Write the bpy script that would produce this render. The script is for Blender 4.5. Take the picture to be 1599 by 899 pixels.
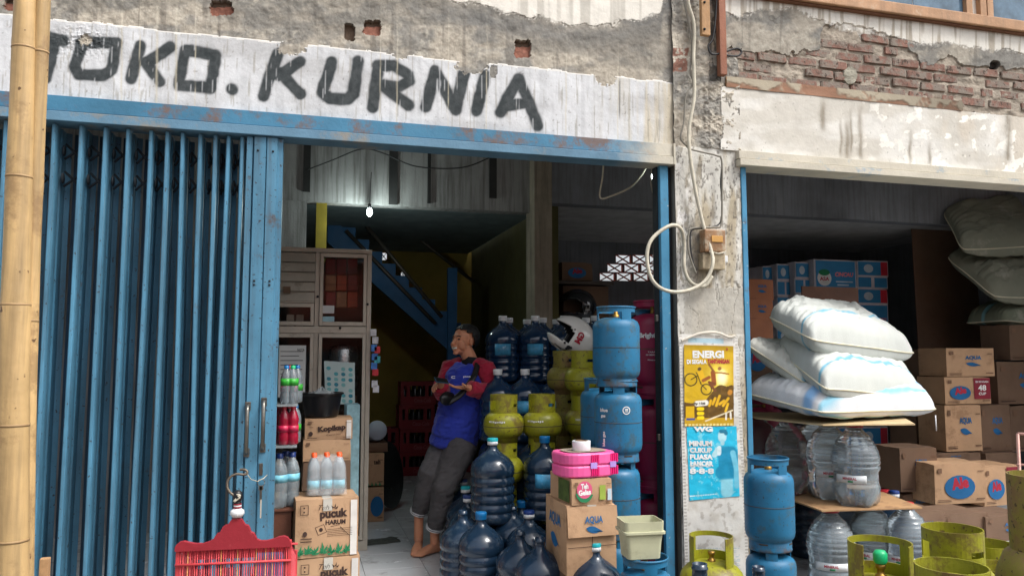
import bpy, bmesh, math, random
import numpy as np
from mathutils import Vector, Matrix, Euler
R = math.radians
sc = bpy.context.scene
for o in list(bpy.data.objects): bpy.data.objects.remove(o)
COL = sc.collection
rnd = random.Random(7)

# ---------------------------------------------------------------- camera
CA, CP, CD, CH, CF = R(15.3), R(5.0), 4.15, 1.40, 1200.0
cam = bpy.data.objects.new('camera', bpy.data.cameras.new('camera')); COL.objects.link(cam)
cam.location = (0, -CD, CH); cam.rotation_euler = (R(90) + CP, 0, -CA)
cam.data.sensor_width = 36; cam.data.lens = CF / 1599 * 36; cam.data.clip_end = 3000; cam.data.clip_start = 0.05
sc.camera = cam
# ---------------------------------------------------------------- light
SUN = Vector((0.60, -0.60, 1.25)).normalized()
el, az = math.asin(SUN.z), math.atan2(SUN.x, SUN.y)
w = bpy.data.worlds.new('World'); sc.world = w; w.use_nodes = True
nt = w.node_tree; bg = nt.nodes['Background']; sky = nt.nodes.new('ShaderNodeTexSky')
sky.sky_type = 'NISHITA'; sky.sun_disc = False; sky.sun_elevation = el; sky.sun_rotation = az
sky.dust_density = 5.0; sky.air_density = 1.0; sky.ozone_density = 1.0
hs_ = nt.nodes.new('ShaderNodeHueSaturation'); hs_.inputs['Saturation'].default_value = 0.34; hs_.inputs['Value'].default_value = 1.0; nt.links.new(sky.outputs[0], hs_.inputs['Color']); nt.links.new(hs_.outputs[0], bg.inputs[0]); bg.inputs[1].default_value = 0.15
sl = bpy.data.lights.new('sun', 'SUN'); sl.energy = 1.25; sl.angle = R(18); sl.color = (1.0, 0.975, 0.94)
so = bpy.data.objects.new('sun', sl); COL.objects.link(so); so.rotation_euler = SUN.to_track_quat('Z', 'Y').to_euler()
vs = sc.view_settings; vs.view_transform = 'Standard'; vs.look = 'None'; vs.exposure = 0.76; vs.gamma = 1.0
sc.cycles.max_bounces = 10; sc.cycles.diffuse_bounces = 8; sc.cycles.transmission_bounces = 8; sc.cycles.transparent_max_bounces = 16
sc.cycles.caustics_reflective = False; sc.cycles.caustics_refractive = False; sc.cycles.sample_clamp_indirect = 4
try: sc.cycles.use_denoising = True
except Exception: pass

# ---------------------------------------------------------------- measuring helpers (photo point -> point in the place)
ca, sa, cp, sp = math.cos(CA), math.sin(CA), math.cos(CP), math.sin(CP)
def ray(x, y):
    u = (x - 799.5) / CF; v = -(y - 449.5) / CF
    return (u*ca + sa*cp - v*sa*sp, -u*sa + ca*cp - v*ca*sp, sp + v*cp)
def at(x, y, Y=0.0):
    d = ray(x, y); t = (Y + CD) / d[1]; return Vector((d[0]*t, Y, CH + d[2]*t))
def atz(x, y, Z):
    d = ray(x, y); t = (Z - CH) / d[2]; return Vector((d[0]*t, -CD + d[1]*t, Z))
def proj(X, Y, Z):
    px, py, pz = X, Y + CD, Z - CH
    r = px*ca - py*sa; fw = px*sa*cp + py*ca*cp + pz*sp; u = -px*sa*sp - py*ca*sp + pz*cp
    return 799.5 + CF*r/fw, 449.5 - CF*u/fw

# ---------------------------------------------------------------- colour + noise
def lin(c):
    c = c / 255.0
    return c / 12.92 if c <= 0.04045 else ((c + 0.055) / 1.055) ** 2.4
def rgb(r, g, b): return (lin(r), lin(g), lin(b))
def LN(a): return np.array([lin(q) for q in a])
_T = np.random.RandomState(5).rand(8, 256, 256)
def vn(x, y, s=0):
    x = np.asarray(x, float); y = np.asarray(y, float)
    xi = np.floor(x).astype(int); yi = np.floor(y).astype(int); fx = x - xi; fy = y - yi
    fx = fx*fx*(3 - 2*fx); fy = fy*fy*(3 - 2*fy); T = _T[s % 8]
    a = T[xi & 255, yi & 255]; b = T[(xi+1) & 255, yi & 255]; c = T[xi & 255, (yi+1) & 255]; d = T[(xi+1) & 255, (yi+1) & 255]
    return (a*(1-fx) + b*fx)*(1-fy) + (c*(1-fx) + d*fx)*fy
def fbm(x, y, s=0, o=4):
    r = 0; a = 0.5; t = 0
    for k in range(o):
        r = r + a*vn(x*2**k + 17*k, y*2**k + 31*k, s + k); t += a; a *= 0.5
    return r / t
def sst(a, b, x):
    t = np.clip((x - a) / (b - a), 0, 1); return t*t*(3 - 2*t)

# ---------------------------------------------------------------- materials
MC = {}
def M(name, col=(0.5, 0.5, 0.5), rough=0.6, metal=0.0, var=0.18, vs_=5.0, bump=0.15, bs=60.0, dirt=None, coat=0.0, attr=False,
      trans=0.0, ior=1.45, emit=None, streak=0.0, sheen=0.0, speck=None, alpha=1.0, xfade=None, zrust=None):
    if name in MC: return MC[name]
    m = bpy.data.materials.new(name); m.use_nodes = True; n = m.node_tree.nodes; L = m.node_tree.links
    p = n['Principled BSDF']; p.inputs['Roughness'].default_value = rough; p.inputs['Metallic'].default_value = metal
    p.inputs['IOR'].default_value = ior; p.inputs['Transmission Weight'].default_value = trans; p.inputs['Coat Weight'].default_value = coat
    p.inputs['Coat Roughness'].default_value = 0.12; p.inputs['Alpha'].default_value = alpha
    tc = n.new('ShaderNodeTexCoord'); oi = n.new('ShaderNodeObjectInfo')
    ad = n.new('ShaderNodeVectorMath'); ad.operation = 'ADD'; L.new(tc.outputs['Object'], ad.inputs[0])
    sc_ = n.new('ShaderNodeVectorMath'); sc_.operation = 'SCALE'; sc_.inputs[3].default_value = 13.0
    cb = n.new('ShaderNodeCombineXYZ')
    for k in range(3): L.new(oi.outputs['Random'], cb.inputs[k])
    L.new(cb.outputs[0], sc_.inputs[0]); L.new(sc_.outputs[0], ad.inputs[1])
    if attr:
        at_ = n.new('ShaderNodeAttribute'); at_.attribute_name = 'Col'; base = at_.outputs['Color']
    else:
        rg = n.new('ShaderNodeRGB'); rg.outputs[0].default_value = (*col, 1); base = rg.outputs[0]
    def mix(a, b, f, bt='MIX'):
        x = n.new('ShaderNodeMix'); x.data_type = 'RGBA'; x.blend_type = bt
        if isinstance(f, float): x.inputs[0].default_value = f
        else: L.new(f, x.inputs[0])
        for i, q in ((6, a), (7, b)):
            if isinstance(q, tuple): x.inputs[i].default_value = (*q, 1)
            else: L.new(q, x.inputs[i])
        return x.outputs[2]
    def noise(scale, detail=5, vec=None, rough_=0.6):
        x = n.new('ShaderNodeTexNoise'); x.inputs['Scale'].default_value = scale; x.inputs['Detail'].default_value = detail
        x.inputs['Roughness'].default_value = rough_; L.new(vec or ad.outputs[0], x.inputs['Vector']); return x.outputs['Fac']
    def mr(v, a, b, c, d):
        x = n.new('ShaderNodeMapRange'); x.inputs[1].default_value = a; x.inputs[2].default_value = b
        x.inputs[3].default_value = c; x.inputs[4].default_value = d; L.new(v, x.inputs[0]); return x.outputs[0]
    if var:
        f = mr(noise(vs_), 0.3, 0.7, 1 - var, 1 + var)
        c3 = n.new('ShaderNodeCombineXYZ')
        for k in range(3): L.new(f, c3.inputs[k])
        base = mix(base, c3.outputs[0], 1.0, 'MULTIPLY')
        L.new(mr(noise(vs_*2.3), 0.3, 0.7, max(0.02, rough - 0.08), min(1, rough + 0.1)), p.inputs['Roughness'])
    if streak:
        mp = n.new('ShaderNodeMapping'); mp.inputs['Scale'].default_value = (1, 1, 0.06); L.new(ad.outputs[0], mp.inputs[0])
        f = mr(noise(28, 4, mp.outputs[0]), 0.45, 0.75, 0.0, streak)
        base = mix(base, (0.05, 0.04, 0.03), f)
    if dirt:
        base = mix(base, dirt[0], mr(noise(dirt[2], 8, None, 0.75), dirt[3] if len(dirt) > 3 else 0.56, (dirt[3] if len(dirt) > 3 else 0.56) + 0.1, 0.0, dirt[1]))
    if speck:
        base = mix(base, speck[0], mr(noise(speck[1], 2), speck[2], speck[2] + 0.03, 0.0, 0.9))
    if zrust:
        sz = n.new('ShaderNodeSeparateXYZ'); L.new(tc.outputs['Object'], sz.inputs[0])
        for (za, zb) in zrust[0]:
            mm_ = n.new('ShaderNodeMath'); mm_.operation = 'MULTIPLY'; L.new(mr(sz.outputs[2], za, zb, 1.0, 0.0), mm_.inputs[0]); L.new(mr(noise(22, 6), 0.42, 0.60, 0.0, 0.9), mm_.inputs[1])
            base = mix(base, zrust[1], mm_.outputs[0])
    if xfade:
        sx = n.new('ShaderNodeSeparateXYZ'); L.new(tc.outputs['Object'], sx.inputs[0])
        am_ = n.new('ShaderNodeMath'); am_.operation = 'MULTIPLY_ADD'; L.new(noise(5, 6), am_.inputs[0]); am_.inputs[1].default_value = 0.45; L.new(sx.outputs[0], am_.inputs[2])
        base = mix(base, xfade[2], mr(am_.outputs[0], xfade[0] + 0.22, xfade[1] + 0.22, 0.0, 1.0))
    L.new(base, p.inputs['Base Color'])
    if bump:
        b = n.new('ShaderNodeBump'); b.inputs['Strength'].default_value = bump; b.inputs['Distance'].default_value = 0.01
        L.new(noise(bs, 6), b.inputs['Height']); L.new(b.outputs[0], p.inputs['Normal'])
    if sheen: p.inputs['Sheen Weight'].default_value = sheen
    if emit:
        p.inputs['Emission Color'].default_value = (*emit[0], 1); p.inputs['Emission Strength'].default_value = emit[1]
    MC[name] = m; return m

VC = M('printed_surface', rough=0.75, var=0.06, bump=0.1, bs=120, attr=True)
VCG = M('printed_glossy', rough=0.4, var=0.05, bump=0.03, attr=True)
PLASTER = M('weathered_plaster', rough=0.9, var=0.08, vs_=9, bump=0.25, bs=45, attr=True)
BLUE = M('blue_gate_paint', rgb(78, 130, 158), 0.45, var=0.22, vs_=3, bump=0.1, bs=40, dirt=(rgb(84, 66, 56), 0.75, 9, 0.60), speck=(rgb(50, 38, 32), 60, 0.66), streak=0.5)
BLUEF = M('blue_frame_paint', rgb(66, 132, 168), 0.5, var=0.2, vs_=4, bump=0.15, bs=40, dirt=(rgb(88, 66, 50), 0.8, 6, 0.58), speck=(rgb(175, 180, 178), 45, 0.70))
DARKST = M('grimy_dark_steel', rgb(26, 32, 38), 0.7, metal=0.0, var=0.25, bump=0.15)
IRON = M('worn_bare_steel', rgb(120, 118, 112), 0.35, metal=0.9, var=0.2)
WOOD = M('raw_timber', rgb(176, 138, 98), 0.75, var=0.2, vs_=8, bump=0.3, streak=0.4)
PLY = M('plywood_board', rgb(172, 136, 98), 0.7, var=0.2, vs_=4, bump=0.15, dirt=(rgb(96, 62, 42), 0.6, 5))
BOARDEDGE = M('board_edge', rgb(196, 172, 132), 0.7)
BRICK = M('red_clay_brick', rgb(128, 96, 84), 0.95, var=0.35, vs_=10, bump=0.6, bs=50, dirt=(rgb(132, 124, 114), 0.9, 12, 0.44), speck=(rgb(70, 58, 50), 26, 0.62))
BAMBOO = M('dry_bamboo', rgb(198, 166, 116), 0.5, var=0.22, vs_=3, bump=0.2, bs=30, streak=0.6, dirt=(rgb(128, 100, 70), 0.6, 5, 0.55), speck=(rgb(90, 64, 44), 30, 0.70))
BAMN = M('bamboo_node_ring', rgb(158, 130, 92), 0.6)
TILE = M('white_floor_tile', rgb(196, 200, 204), 0.2, var=0.1, vs_=2, bump=0.03, dirt=(rgb(120, 116, 110), 0.5, 3, 0.55))
GROUT = M('tile_grout', rgb(110, 108, 104), 0.8)
CONC = M('street_concrete', rgb(140, 134, 124), 0.9, var=0.2, vs_=2, bump=0.5, bs=30, dirt=(rgb(96, 90, 82), 0.6, 1.5))
CEIL = M('ceiling_concrete', rgb(176, 178, 178), 0.9, var=0.2, bump=0.3)
WGREY = M('inner_grey_plaster', rgb(158, 158, 158), 0.9, var=0.2, vs_=2, bump=0.3, streak=0.7)
WDARK = M('inner_dark_wall', rgb(126, 130, 136), 0.9, var=0.3, vs_=1.5, bump=0.3, streak=0.4)
WYEL = M('yellow_painted_wall', rgb(150, 128, 58), 0.8, var=0.25, vs_=2, bump=0.2)
STAIRB = M('blue_stair_paint', rgb(34, 84, 128), 0.6, var=0.15)
ALU = M('aluminium_frame', rgb(186, 178, 164), 0.45, metal=0.2, var=0.12, bump=0.05, dirt=(rgb(110, 96, 80), 0.5, 8, 0.6))
GLASS = M('clear_glass', (0.9, 0.93, 0.92), 0.03, var=0, bump=0, trans=1.0, ior=1.3, alpha=0.35)
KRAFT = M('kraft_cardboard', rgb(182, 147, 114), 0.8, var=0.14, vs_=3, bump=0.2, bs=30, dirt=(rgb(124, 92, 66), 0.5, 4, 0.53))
KRAFT2 = M('kraft_cardboard_shaded', rgb(112, 88, 70), 0.82, var=0.15, vs_=3, bump=0.12, bs=40, dirt=(rgb(90, 64, 44), 0.4, 3, 0.6))  # kraft copy with the shade of the shop's depth put into its colour
TAPE = M('clear_packing_tape', rgb(190, 186, 176), 0.2, var=0.1, bump=0.05)
JUG = M('dark_water_jug', rgb(26, 46, 66), 0.2, var=0.25, vs_=8, bump=0.08, bs=25, coat=0.35, dirt=(rgb(78, 92, 102), 0.5, 9, 0.55))
JUGB = M('blue_water_jug', rgb(16, 44, 74), 0.16, var=0.2, bump=0.04, coat=0.5)
PET = M('clear_water_bottle', (0.80, 0.93, 1.0), 0.03, var=0, bump=0.3, bs=9, trans=0.80, ior=1.33, coat=0.6)
PETE = M('empty_clear_bottle', (0.78, 0.82, 0.82), 0.08, var=0, bump=0.2, bs=14, trans=0.88, ior=1.10, coat=0.5)
WHITE = M('white_plastic', rgb(215, 218, 220), 0.4, var=0.06, bump=0)
CAPB = M('blue_cap_plastic', rgb(20, 110, 170), 0.35, var=0.1, bump=0)
CAPT = M('turquoise_cap_plastic', rgb(30, 165, 175), 0.35, var=0.1, bump=0)
CAPN = M('navy_cap_plastic', rgb(22, 50, 112), 0.35, var=0.1, bump=0)
CAPR = M('red_cap_plastic', rgb(176, 30, 46), 0.35, var=0.1, bump=0)
CAPO = M('orange_cap_plastic', rgb(232, 88, 34), 0.35, var=0.1, bump=0)
LPGG = M('green_gas_tank_paint', rgb(142, 142, 28), 0.45, zrust=(((0.0, 0.05), (0.33, 0.27)), rgb(110, 84, 54)), var=0.25, vs_=7, bump=0.12, bs=30, dirt=(rgb(98, 78, 44), 0.8, 7, 0.50), speck=(rgb(80, 60, 40), 60, 0.66))
LPGO = M('old_green_gas_tank_paint', rgb(124, 116, 46), 0.6, var=0.25, vs_=7, bump=0.2, bs=30, dirt=(rgb(120, 94, 62), 0.9, 7, 0.48), speck=(rgb(60, 46, 34), 60, 0.62))
LPGB = M('blue_gas_tank_paint', rgb(32, 104, 142), 0.45, var=0.2, vs_=6, bump=0.12, bs=30, zrust=(((0.0, 0.06), (0.475, 0.43)), rgb(84, 68, 58)), dirt=(rgb(66, 86, 92), 0.8, 8, 0.52), speck=(rgb(46, 52, 54), 60, 0.68))
LPGP = M('magenta_gas_tank_paint', rgb(136, 22, 62), 0.42, var=0.12, vs_=6, bump=0.06, bs=30, dirt=(rgb(70, 24, 44), 0.6, 8, 0.6))
BRASS = M('brass_valve', rgb(150, 118, 60), 0.4, metal=0.9)
SEAM = M('dirty_weld_seam', rgb(70, 62, 52), 0.8)
BLACK = M('black_plastic', rgb(26, 27, 30), 0.35, var=0.1)
INKD = M('dark_brown_ink', rgb(62, 44, 38), 0.8, bump=0)
INKB = M('blue_ink', rgb(28, 98, 150), 0.8, bump=0)
INKG = M('green_ink', rgb(40, 128, 84), 0.8, bump=0)
INKR = M('red_ink', rgb(170, 40, 60), 0.8, bump=0)
INKW = M('white_ink', rgb(222, 224, 222), 0.6, bump=0)
INKK = M('black_ink', rgb(40, 40, 42), 0.8, bump=0)
CABLEW = M('dirty_white_cable', rgb(196, 190, 172), 0.6, var=0.2, vs_=20, bump=0.05)
CABLEK = M('black_cable', rgb(40, 40, 42), 0.6)

# ---------------------------------------------------------------- mesh building
class MB:
    def __init__(s): s.v = []; s.f = []; s.m = []; s.sm = []
    def add(s, vs, fs, mi=0, smooth=False):
        b = len(s.v); s.v += [tuple(q) for q in vs]
        for f in fs: s.f.append(tuple(i + b for i in f)); s.m.append(mi); s.sm.append(smooth)
        return s
    def box(s, x0, x1, y0, y1, z0, z1, mi=0, ch=0.0):
        if ch > 0:
            bm = bmesh.new(); bmesh.ops.create_cube(bm, size=1)
            for v in bm.verts: v.co = ((x0+x1)/2 + v.co.x*(x1-x0), (y0+y1)/2 + v.co.y*(y1-y0), (z0+z1)/2 + v.co.z*(z1-z0))
            bmesh.ops.bevel(bm, geom=bm.edges[:], offset=ch, segments=2, affect='EDGES', profile=0.6)
            bm.verts.index_update(); s.add([v.co for v in bm.verts], [[v.index for v in f.verts] for f in bm.faces], mi); bm.free(); return s
        vs = [(x0,y0,z0),(x1,y0,z0),(x1,y1,z0),(x0,y1,z0),(x0,y0,z1),(x1,y0,z1),(x1,y1,z1),(x0,y1,z1)]
        return s.add(vs, [(0,3,2,1),(4,5,6,7),(0,1,5,4),(1,2,6,5),(2,3,7,6),(3,0,4,7)], mi)
    def lathe(s, prof, seg=32, mi=0, cx=0, cy=0, cz=0, cap=True, smooth=True, lobes=None):
        vs = []; fs = []
        for (r, z) in prof:
            for k in range(seg):
                a = 2*math.pi*k/seg; rr = r
                if lobes: rr = r*(1 - lobes(z)*(0.5 + 0.5*math.cos(a*5)))
                vs.append((cx + rr*math.cos(a), cy + rr*math.sin(a), cz + z))
        n = len(prof)
        for i in range(n-1):
            for k in range(seg):
                k2 = (k+1) % seg; fs.append((i*seg+k, i*seg+k2, (i+1)*seg+k2, (i+1)*seg+k))
        s.add(vs, fs, mi, smooth)
        if cap:
            b = len(s.v) - len(vs)
            s.f.append(tuple(b + k for k in range(seg-1, -1, -1))); s.m.append(mi); s.sm.append(False)
            s.f.append(tuple(b + (n-1)*seg + k for k in range(seg))); s.m.append(mi); s.sm.append(False)
        return s
    def tube(s, pts, r, seg=8, mi=0, caps=True, ell=None, up=None):
        pts = [Vector(p) for p in pts]; n = len(pts)
        rs = r if isinstance(r, (list, tuple)) else [r]*n
        vs = []; fs = []; prev = None
        for i, p in enumerate(pts):
            t = (pts[min(i+1, n-1)] - pts[max(i-1, 0)]).normalized()
            if up is not None: ref = Vector(up)
            elif prev is None: ref = Vector((0, 0, 1)) if abs(t.z) < 0.9 else Vector((0, 1, 0))
            else: ref = prev
            a = (ref - t*ref.dot(t))
            if a.length < 1e-5: a = t.orthogonal()
            a.normalize(); b = t.cross(a); prev = a
            ra, rb = (rs[i] if isinstance(rs[i], (tuple, list)) else (rs[i], rs[i]*(ell or 1)))
            for k in range(seg):
                th = 2*math.pi*k/seg; vs.append(p + a*(math.cos(th)*ra) + b*(math.sin(th)*rb))
        for i in range(n-1):
            for k in range(seg):
                k2 = (k+1) % seg; fs.append((i*seg+k, i*seg+k2, (i+1)*seg+k2, (i+1)*seg+k))
        s.add(vs, fs, mi, True)
        if caps:
            b = len(s.v) - len(vs)
            s.f.append(tuple(b + k for k in range(seg-1, -1, -1))); s.m.append(mi); s.sm.append(True)
            s.f.append(tuple(b + (n-1)*seg + k for k in range(seg))); s.m.append(mi); s.sm.append(True)
        return s
    def prism(s, poly, y0, y1, mi=0, axis='y'):
        n = len(poly)
        mk = (lambda a, b, c: (a, c, b)) if axis == 'y' else ((lambda a, b, c: (a, b, c)) if axis == 'z' else (lambda a, b, c: (c, a, b)))
        vs = [mk(a, b, y0) for a, b in poly] + [mk(a, b, y1) for a, b in poly]
        fs = [tuple(range(n)), tuple(range(2*n-1, n-1, -1))] + [(i, i+n, (i+1) % n + n, (i+1) % n) for i in range(n)]
        return s.add(vs, fs, mi)
    def sphere(s, c, r, mi=0, seg=16, rings=10, sc3=(1, 1, 1)):
        vs = []; fs = []
        for i in range(rings+1):
            ph = math.pi*i/rings
            for k in range(seg):
                th = 2*math.pi*k/seg
                vs.append((c[0] + r*sc3[0]*math.sin(ph)*math.cos(th), c[1] + r*sc3[1]*math.sin(ph)*math.sin(th), c[2] + r*sc3[2]*math.cos(ph)))
        for i in range(rings):
            for k in range(seg):
                k2 = (k+1) % seg; fs.append((i*seg+k, (i+1)*seg+k, (i+1)*seg+k2, i*seg+k2))
        return s.add(vs, fs, mi, True)
    def mesh(s, name, mats):
        me = bpy.data.meshes.new(name); me.from_pydata(s.v, [], s.f)
        for m in (mats if isinstance(mats, (list, tuple)) else [mats]): me.materials.append(m)
        me.polygons.foreach_set('material_index', s.m); me.polygons.foreach_set('use_smooth', s.sm)
        me.validate(); me.update(); return me
def link(name, me, parent=None, loc=(0, 0, 0), rot=(0, 0, 0), scale=None):
    o = bpy.data.objects.new(name, me); COL.objects.link(o); o.location = loc; o.rotation_euler = rot
    if scale: o.scale = scale
    if parent: o.parent = parent
    return o
def build(mb, name, mats, parent=None, **k): return link(name, mb.mesh(name, mats), parent, **k)
def tag(o, label, cat, group=None):
    o['label'] = label; o['category'] = cat
    if group: o['group'] = group
    return o
def thing(name, label, cat, loc=(0, 0, 0), rz=0.0, group=None, rot=None):
    o = link(name, None); o.location = loc; o.rotation_euler = rot or (0, 0, rz); return tag(o, label, cat, group)
def struct(o): o['kind'] = 'structure'; return o
CACHE = {}
def part(name, key, fn, mats, parent, **k):
    if key not in CACHE: CACHE[key] = fn().mesh(name, mats)
    return link(name, CACHE[key], parent, **k)
def subd(me_obj, lv=1):
    md = me_obj.modifiers.new('s', 'SUBSURF'); md.levels = lv; md.render_levels = lv; return me_obj
# coloured sheet: callback(u,v)-> rgb array (nu,nv,3), pos array
def sheet(name, posarr, colarr, mat, parent=None, smooth=True, **k):
    nu, nv = posarr.shape[:2]
    idx = np.arange(nu*nv).reshape(nu, nv)
    q = np.stack([idx[:-1, :-1], idx[1:, :-1], idx[1:, 1:], idx[:-1, 1:]], -1).reshape(-1, 4)
    me = bpy.data.meshes.new(name); me.vertices.add(nu*nv); me.vertices.foreach_set('co', posarr.reshape(-1).astype(np.float32))
    me.loops.add(q.size); me.loops.foreach_set('vertex_index', q.reshape(-1).astype(np.int32))
    me.polygons.add(len(q)); me.polygons.foreach_set('loop_start', (np.arange(len(q))*4).astype(np.int32))
    me.polygons.foreach_set('use_smooth', np.full(len(q), smooth))
    me.update(calc_edges=True)
    ca_ = me.color_attributes.new('Col', 'FLOAT_COLOR', 'POINT')
    c4 = np.ones((nu*nv, 4), np.float32); c4[:, :3] = colarr.reshape(-1, 3); ca_.data.foreach_set('color', c4.reshape(-1))
    me.materials.append(mat)
    return link(name, me, parent, **k)

# ---------------------------------------------------------------- lettering
_tx = {}
def glyphs(s, bold=0.0, shear=0.0):
    key = (s, bold, shear)
    if key in _tx: return _tx[key]
    cu = bpy.data.curves.new('t', 'FONT'); cu.body = s; cu.resolution_u = 3; cu.offset = bold; cu.shear = shear
    o = bpy.data.objects.new('t', cu); COL.objects.link(o); dg = bpy.context.evaluated_depsgraph_get()
    me = o.evaluated_get(dg).to_mesh()
    vs = [v.co.copy() for v in me.vertices]; fs = [tuple(p.vertices) for p in me.polygons]
    o.evaluated_get(dg).to_mesh_clear(); bpy.data.objects.remove(o); bpy.data.curves.remove(cu)
    x0 = min(v.x for v in vs); x1 = max(v.x for v in vs); y0 = min(v.y for v in vs); y1 = max(v.y for v in vs)
    vs = [((v.x-x0)/(x1-x0) - 0.5, (v.y-y0)/(y1-y0) - 0.5) for v in vs]
    _tx[key] = (vs, fs); return _tx[key]
def text_plane(s, mat, parent, c, right, up, wd, ht, bold=0.02, name='lettering', shear=0.0, rot=0.0, arch=0.0):
    vs, fs = glyphs(s, bold, shear); c = Vector(c); right = Vector(right).normalized(); up = Vector(up).normalized()
    if rot: q = Matrix.Rotation(rot, 3, right.cross(up)); right = q @ right; up = q @ up
    mb = MB(); mb.add([c + right*(a*wd) + up*(b*ht + arch*(1 - 4*a*a)*ht) for a, b in vs], fs)
    return build(mb, name, mat, parent)
def text_cyl(s, mat, parent, r, ang, z, wd, ht, bold=0.02, name='lettering', rz=0.0):
    vs, fs = glyphs(s, bold)
    mb = MB(); c, q = math.cos(rz), math.sin(rz)
    mb.add([(r*math.cos(ang + (a*c - b*q*ht/wd)*wd/r), r*math.sin(ang + (a*c - b*q*ht/wd)*wd/r), z + (b*c)*ht + a*q*wd) for a, b in vs], fs)
    return build(mb, name, mat, parent)
def cyl_patch(mb, r, a0, a1, z0, z1, n=10, mi=0, th=0.0015):
    vs = []
    for k in range(n+1):
        a = a0 + (a1-a0)*k/n
        for rr in (r, r+th):
            for z in (z0, z1): vs.append((rr*math.cos(a), rr*math.sin(a), z))
    fs = []
    for k in range(n):
        b = 4*k; fs += [(b+2, b+6, b+7, b+3), (b, b+1, b+5, b+4), (b+1, b+3, b+7, b+5), (b, b+4, b+6, b+2)]
    fs += [(0, 2, 3, 1), (4*n, 4*n+1, 4*n+3, 4*n+2)]
    return mb.add(vs, fs, mi, True)
def ringpatch(mb, r0, r1, z, n=24, mi=0, a0=0, a1=2*math.pi): pass
# ================================================================ SETTING
GZ = -0.20
gm = MB(); gm.add([(-900, -900, GZ), (900, -900, GZ), (900, 900, GZ), (-900, 900, GZ)], [(0, 1, 2, 3)])
struct(build(gm, 'street', M('asphalt_street', rgb(120, 116, 110), 0.92, var=0.2, vs_=0.6, bump=0.5, bs=50)))
ap = MB(); ap.box(-2.2, 7.6, -1.1, -0.12, GZ + 0.004, -0.055, ch=0.012)
# shop floor slab with recessed tile joints
fl = MB(); fl.box(-2.2, 7.6, -0.12, 9.2, -0.19, -0.006)
floor = struct(build(fl, 'floor', GROUT))
tm = MB(); tm.box(0, 0.396, 0, 0.396, -0.006, 0.0, ch=0.0015); tme = tm.mesh('floor_tile', TILE)
fn_ = MB()
for i in range(-5, 19):
    for j in range(0, 23):
        x, y = i*0.4 + 0.03, -0.11 + j*0.4
        px, py = proj(x + 0.2, y + 0.2, 0)
        if 540 < px < 760 and 700 < py < 960 and j < 17: link('floor_tile', tme, floor, loc=(x, y, 0))
        else: fn_.box(x, x+0.396, y, y+0.396, -0.006, 0.0)
t_ = build(fn_, 'floor_tiling', TILE, floor); t_['kind'] = 'stuff'

# inner shell of the room
def wallbox(name, mat, x0, x1, y0, y1, z0, z1):
    m = MB(); m.box(x0, x1, y0, y1, z0, z1); return struct(build(m, name, mat))
wallbox('side_wall', WGREY, -2.35, -2.2, 0.14, 9.2, -0.19, 3.9)
wallbox('side_wall', WDARK, 7.6, 7.75, 0.14, 9.2, -0.19, 3.9)
wallbox('ceiling', CEIL, -2.35, 7.75, 0.14, 2.6, 3.5, 3.62)
wallbox('mezzanine_ceiling', M('dim_green_grey_ceiling', rgb(128, 144, 148), 0.9, var=0.2), -2.35, 2.2, 2.75, 6.3, 2.80, 2.92)
wallbox('mezzanine_ceiling', CEIL, 2.3, 7.75, 2.75, 5.1, 2.85, 2.97)
# mezzanine front walls (grey stained plaster) with dark slots
SLOT = M('dark_grey_board', rgb(48, 48, 48), 0.8); mz = MB(); mz.box(-2.2, 2.08, 2.6, 2.75, 2.72, 3.5); mzw = struct(build(mz, 'mezzanine_wall', WGREY))
wallbox('mezzanine_wall', WDARK, 2.2, 7.6, 2.6, 2.75, 2.82, 3.5)
for px0, px1, y0, y1 in ((608, 620, 228, 320), (764, 775, 240, 310), (475, 484, 222, 300), (668, 672, 232, 318)):
    a = at(px0, y0, 2.6); b = at(px1, y1, 2.6)
    m = MB(); m.box(a.x, b.x, 2.585, 2.60, b.z, a.z); build(m, 'vertical_board', SLOT, mzw)
# left inner pillar and yellow strip
wallbox('inner_wall', WGREY, -2.2, 0.02, 2.62, 2.74, 0, 2.72)
yl = MB(); yl.box(0.10, 0.19, 2.66, 2.80, 0, 2.72); struct(build(yl, 'yellow_pilaster', M('dull_yellow_paint', rgb(132, 116, 34), 0.8, var=0.25)))
# inner pillar
pa, pb = at(832, 400, 2.5), at(860, 400, 2.5)
m = MB(); m.box(pa.x, pb.x, 2.45, 2.72, 0, 3.49, ch=0.008); struct(build(m, 'inner_pillar', M('inner_pillar_plaster', rgb(150, 140, 124), 0.9, var=0.2, bump=0.3, streak=0.5)))
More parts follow.
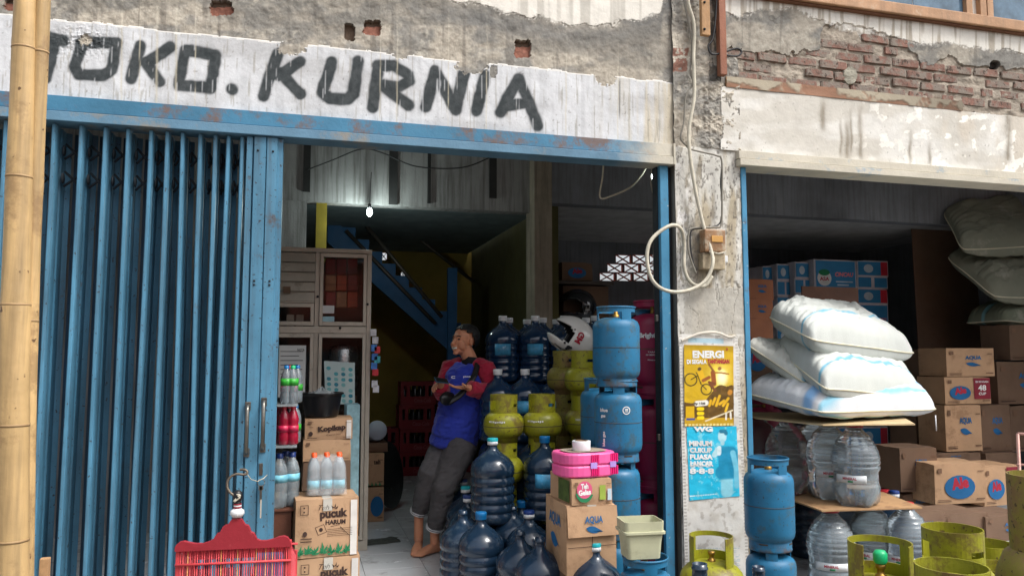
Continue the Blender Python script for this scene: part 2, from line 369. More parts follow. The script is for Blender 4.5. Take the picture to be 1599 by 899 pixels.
# back room left: yellow back wall with holes, partition at right
BY = 6.2
def breeze_wall(name, mat, x0, x1, z0, z1, Y, blocks):
    """a wall with openings; blocks = list of (x,z,w,h)"""
    xs = sorted(set([x0, x1] + [q for b in blocks for q in (b[0], b[0]+b[2])])); zs = sorted(set([z0, z1] + [q for b in blocks for q in (b[1], b[1]+b[3])]))
    m = MB()
    for i in range(len(xs)-1):
        for j in range(len(zs)-1):
            cx, cz = (xs[i]+xs[i+1])/2, (zs[j]+zs[j+1])/2
            if any(b[0] < cx < b[0]+b[2] and b[1] < cz < b[1]+b[3] for b in blocks): continue
            m.box(xs[i], xs[i+1], Y, Y+0.05, zs[j], zs[j+1])
    return struct(build(m, name, mat))
BLK = M('terracotta_breeze_block', rgb(200, 116, 100), 0.9, bump=0.3)
def breeze_block(wall, x, z, w_, h_, Y):
    def fn():
        m = MB(); t = 0.005
        m.box(0, 1, 0.01, 0.045, 0, t/h_*1.0); m.box(0, 1, 0.01, 0.045, 1 - t/h_, 1); m.box(0, t/w_, 0.01, 0.045, 0, 1); m.box(1 - t/w_, 1, 0.01, 0.045, 0, 1)
        for cx in (0.5,):
            for sgn in (-1, 1):
                a = math.atan2(1, 0.5*sgn); n = 0.065
                p0 = (cx - 0.44*sgn, 0.0); p1 = (cx + 0.44*sgn, 1.0)
                m.prism([(p0[0]-n, p0[1]), (p0[0]+n, p0[1]), (p1[0]+n, p1[1]), (p1[0]-n, p1[1])], 0.015, 0.035)
        return m
    part('breeze_block', 'bb', fn, BLK, wall, loc=(x, Y, z), scale=(w_, 1, h_))
bl = []
def brect(x, y, wpx, hpx, Y):
    a = at(x, y + hpx, Y); b = at(x + wpx, y, Y); return (a.x, a.z, b.x - a.x, b.z - a.z)
lb = [brect(578, 423, 10.5, 13, BY), brect(590, 421, 12, 14, BY), brect(594, 394, 11, 12, BY), brect(579, 408, 7, 9, BY), brect(626, 424, 7, 8, BY)]
yw = breeze_wall('back_wall', WYEL, -2.2, 2.25, 0, 3.0, BY, lb)
for b in lb: breeze_block(yw, *b, BY)
BY2 = 5.0
rb = [brect(961 + 26.5*i, 398, 25.3, 12.8, BY2) for i in range(3)] + [brect(948 + 26.5*i, 412, 25.3, 12.8, BY2) for i in range(3)] + [brect(936 + 26.5*i, 426, 25.3, 12.4, BY2) for i in range(4)]
dw = breeze_wall('back_wall', WDARK, 2.35, 7.6, 0, 3.0, BY2, [b for b in rb])
for b in rb: breeze_block(dw, *b, BY2)
wallbox('partition_wall', M('olive_painted_wall', rgb(88, 84, 48), 0.85, var=0.25, vs_=2), 2.25, 2.35, 2.76, BY + 0.1, 0, 2.95)

# staircase (blue) rising to the left in the back room
st = thing('staircase', 'steep blue staircase climbing left behind the mezzanine beam', 'staircase', (0, 0, 0))
SY0, SY1 = 4.3, 5.2
p0 = at(740, 540, SY0); p1 = at(512, 335, SY0)
nst = 11; dx = (p0.x - p1.x)/nst; dz = (p1.z - p0.z)/nst
poly = []
for k in range(nst):
    x = p0.x - k*dx; z = p0.z + k*dz; poly += [(x, z), (x, z + dz)]
poly += [(p1.x, p1.z)]; poly = poly + [(p1.x, p1.z - 0.30), (p0.x - 0.05, p0.z - 0.30)]
sm_ = MB()
# stringer as quads per step (keeps it simple and solid)
for k in range(nst):
    x1_ = p0.x - k*dx; x0_ = x1_ - dx; zt = p0.z + (k+1)*dz; zb0 = p0.z + k*dz - 0.30; 
    sm_.add([(x1_, SY0, zb0), (x0_, SY0, zb0 + dz), (x0_, SY0, zt), (x1_, SY0, zt), (x1_, SY0+0.06, zb0), (x0_, SY0+0.06, zb0 + dz), (x0_, SY0+0.06, zt), (x1_, SY0+0.06, zt)],
            [(0,3,2,1), (4,5,6,7), (0,1,5,4), (2,3,7,6), (1,2,6,5), (0,4,7,3)])
build(sm_, 'stringer', STAIRB, st)
tmh = MB(); tmh.box(0, dx + 0.02, 0, SY1 - SY0 - 0.07, -0.04, 0, ch=0.004); tme2 = tmh.mesh('tread', STAIRB)
for k in range(nst): link('tread', tme2, st, loc=(p0.x - (k+1)*dx - 0.01, SY0 + 0.062, p0.z + (k+1)*dz - 0.003))
for (qa, qb, Y) in (((690, 495), (560, 338), SY0), ((740, 440), (610, 338), SY1), ((680, 505), (540, 360), SY0 - 0.03)):
    hr = MB(); hr.tube([at(*qa, Y), at(*qb, Y)], 0.022); build(hr, 'handrail', M('old_handrail', rgb(90, 84, 78), 0.5, metal=0.5), st)
pw = MB(); a = at(700, 418, SY0 - 0.05); pw.box(a.x, a.x + 0.1, SY0 - 0.06, SY0 + 0.02, 0, a.z); build(pw, 'newel_post', STAIRB, st)
un = MB(); a0 = at(512, 345, SY0); a1 = at(720, 560, SY0)

# ================================================================ SHOP FACADE
fac = thing('shop_building', 'weathered shopfront with white sign beam, peeled plaster and bare red bricks', 'building', (0, 0, 0))
def grid(x0, x1, z0, z1, st_=0.0055):
    nx = int((x1-x0)/st_) + 1; nz = int((z1-z0)/st_) + 1
    X, Z = np.meshgrid(np.linspace(x0, x1, nx), np.linspace(z0, z1, nz), indexing='ij')
    px, py = proj(X, 0, Z); return X, Z, px, py
def seg_d(px, py, pts):
    d = np.full(px.shape, 1e9)
    for (ax, ay), (bx, by) in zip(pts[:-1], pts[1:]):
        vx, vy = bx-ax, by-ay; L2 = vx*vx + vy*vy + 1e-9
        t = np.clip(((px-ax)*vx + (py-ay)*vy)/L2, 0, 1); d = np.minimum(d, np.hypot(px-ax-t*vx, py-ay-t*vy))
    return d
def inpoly(px, py, poly):
    c = np.zeros(px.shape, bool); n = len(poly)
    for i in range(n):
        x1, y1 = poly[i]; x2, y2 = poly[(i+1) % n]
        k = ((y1 > py) != (y2 > py)) & (px < (x2-x1)*(py-y1)/(y2-y1+1e-12) + x1); c ^= k
    return c
def mixc(a, b, m): return a*(1-m[..., None]) + b*m[..., None]
def concrete(px, py, X, Z, warm=0.6):
    n1 = fbm(px*0.02, py*0.035, 1, 5); n2 = fbm(px*0.12, py*0.12, 2, 4); st = fbm(px*0.12, py*0.006, 3, 3)
    a = LN((172, 164, 150)); b = LN((138, 135, 128)); c = LN((194, 187, 172))
    col = mixc(np.broadcast_to(a, px.shape+(3,)), b, sst(0.42, 0.62, n1)); col = mixc(col, c, sst(0.55, 0.75, n2)*0.5)
    col = col*(0.80 + 0.36*fbm(px*0.3, py*0.3, 4, 3))[..., None]
    col = mixc(col, LN((104, 98, 90)), sst(0.58, 0.72, st)*0.5)
    ck = np.abs(fbm(px*0.015+9, py*0.02, 6, 4) - 0.5); col = mixc(col, LN((60, 54, 46)), (1 - sst(0.0, 0.006, ck))*0.6*sst(0.5, 0.6, n1))
    return col
# ---- left wall with the sign beam
X, Z, px, py = grid(-2.3, 2.150, 2.67, 4.1)
col = concrete(px, py, X, Z)
jit = (fbm(X*14, Z*14, 5, 5) - 0.5)*0.045
edge = 3.058 + jit*0.5
notch = np.zeros(px.shape, bool)
for cx, cy, rx, ry in [(455, 76, 24, 11), (738, 104, 26, 12), (945, 121, 17, 13), (133, 63, 11, 8), (625, 87, 12, 6), (770, 112, 6, 10)]:
    notch |= ((px-cx)/rx)**2 + ((py-cy)/ry)**2 + (fbm(px*0.25, py*0.25, 3)-0.5)*1.6 < 1
white = (Z < edge) & ~notch
ws = fbm(px*0.11, py*0.004, 7, 3); wb = fbm(px*0.01, py*0.03, 2, 4)
wc = mixc(np.broadcast_to(LN((205, 207, 209)), px.shape+(3,)), LN((188, 190, 192)), sst(0.45, 0.7, ws)*0.7)
wc = mixc(wc, LN((176, 176, 176)), sst(0.45, 0.7, wb)*0.6); wc = wc*(0.93 + 0.14*fbm(px*0.4, py*0.4, 1, 3))[..., None]
wc = mixc(wc, LN((198, 186, 158)), sst(905, 1050, px)*sst(0.4, 0.65, ws)*0.8)
wc = mixc(wc, LN((140, 134, 120)), sst(0.70, 0.78, fbm(px*0.5, py*0.02, 6, 2))*0.5)
# grime specks and scuffs
wc = mixc(wc, LN((110, 104, 96)), sst(0.80, 0.86, fbm(px*0.25, py*0.25, 0, 3))*0.6)
wc = mixc(wc, LN((150, 140, 128)), sst(15, 0, py - (148 + (px-70)*0.082 - 12))*0.0)
# spray lettering
LET = [[(50, 52), (100, 65)], [(86, 64), (80, 95), (72, 122)],
 [(127, 68), (182, 68), (174, 110), (162, 119), (124, 117), (117, 105), (130, 69)],
 [(219, 72), (205, 124)], [(266, 75), (231, 98)], [(228, 98), (250, 129)],
 [(289, 79), (337, 87), (329, 138), (279, 133), (289, 79)], [(362, 140), (363, 141)],
 [(434, 84), (422, 118), (411, 150)], [(469, 97), (436, 119)], [(438, 115), (469, 147)],
 [(518, 98), (503, 145), (515, 155), (543, 155), (552, 147), (559, 97)],
 [(590, 104), (582, 168)], [(589, 103), (614, 103), (637, 117), (639, 127), (624, 136), (597, 134)], [(600, 136), (638, 165)],
 [(665, 168), (679, 112), (711, 172), (724, 116)], [(757, 118), (744, 173)],
 [(781, 176), (809, 124), (825, 160), (839, 197)], [(787, 166), (824, 161)]]
d = np.full(px.shape, 1e9)
for s_ in LET: d = np.minimum(d, seg_d(px, py, s_))
wob = (fbm(px*0.06, py*0.06, 4, 3) - 0.5)*3.5
ink = (1 - sst(7.0, 11.5, d + wob))*0.97 + (1 - sst(9, 17, d))*0.10
ink = np.clip(ink*(1 - 0.55*sst(0.75, 0.8, fbm(px*0.5, py*0.015, 5, 2))), 0, 1)
kk_ = (0.75 + 0.5*fbm(px*0.03, py*0.05, 3, 3)); wc = mixc(wc, LN((50, 56, 58)), np.clip(ink*np.minimum(1, 0.93 + 0.10*fbm(px*0.15, py*0.15, 6, 3)), 0, 1))
for gx, wd in ((190, 1.3), (245, 1.6), (275, 1.4), (218, .8), (305, .6), (620, .9), (594, .7), (884, .9), (965, .8), (760, .8), (700, .6)):
    gm_ = np.exp(-((px - gx - (fbm(py*0.02, py*0, 2)-0.5)*4)/wd)**2)*sst(-40, 40, py)*0.65
    wc = mixc(wc, LN((196, 188, 166)), gm_); col = mixc(col, LN((205, 198, 180)), gm_*0.8)
wc = mixc(wc, LN((70, 64, 56)), np.exp(-((px-967)/1.0)**2)*sst(120, 130, py)*sst(195, 170, py)*0.9)
# bright broken edge under the top of the paint
lip = white & (Z > edge - 0.008); wc[lip] = LN((224, 222, 217))
# upper white patch
yb = np.interp(px, [0, 560, 690, 760, 800, 870, 920, 960, 1000, 1030, 1036, 1100], [-60, -40, -4, 10, 20, 34, 40, 37, 30, 22, -10, -30]) + (fbm(px*0.07, py*0.07, 6, 4)-0.5)*18
up = py < yb
uc = mixc(np.broadcast_to(LN((222, 218, 208)), px.shape+(3,)), LN((192, 188, 178)), sst(0.5, 0.7, ws))
band = np.exp(-((py - yb - 20)/22)**2)*sst(500, 800, px)
col = mixc(col, LN((104, 104, 102)), band*0.8)
col = mixc(col, LN((112, 109, 102)), sst(0.5, 0.65, fbm(px*0.008, py*0.04, 5, 4))*0.5)
col = mixc(col, uc, sst(-3.5, 2.5, yb - py + (fbm(px*0.5, py*0.5, 3, 2)-0.5)*9))
# mortar crumbs around notches
brickred = np.zeros(px.shape, bool); hole = np.zeros(px.shape, bool)
for cx, cy, rx, ry in [(346, 13, 18, 12), (581, 44, 14, 12), (817, 76, 13, 14), (546, 50, 8, 13), (18, 6, 12, 10)]:
    e = (np.abs((px-cx)/rx)**4 + np.abs((py-cy)/ry)**4 + (fbm(px*0.16, py*0.16, 7)-0.5)*2.0 < 1)
    hole |= e
    if ry >= 10: brickred |= e & (py > cy - 0.35*ry) & (rx > 9)
hole &= ~white
col[hole] = LN((110, 94, 80)); 
bm_ = brickred & ~white; col[bm_] = (LN((140, 94, 78))*(0.65 + 0.6*fbm(px*0.3, py*0.3, 2))[..., None])[bm_]
col = np.where(white[..., None], wc, col)
Yd = -0.004*white - 0.002*up + (fbm(px*0.08, py*0.08, 2, 5)-0.5)*0.013*(~white & ~up) + 0.034*hole - 0.014*(bm_) + (fbm(px*0.02, py*0.02, 3)-0.5)*0.012
ro = np.exp(-(((px-130)/40)**2 + ((py-65)/20)**2)); Yd = Yd + ro*(fbm(px*0.3, py*0.3, 1)-0.5)*0.02
sheet('sign_wall', np.stack([X, Yd, Z], -1), col, PLASTER, fac, smooth=False)
bk = MB(); bk.box(-2.3, 2.15, 0.075, 0.139, 2.672, 4.1); bk.box(-2.3, 2.15, 0.0, 0.075, 2.665, 2.671)
build(bk, 'beam_core', CONC, fac)
# ---- pillar
PX0, PX1 = 2.146, 2.590
X, Z, px, py = grid(PX0, PX1, GZ + 0.002, 4.1)
col = concrete(px, py, X, Z)*1.08
low = Z < 2.66 + 0.02*(fbm(X*20, Z*20, 2)-0.5)
u_ = (X - PX0)/(PX1 - PX0)
lc = mixc(np.broadcast_to(LN((206, 204, 196)), px.shape+(3,)), LN((170, 158, 134)), sst(0.42, 0.6, fbm(px*0.05, py*0.008, 3, 4))*sst(0.12, 0.3, u_)*0.9)
lc = mixc(lc, LN((148, 140, 124)), sst(0.55, 0.72, fbm(px*0.10, py*0.03, 6, 4))*0.8)
lc = mixc(lc, LN((226, 224, 220)), sst(0.55, 0.62, fbm(px*0.12, py*0.05, 1, 5))*sst(0.35, 0.1, u_))
lc = mixc(lc, LN((92, 86, 78)), sst(0.62, 0.70, fbm(px*0.4, py*0.15, 4, 4))*0.7)
lc = mixc(lc, LN((120, 112, 100)), np.exp(-(((px-1086)/10)**2 + ((py-420)/45)**2))*0.75)  # meter box shadow and dirt stain, both painted into the plaster
lc = mixc(lc, LN((118, 116, 112)), np.exp(-(((px-1075)/14)**2 + ((py-395)/60)**2))*sst(0.4, 0.6, fbm(px*0.15, py*0.15, 2))*0.8)
paper = (Z < 1.56) & (u_ > 0.06)
lc = mixc(lc, LN((176, 172, 162)), ((py > 450) & (py < 522)).astype(float)*sst(1064, 1068, px)*0.9*(0.7 + 0.5*fbm(px*0.1, py*0.02, 1)))
col = np.where(low[..., None], lc, col)
br = ((px > 1042) & (px < 1072) & (py > 78) & (py < 90)) | ((px > 1046) & (px < 1070) & (py > 94) & (py < 114)); br &= fbm(px*0.2, py*0.2, 2) > 0.38
col[br] = LN((140, 104, 90))
drk = (px > 1104) & (px < 1122) & (py < 130) & (fbm(px*0.15, py*0.04, 5) > 0.4) & ~low
col[drk] = col[drk]*0.35
lump = (~low)*1.0
Yp = -0.022 + (fbm(px*0.08, py*0.08, 2, 5)-0.5)*(0.006 + 0.022*lump) - 0.02*lump*sst(1085, 1100, px)*sst(90, 130, py)*fbm(px*0.2, py*0.2, 5, 3)
ck = np.abs(fbm(px*0.03, py*0.012, 7, 4)-0.5); crk = (ck < 0.004); Yp = Yp + crk*0.002; col[crk] = col[crk]*0.78
sheet('pillar_face', np.stack([X, Yp, Z], -1), col, PLASTER, fac, smooth=False)
pc = MB(); pc.box(PX0 + 0.003, PX1 - 0.003, -0.004, 0.30, GZ + 0.003, 4.1)
build(pc, 'pillar_core', M('bare_concrete', rgb(122, 118, 110), 0.9, var=0.25, vs_=6, bump=0.4), fac)
# ---- right wall
RX0 = 2.452
X, Z, px, py = grid(RX0, 5.6, 2.655, 4.2)
col = concrete(px, py, X, Z)*np.array([0.80, 0.81, 0.82])
wt = Z < 3.055 + (fbm(X*8, Z*8, 5)-0.5)*0.012
wc = mixc(np.broadcast_to(LN((218, 216, 209)), px.shape+(3,)), LN((200, 196, 186)), sst(0.45, 0.65, fbm(px*0.012, py*0.03, 1, 5)))
wc = mixc(wc, LN((198, 189, 174)), sst(0.5, 0.68, fbm(px*0.03, py*0.01, 4, 5))*sst(1300, 1480, px)*0.8)
wc = mixc(wc, LN((236, 233, 224)), sst(0.60, 0.64, fbm(px*0.07, py*0.07, 6, 4))*sst(1280, 1400, px))
for gx, g0, g1, wd in ((1318, 190, 246, 5), (1308, 195, 240, 2.5), (1338, 175, 246, 4), (1324, 180, 235, 2), (1568, 170, 250, 5), (1415, 215, 250, 3), (1445, 230, 255, 3), (1280, 160, 200, 5)):
    wc = mixc(wc, LN((132, 122, 106)), np.exp(-((px-gx-(fbm(py*0.05, px*0.0, 3)-.5)*4)/wd)**2)*sst(g0-20, g0+20, py)*sst(g1+14, g1-4, py)*0.8*(0.6+0.6*fbm(px*0.5, py*0.05, 2)))
wc = mixc(wc, LN((110, 104, 92)), sst(0.77, 0.84, fbm(px*0.3, py*0.2, 0, 4))*0.5)
BRP = [(1134, 80), (1190, 80), (1240, 90), (1276, 78), (1284, 42), (1330, 42), (1400, 62), (1425, 84), (1440, 106), (1475, 92), (1505, 104), (1599, 112), (1700, 124), (1700, 200), (1599, 186), (1134, 142)]
jx = (fbm(px*0.06, py*0.06, 3, 4)-0.5)*26; jy = (fbm(px*0.06+50, py*0.06, 4, 4)-0.5)*22
bz = inpoly(px + jx, py + jy, BRP) & ~wt
yt = np.interp(px, [1100, 1150, 1180, 1240, 1300, 1380, 1450, 1540, 1600, 1700], [12, 27, 22, 18, 44, 62, 70, 78, 88, 98]) + (fbm(px*0.05, py*0.05, 6, 4)-0.5)*16
upw = py < yt
uc = mixc(np.broadcast_to(LN((222, 219, 210)), px.shape+(3,)), LN((176, 168, 154)), sst(0.5, 0.68, fbm(px*0.2, py*0.01, 3, 3)))
mort = LN((158, 148, 134))*(0.55 + 0.8*fbm(px*0.15, py*0.15, 1, 4))[..., None]
col = np.where(bz[..., None], mort, col); col = mixc(col, uc, sst(-3.5, 2.5, yt - py + (fbm(px*0.5, py*0.5, 3, 2)-0.5)*9)); col = np.where(wt[..., None], wc, col)
h1 = ((px-1322)/11)**2 + ((py-121)/14)**2 < 1; h2 = ((px-1548)/8)**2 + ((py-104)/7)**2 < 1
col[h1] = LN((150, 146, 132)); col[h2] = LN((60, 56, 52))
Yd = -0.032 - 0.004*wt - 0.002*upw + (fbm(px*0.08, py*0.08, 2, 5)-0.5)*0.012*(~wt & ~upw) + bz*(0.010 + 0.018*(fbm(px*0.10, py*0.12, 5, 4)-0.35)) - 0.02*h1 + 0.04*h2 + (fbm(px*0.02, py*0.02, 3)-0.5)*0.01
left = X < RX0 + 0.03*fbm(Z*18, X*0, 4) ; Yd = Yd + left*0.012*(Z > 2.72)
sheet('right_wall', np.stack([X, Yd, Z], -1), col, PLASTER, fac, smooth=False)
bk = MB(); bk.box(RX0 + 0.01, 5.6, 0.05, 0.139, 2.668, 4.2); bk.box(RX0 + 0.01, 5.6, -0.028, 0.05, 2.660, 2.667); bk.box(PX1, 5.6, -0.2 + 0.25, 0.051, 2.668, 2.7)
build(bk, 'beam_core', CONC, fac)
# bricks, each its own piece
bvar = []
for k in range(6):
    bm = bmesh.new(); bmesh.ops.create_cube(bm, size=1); bmesh.ops.bevel(bm, geom=bm.edges[:], offset=0.05, segments=1, affect='EDGES')
    for v in bm.verts: v.co = (v.co.x*0.205*(1 + rnd.uniform(-.03, .03)), v.co.y*0.1, v.co.z*0.052*(1 + rnd.uniform(-.09, .09)))
    me = bpy.data.meshes.new('brick'); bm.to_mesh(me); bm.free(); me.materials.append(BRICK); bvar.append(me)
for r_ in range(12):
    z = 3.135 + r_*0.070
    for c_ in range(15):
        x = RX0 + 0.17 + c_*0.225 + (0.11 if r_ % 2 else 0) + rnd.uniform(-.01, .01)
        bx, by = proj(x, 0, z)
        if not (inpoly(np.array([bx]), np.array([by]), BRP)[0]): continue
        if rnd.random() < 0.06 or x > 5.4: continue
        half = rnd.random() < 0.2
        link('brick', rnd.choice(bvar), fac, loc=(x, 0.020 + rnd.uniform(-.006, .008), z + rnd.uniform(-.004, .004)), rot=(0, rnd.uniform(-.02, .02), rnd.uniform(-.03, .03)), scale=(0.5 if half else 1, 1, 1))
# brown timber strip below the bricks, splashed with mortar
X, Z = np.meshgrid(np.linspace(2.50, 4.3, 300), np.linspace(3.052, 3.118, 16), indexing='ij'); px, py = proj(X, 0, Z)
tc_ = LN((146, 110, 88))*(0.75 + 0.5*fbm(X*12, Z*40, 3, 4))[..., None]
sp_ = sst(0.46, 0.62, fbm(X*9, Z*9, 6, 4) + 0.25*(Z-3.08)/0.07)
tc_ = mixc(tc_, LN((172, 162, 142)), sp_); tc_ = mixc(tc_, LN((70, 60, 50)), sst(3.5, 4.3, X)*0.5)
sheet('timber_strip', np.stack([X, -0.040 + 0*X - 0.004*sp_, Z], -1), tc_, PLASTER, fac, smooth=False)
m = MB(); m.box(2.50, 4.3, -0.036, 0.04, 3.053, 3.117); build(m, 'timber_core', WOOD, fac)
# window of the upper floor
wd = link('window', None, fac)
ORG = M('orange_brown_window_wood', rgb(176, 138, 106), 0.7, var=0.2, bump=0.25, streak=0.3, dirt=(rgb(190, 180, 160), 0.6, 5, 0.6))
zs = 3.655; th_ = 0.075
m = MB(); m.box(2.53, 5.6, -0.085, 0.0, zs, zs + th_, ch=0.006); build(m, 'window_sill', ORG, wd)
m = MB(); m.box(2.53, 5.6, -0.062, -0.012, zs - 0.014, zs - 0.002); build(m, 'sill_moulding', M('dark_timber', rgb(110, 74, 52), 0.8), wd)
for q in (3.40, 3.47, 4.35, 4.47, 4.53): 
    m = MB(); m.box(q, q + 0.05, -0.07, 0.0, zs + th_, 4.3); build(m, 'window_mullion', ORG, wd)
PANE = M('dusty_window_glass', rgb(84, 110, 130), 0.12, var=0.5, vs_=6, bump=0.04, dirt=(rgb(160, 160, 150), 0.5, 4))
for q0, q1 in ((2.55, 3.40), (3.52, 3.93), (3.93, 4.35), (4.58, 5.6)):
    m = MB(); m.box(q0 + 0.003, q1 - 0.003, -0.040, -0.034, zs + th_, 4.3); build(m, 'window_pane', PANE, wd)
# brown bar and loose timber above the pillar
t = thing('timber_post', 'reddish brown timber bar nailed upright beside the pillar top', 'timber post')
a = at(1128, 118, -0.07); m = MB(); m.box(a.x - 0.023, a.x + 0.023, -0.09, -0.045, a.z, 4.2, ch=0.003); build(m, 'bar', M('red_brown_timber', rgb(146, 96, 74), 0.75, var=0.2, bump=0.3, streak=0.5), t)
t = thing('timber_plank', 'short pale plank with two nails hanging at the top of the pillar', 'plank')
a = at(1094, 56, -0.09); b = at(1107, 56, -0.09); m = MB(); m.box(a.x, b.x, -0.11, -0.08, a.z, 4.2, ch=0.003); build(m, 'board', WOOD, t)
for y_ in (46, 4):
    q = at(1100, y_, -0.11); m = MB(); m.sphere((q.x, -0.112, q.z), 0.008); build(m, 'nail', DARKST, t)

# ---- steel door frames
def rail(label, xa, xb, zt, h1, h2, mat1, mat2, yy):
    t = thing('door_header', label, 'door frame')
    m = MB(); m.box(xa, xb, yy, 0.12, zt - h1, zt - 0.002, ch=0.002); build(m, 'upper_channel', mat1, t)
    m = MB(); m.box(xa, xb, yy - 0.012, 0.10, zt - h1 - h2, zt - h1 - 0.004, ch=0.003); build(m, 'lower_channel', mat2, t)
    m = MB(); m.box(xa, xb, yy + 0.02, 0.08, zt - h1 - 0.004, zt - h1); build(m, 'seam', SEAM, t)
    return t
HDR = M('rusty_header_paint', rgb(60, 116, 146), 0.5, var=0.25, vs_=2.5, bump=0.2, bs=40, dirt=(rgb(112, 84, 66), 0.85, 3.2, 0.49), xfade=(1.75, 2.05, rgb(196, 190, 174)))
HDR2 = M('dusty_header_paint', rgb(92, 130, 154), 0.55, var=0.2, vs_=4, bump=0.2, dirt=(rgb(140, 132, 118), 0.8, 3, 0.52), xfade=(1.75, 2.05, rgb(190, 184, 168)))
HDRW = M('splashed_header_paint', rgb(196, 190, 174), 0.7, var=0.15, vs_=4, bump=0.25, dirt=(rgb(110, 150, 180), 0.8, 2.4, 0.58))
rail('long blue steel header under the painted sign beam, rusted above the folding gate', -2.2, 2.13, 2.668, 0.078, 0.052, HDR, HDR2, -0.030)
t = bpy.data.objects['door_header']
m = MB(); m.box(2.131, 2.142, -0.045, 0.12, 2.538, 2.667); build(m, 'end_plate', HDRW, t)
rail('pale plaster splashed steel header over the right hand opening', PX1 - 0.03, 5.6, 2.652, 0.05, 0.045, HDRW, HDRW, -0.065)
t = thing('door_post', 'blue steel door post on the left edge of the pillar', 'door post')
m = MB(); m.box(2.058, 2.112, 0.0, 0.07, 0.0, 2.538, ch=0.004); build(m, 'post', BLUEF, t)
m = MB(); m.box(2.114, 2.143, 0.03, 0.10, 0.0, 2.536); build(m, 'dark_channel', DARKST, t)
m = MB(); m.box(2.050, 2.0565, 0.03, 0.09, 0.0, 2.536); build(m, 'stop', DARKST, t)
t = thing('door_post', 'narrow blue steel door post on the right edge of the pillar', 'door post')
m = MB(); m.box(2.592, 2.626, -0.03, 0.04, GZ + 0.004, 2.556, ch=0.004); build(m, 'post', BLUEF, t)
for z in (1.6, 0.9):
    m = MB(); m.box(2.034, 2.0495, 0.03, 0.055, z, z + 0.04, ch=0.004); build(m, 'bracket', IRON, bpy.data.objects['door_post'])

# ---- folding gate
g = thing('folding_gate', 'blue steel folding gate pushed open to the left', 'gate')
XS = [-1.62, -1.52, -1.414, -1.308, -1.202, -1.087, -0.975, -0.871, -0.774, -0.69, -0.612, -0.523, -0.462, -0.40, -0.331]
for i, x in enumerate(XS):
    dpt = 0.17 if x < -0.6 else 0.15; lean = rnd.uniform(-.012, .012)
    m = MB(); zz = [0.0, 0.5, 1.0, 1.5, 2.0, 2.532]
    prof = [(0.0, 0.02), (0.0, 0.004), (0.003, 0.0), (0.014, 0.0), (0.017, 0.004), (0.019, 0.03), (0.016, dpt*0.55), (0.022, dpt*0.6), (0.022, dpt), (0.045, dpt + 0.01)]
    vs = []; fs = []
    for j, z in enumerate(zz):
        off = lean*math.sin(z*1.3 + i)
        for (u, v_) in prof: vs.append((x + u + off, v_, z))
        for (u, v_) in reversed(prof): vs.append((x + u - 0.0016 + off, v_ + 0.0016, z))
    n = 2*len(prof)
    for j in range(len(zz)-1):
        for k in range(n):
            k2 = (k+1) % n; fs.append((j*n+k, j*n+k2, (j+1)*n+k2, (j+1)*n+k))
    m.add(vs, fs, 0, False); build(m, 'slat', BLUE, g)
    # rear leaf seen in the gap, deeper, its navy darkened for the gap's shade
    if i < len(XS)-1:
        x2 = (XS[i+1]); m = MB(); m.box(x + 0.055, x2 + 0.012, dpt + 0.012, dpt + 0.016, 0, 2.53); build(m, 'rear_leaf', M('shaded_navy_leaf', rgb(30, 62, 84), 0.7, var=0.3, streak=0.5), g)
for zc in (2.28, 2.42):   # lattice of crossing bars with round joints
    for i in range(len(XS)-1):
        a, b = XS[i], XS[i+1]
        m = MB(); m.tube([(a + 0.034, 0.10, zc - 0.04), (b, 0.12, zc + 0.04)], 0.006, 6); m.tube([(a + 0.034, 0.11, zc + 0.04), (b, 0.10, zc - 0.04)], 0.006, 6)
        if zc > 2:
            m.sphere((a + 0.034, 0.085, zc), 0.022, seg=10, rings=6, sc3=(0.35, 1, 1.3))
        build(m, 'scissor_bar', DARKST, g)
# meeting stile
m = MB()
prof = [(-0.296, 0.02), (-0.296, -0.012), (-0.268, -0.012), (-0.264, 0.0), (-0.258, -0.02), (-0.202, -0.022), (-0.198, -0.012), (-0.194, -0.022), (-0.144, -0.020), (-0.140, -0.006), (-0.116, -0.006), (-0.114, 0.0), (-0.114, 0.05), (-0.29, 0.05)]
m.prism([(a, b) for a, b in prof], 0.0, 2.534, axis='z'); build(m, 'meeting_stile', BLUE, g)
for (xx, zc) in ((-0.252, 1.03), (-0.175, 1.05)):
    h = link('handle', None, g)
    m = MB(); pts = [(xx, -0.022, zc + 0.115), (xx, -0.05, zc + 0.115), (xx, -0.064, zc + 0.095), (xx, -0.066, zc), (xx, -0.064, zc - 0.095), (xx, -0.05, zc - 0.115), (xx, -0.022, zc - 0.115)]
    m.tube(pts, 0.0105, 10); build(m, 'grip', IRON, h)
    for s_ in (-1, 1):
        m = MB(); m.box(xx - 0.014, xx + 0.014, -0.028, -0.0215, zc + s_*0.115 - 0.022, zc + s_*0.115 + 0.022, ch=0.003); build(m, 'mount', IRON, h)
for xx in (-0.24, -0.165):
    for z in (2.46, 1.76, 1.78, 0.45, 0.15):
        m = MB(); m.sphere((xx, -0.022, z), 0.006, seg=8, rings=6); build(m, 'rivet', DARKST, g)
m = MB(); m.box(-0.19, -0.172, -0.028, -0.021, 0.80, 0.86, ch=0.003); build(m, 'lock_plate', IRON, g)
t = thing('padlock_keys', 'bunch of keys and a tag hanging from the gate lock', 'keys')
m = MB(); 
q = (-0.178, -0.035, 0.765)
m.tube([(q[0] + 0.018*math.cos(a), q[1], q[2] + 0.018*math.sin(a)) for a in [k*0.7 for k in range(10)]], 0.0022, 6); build(m, 'key_ring', IRON, t)
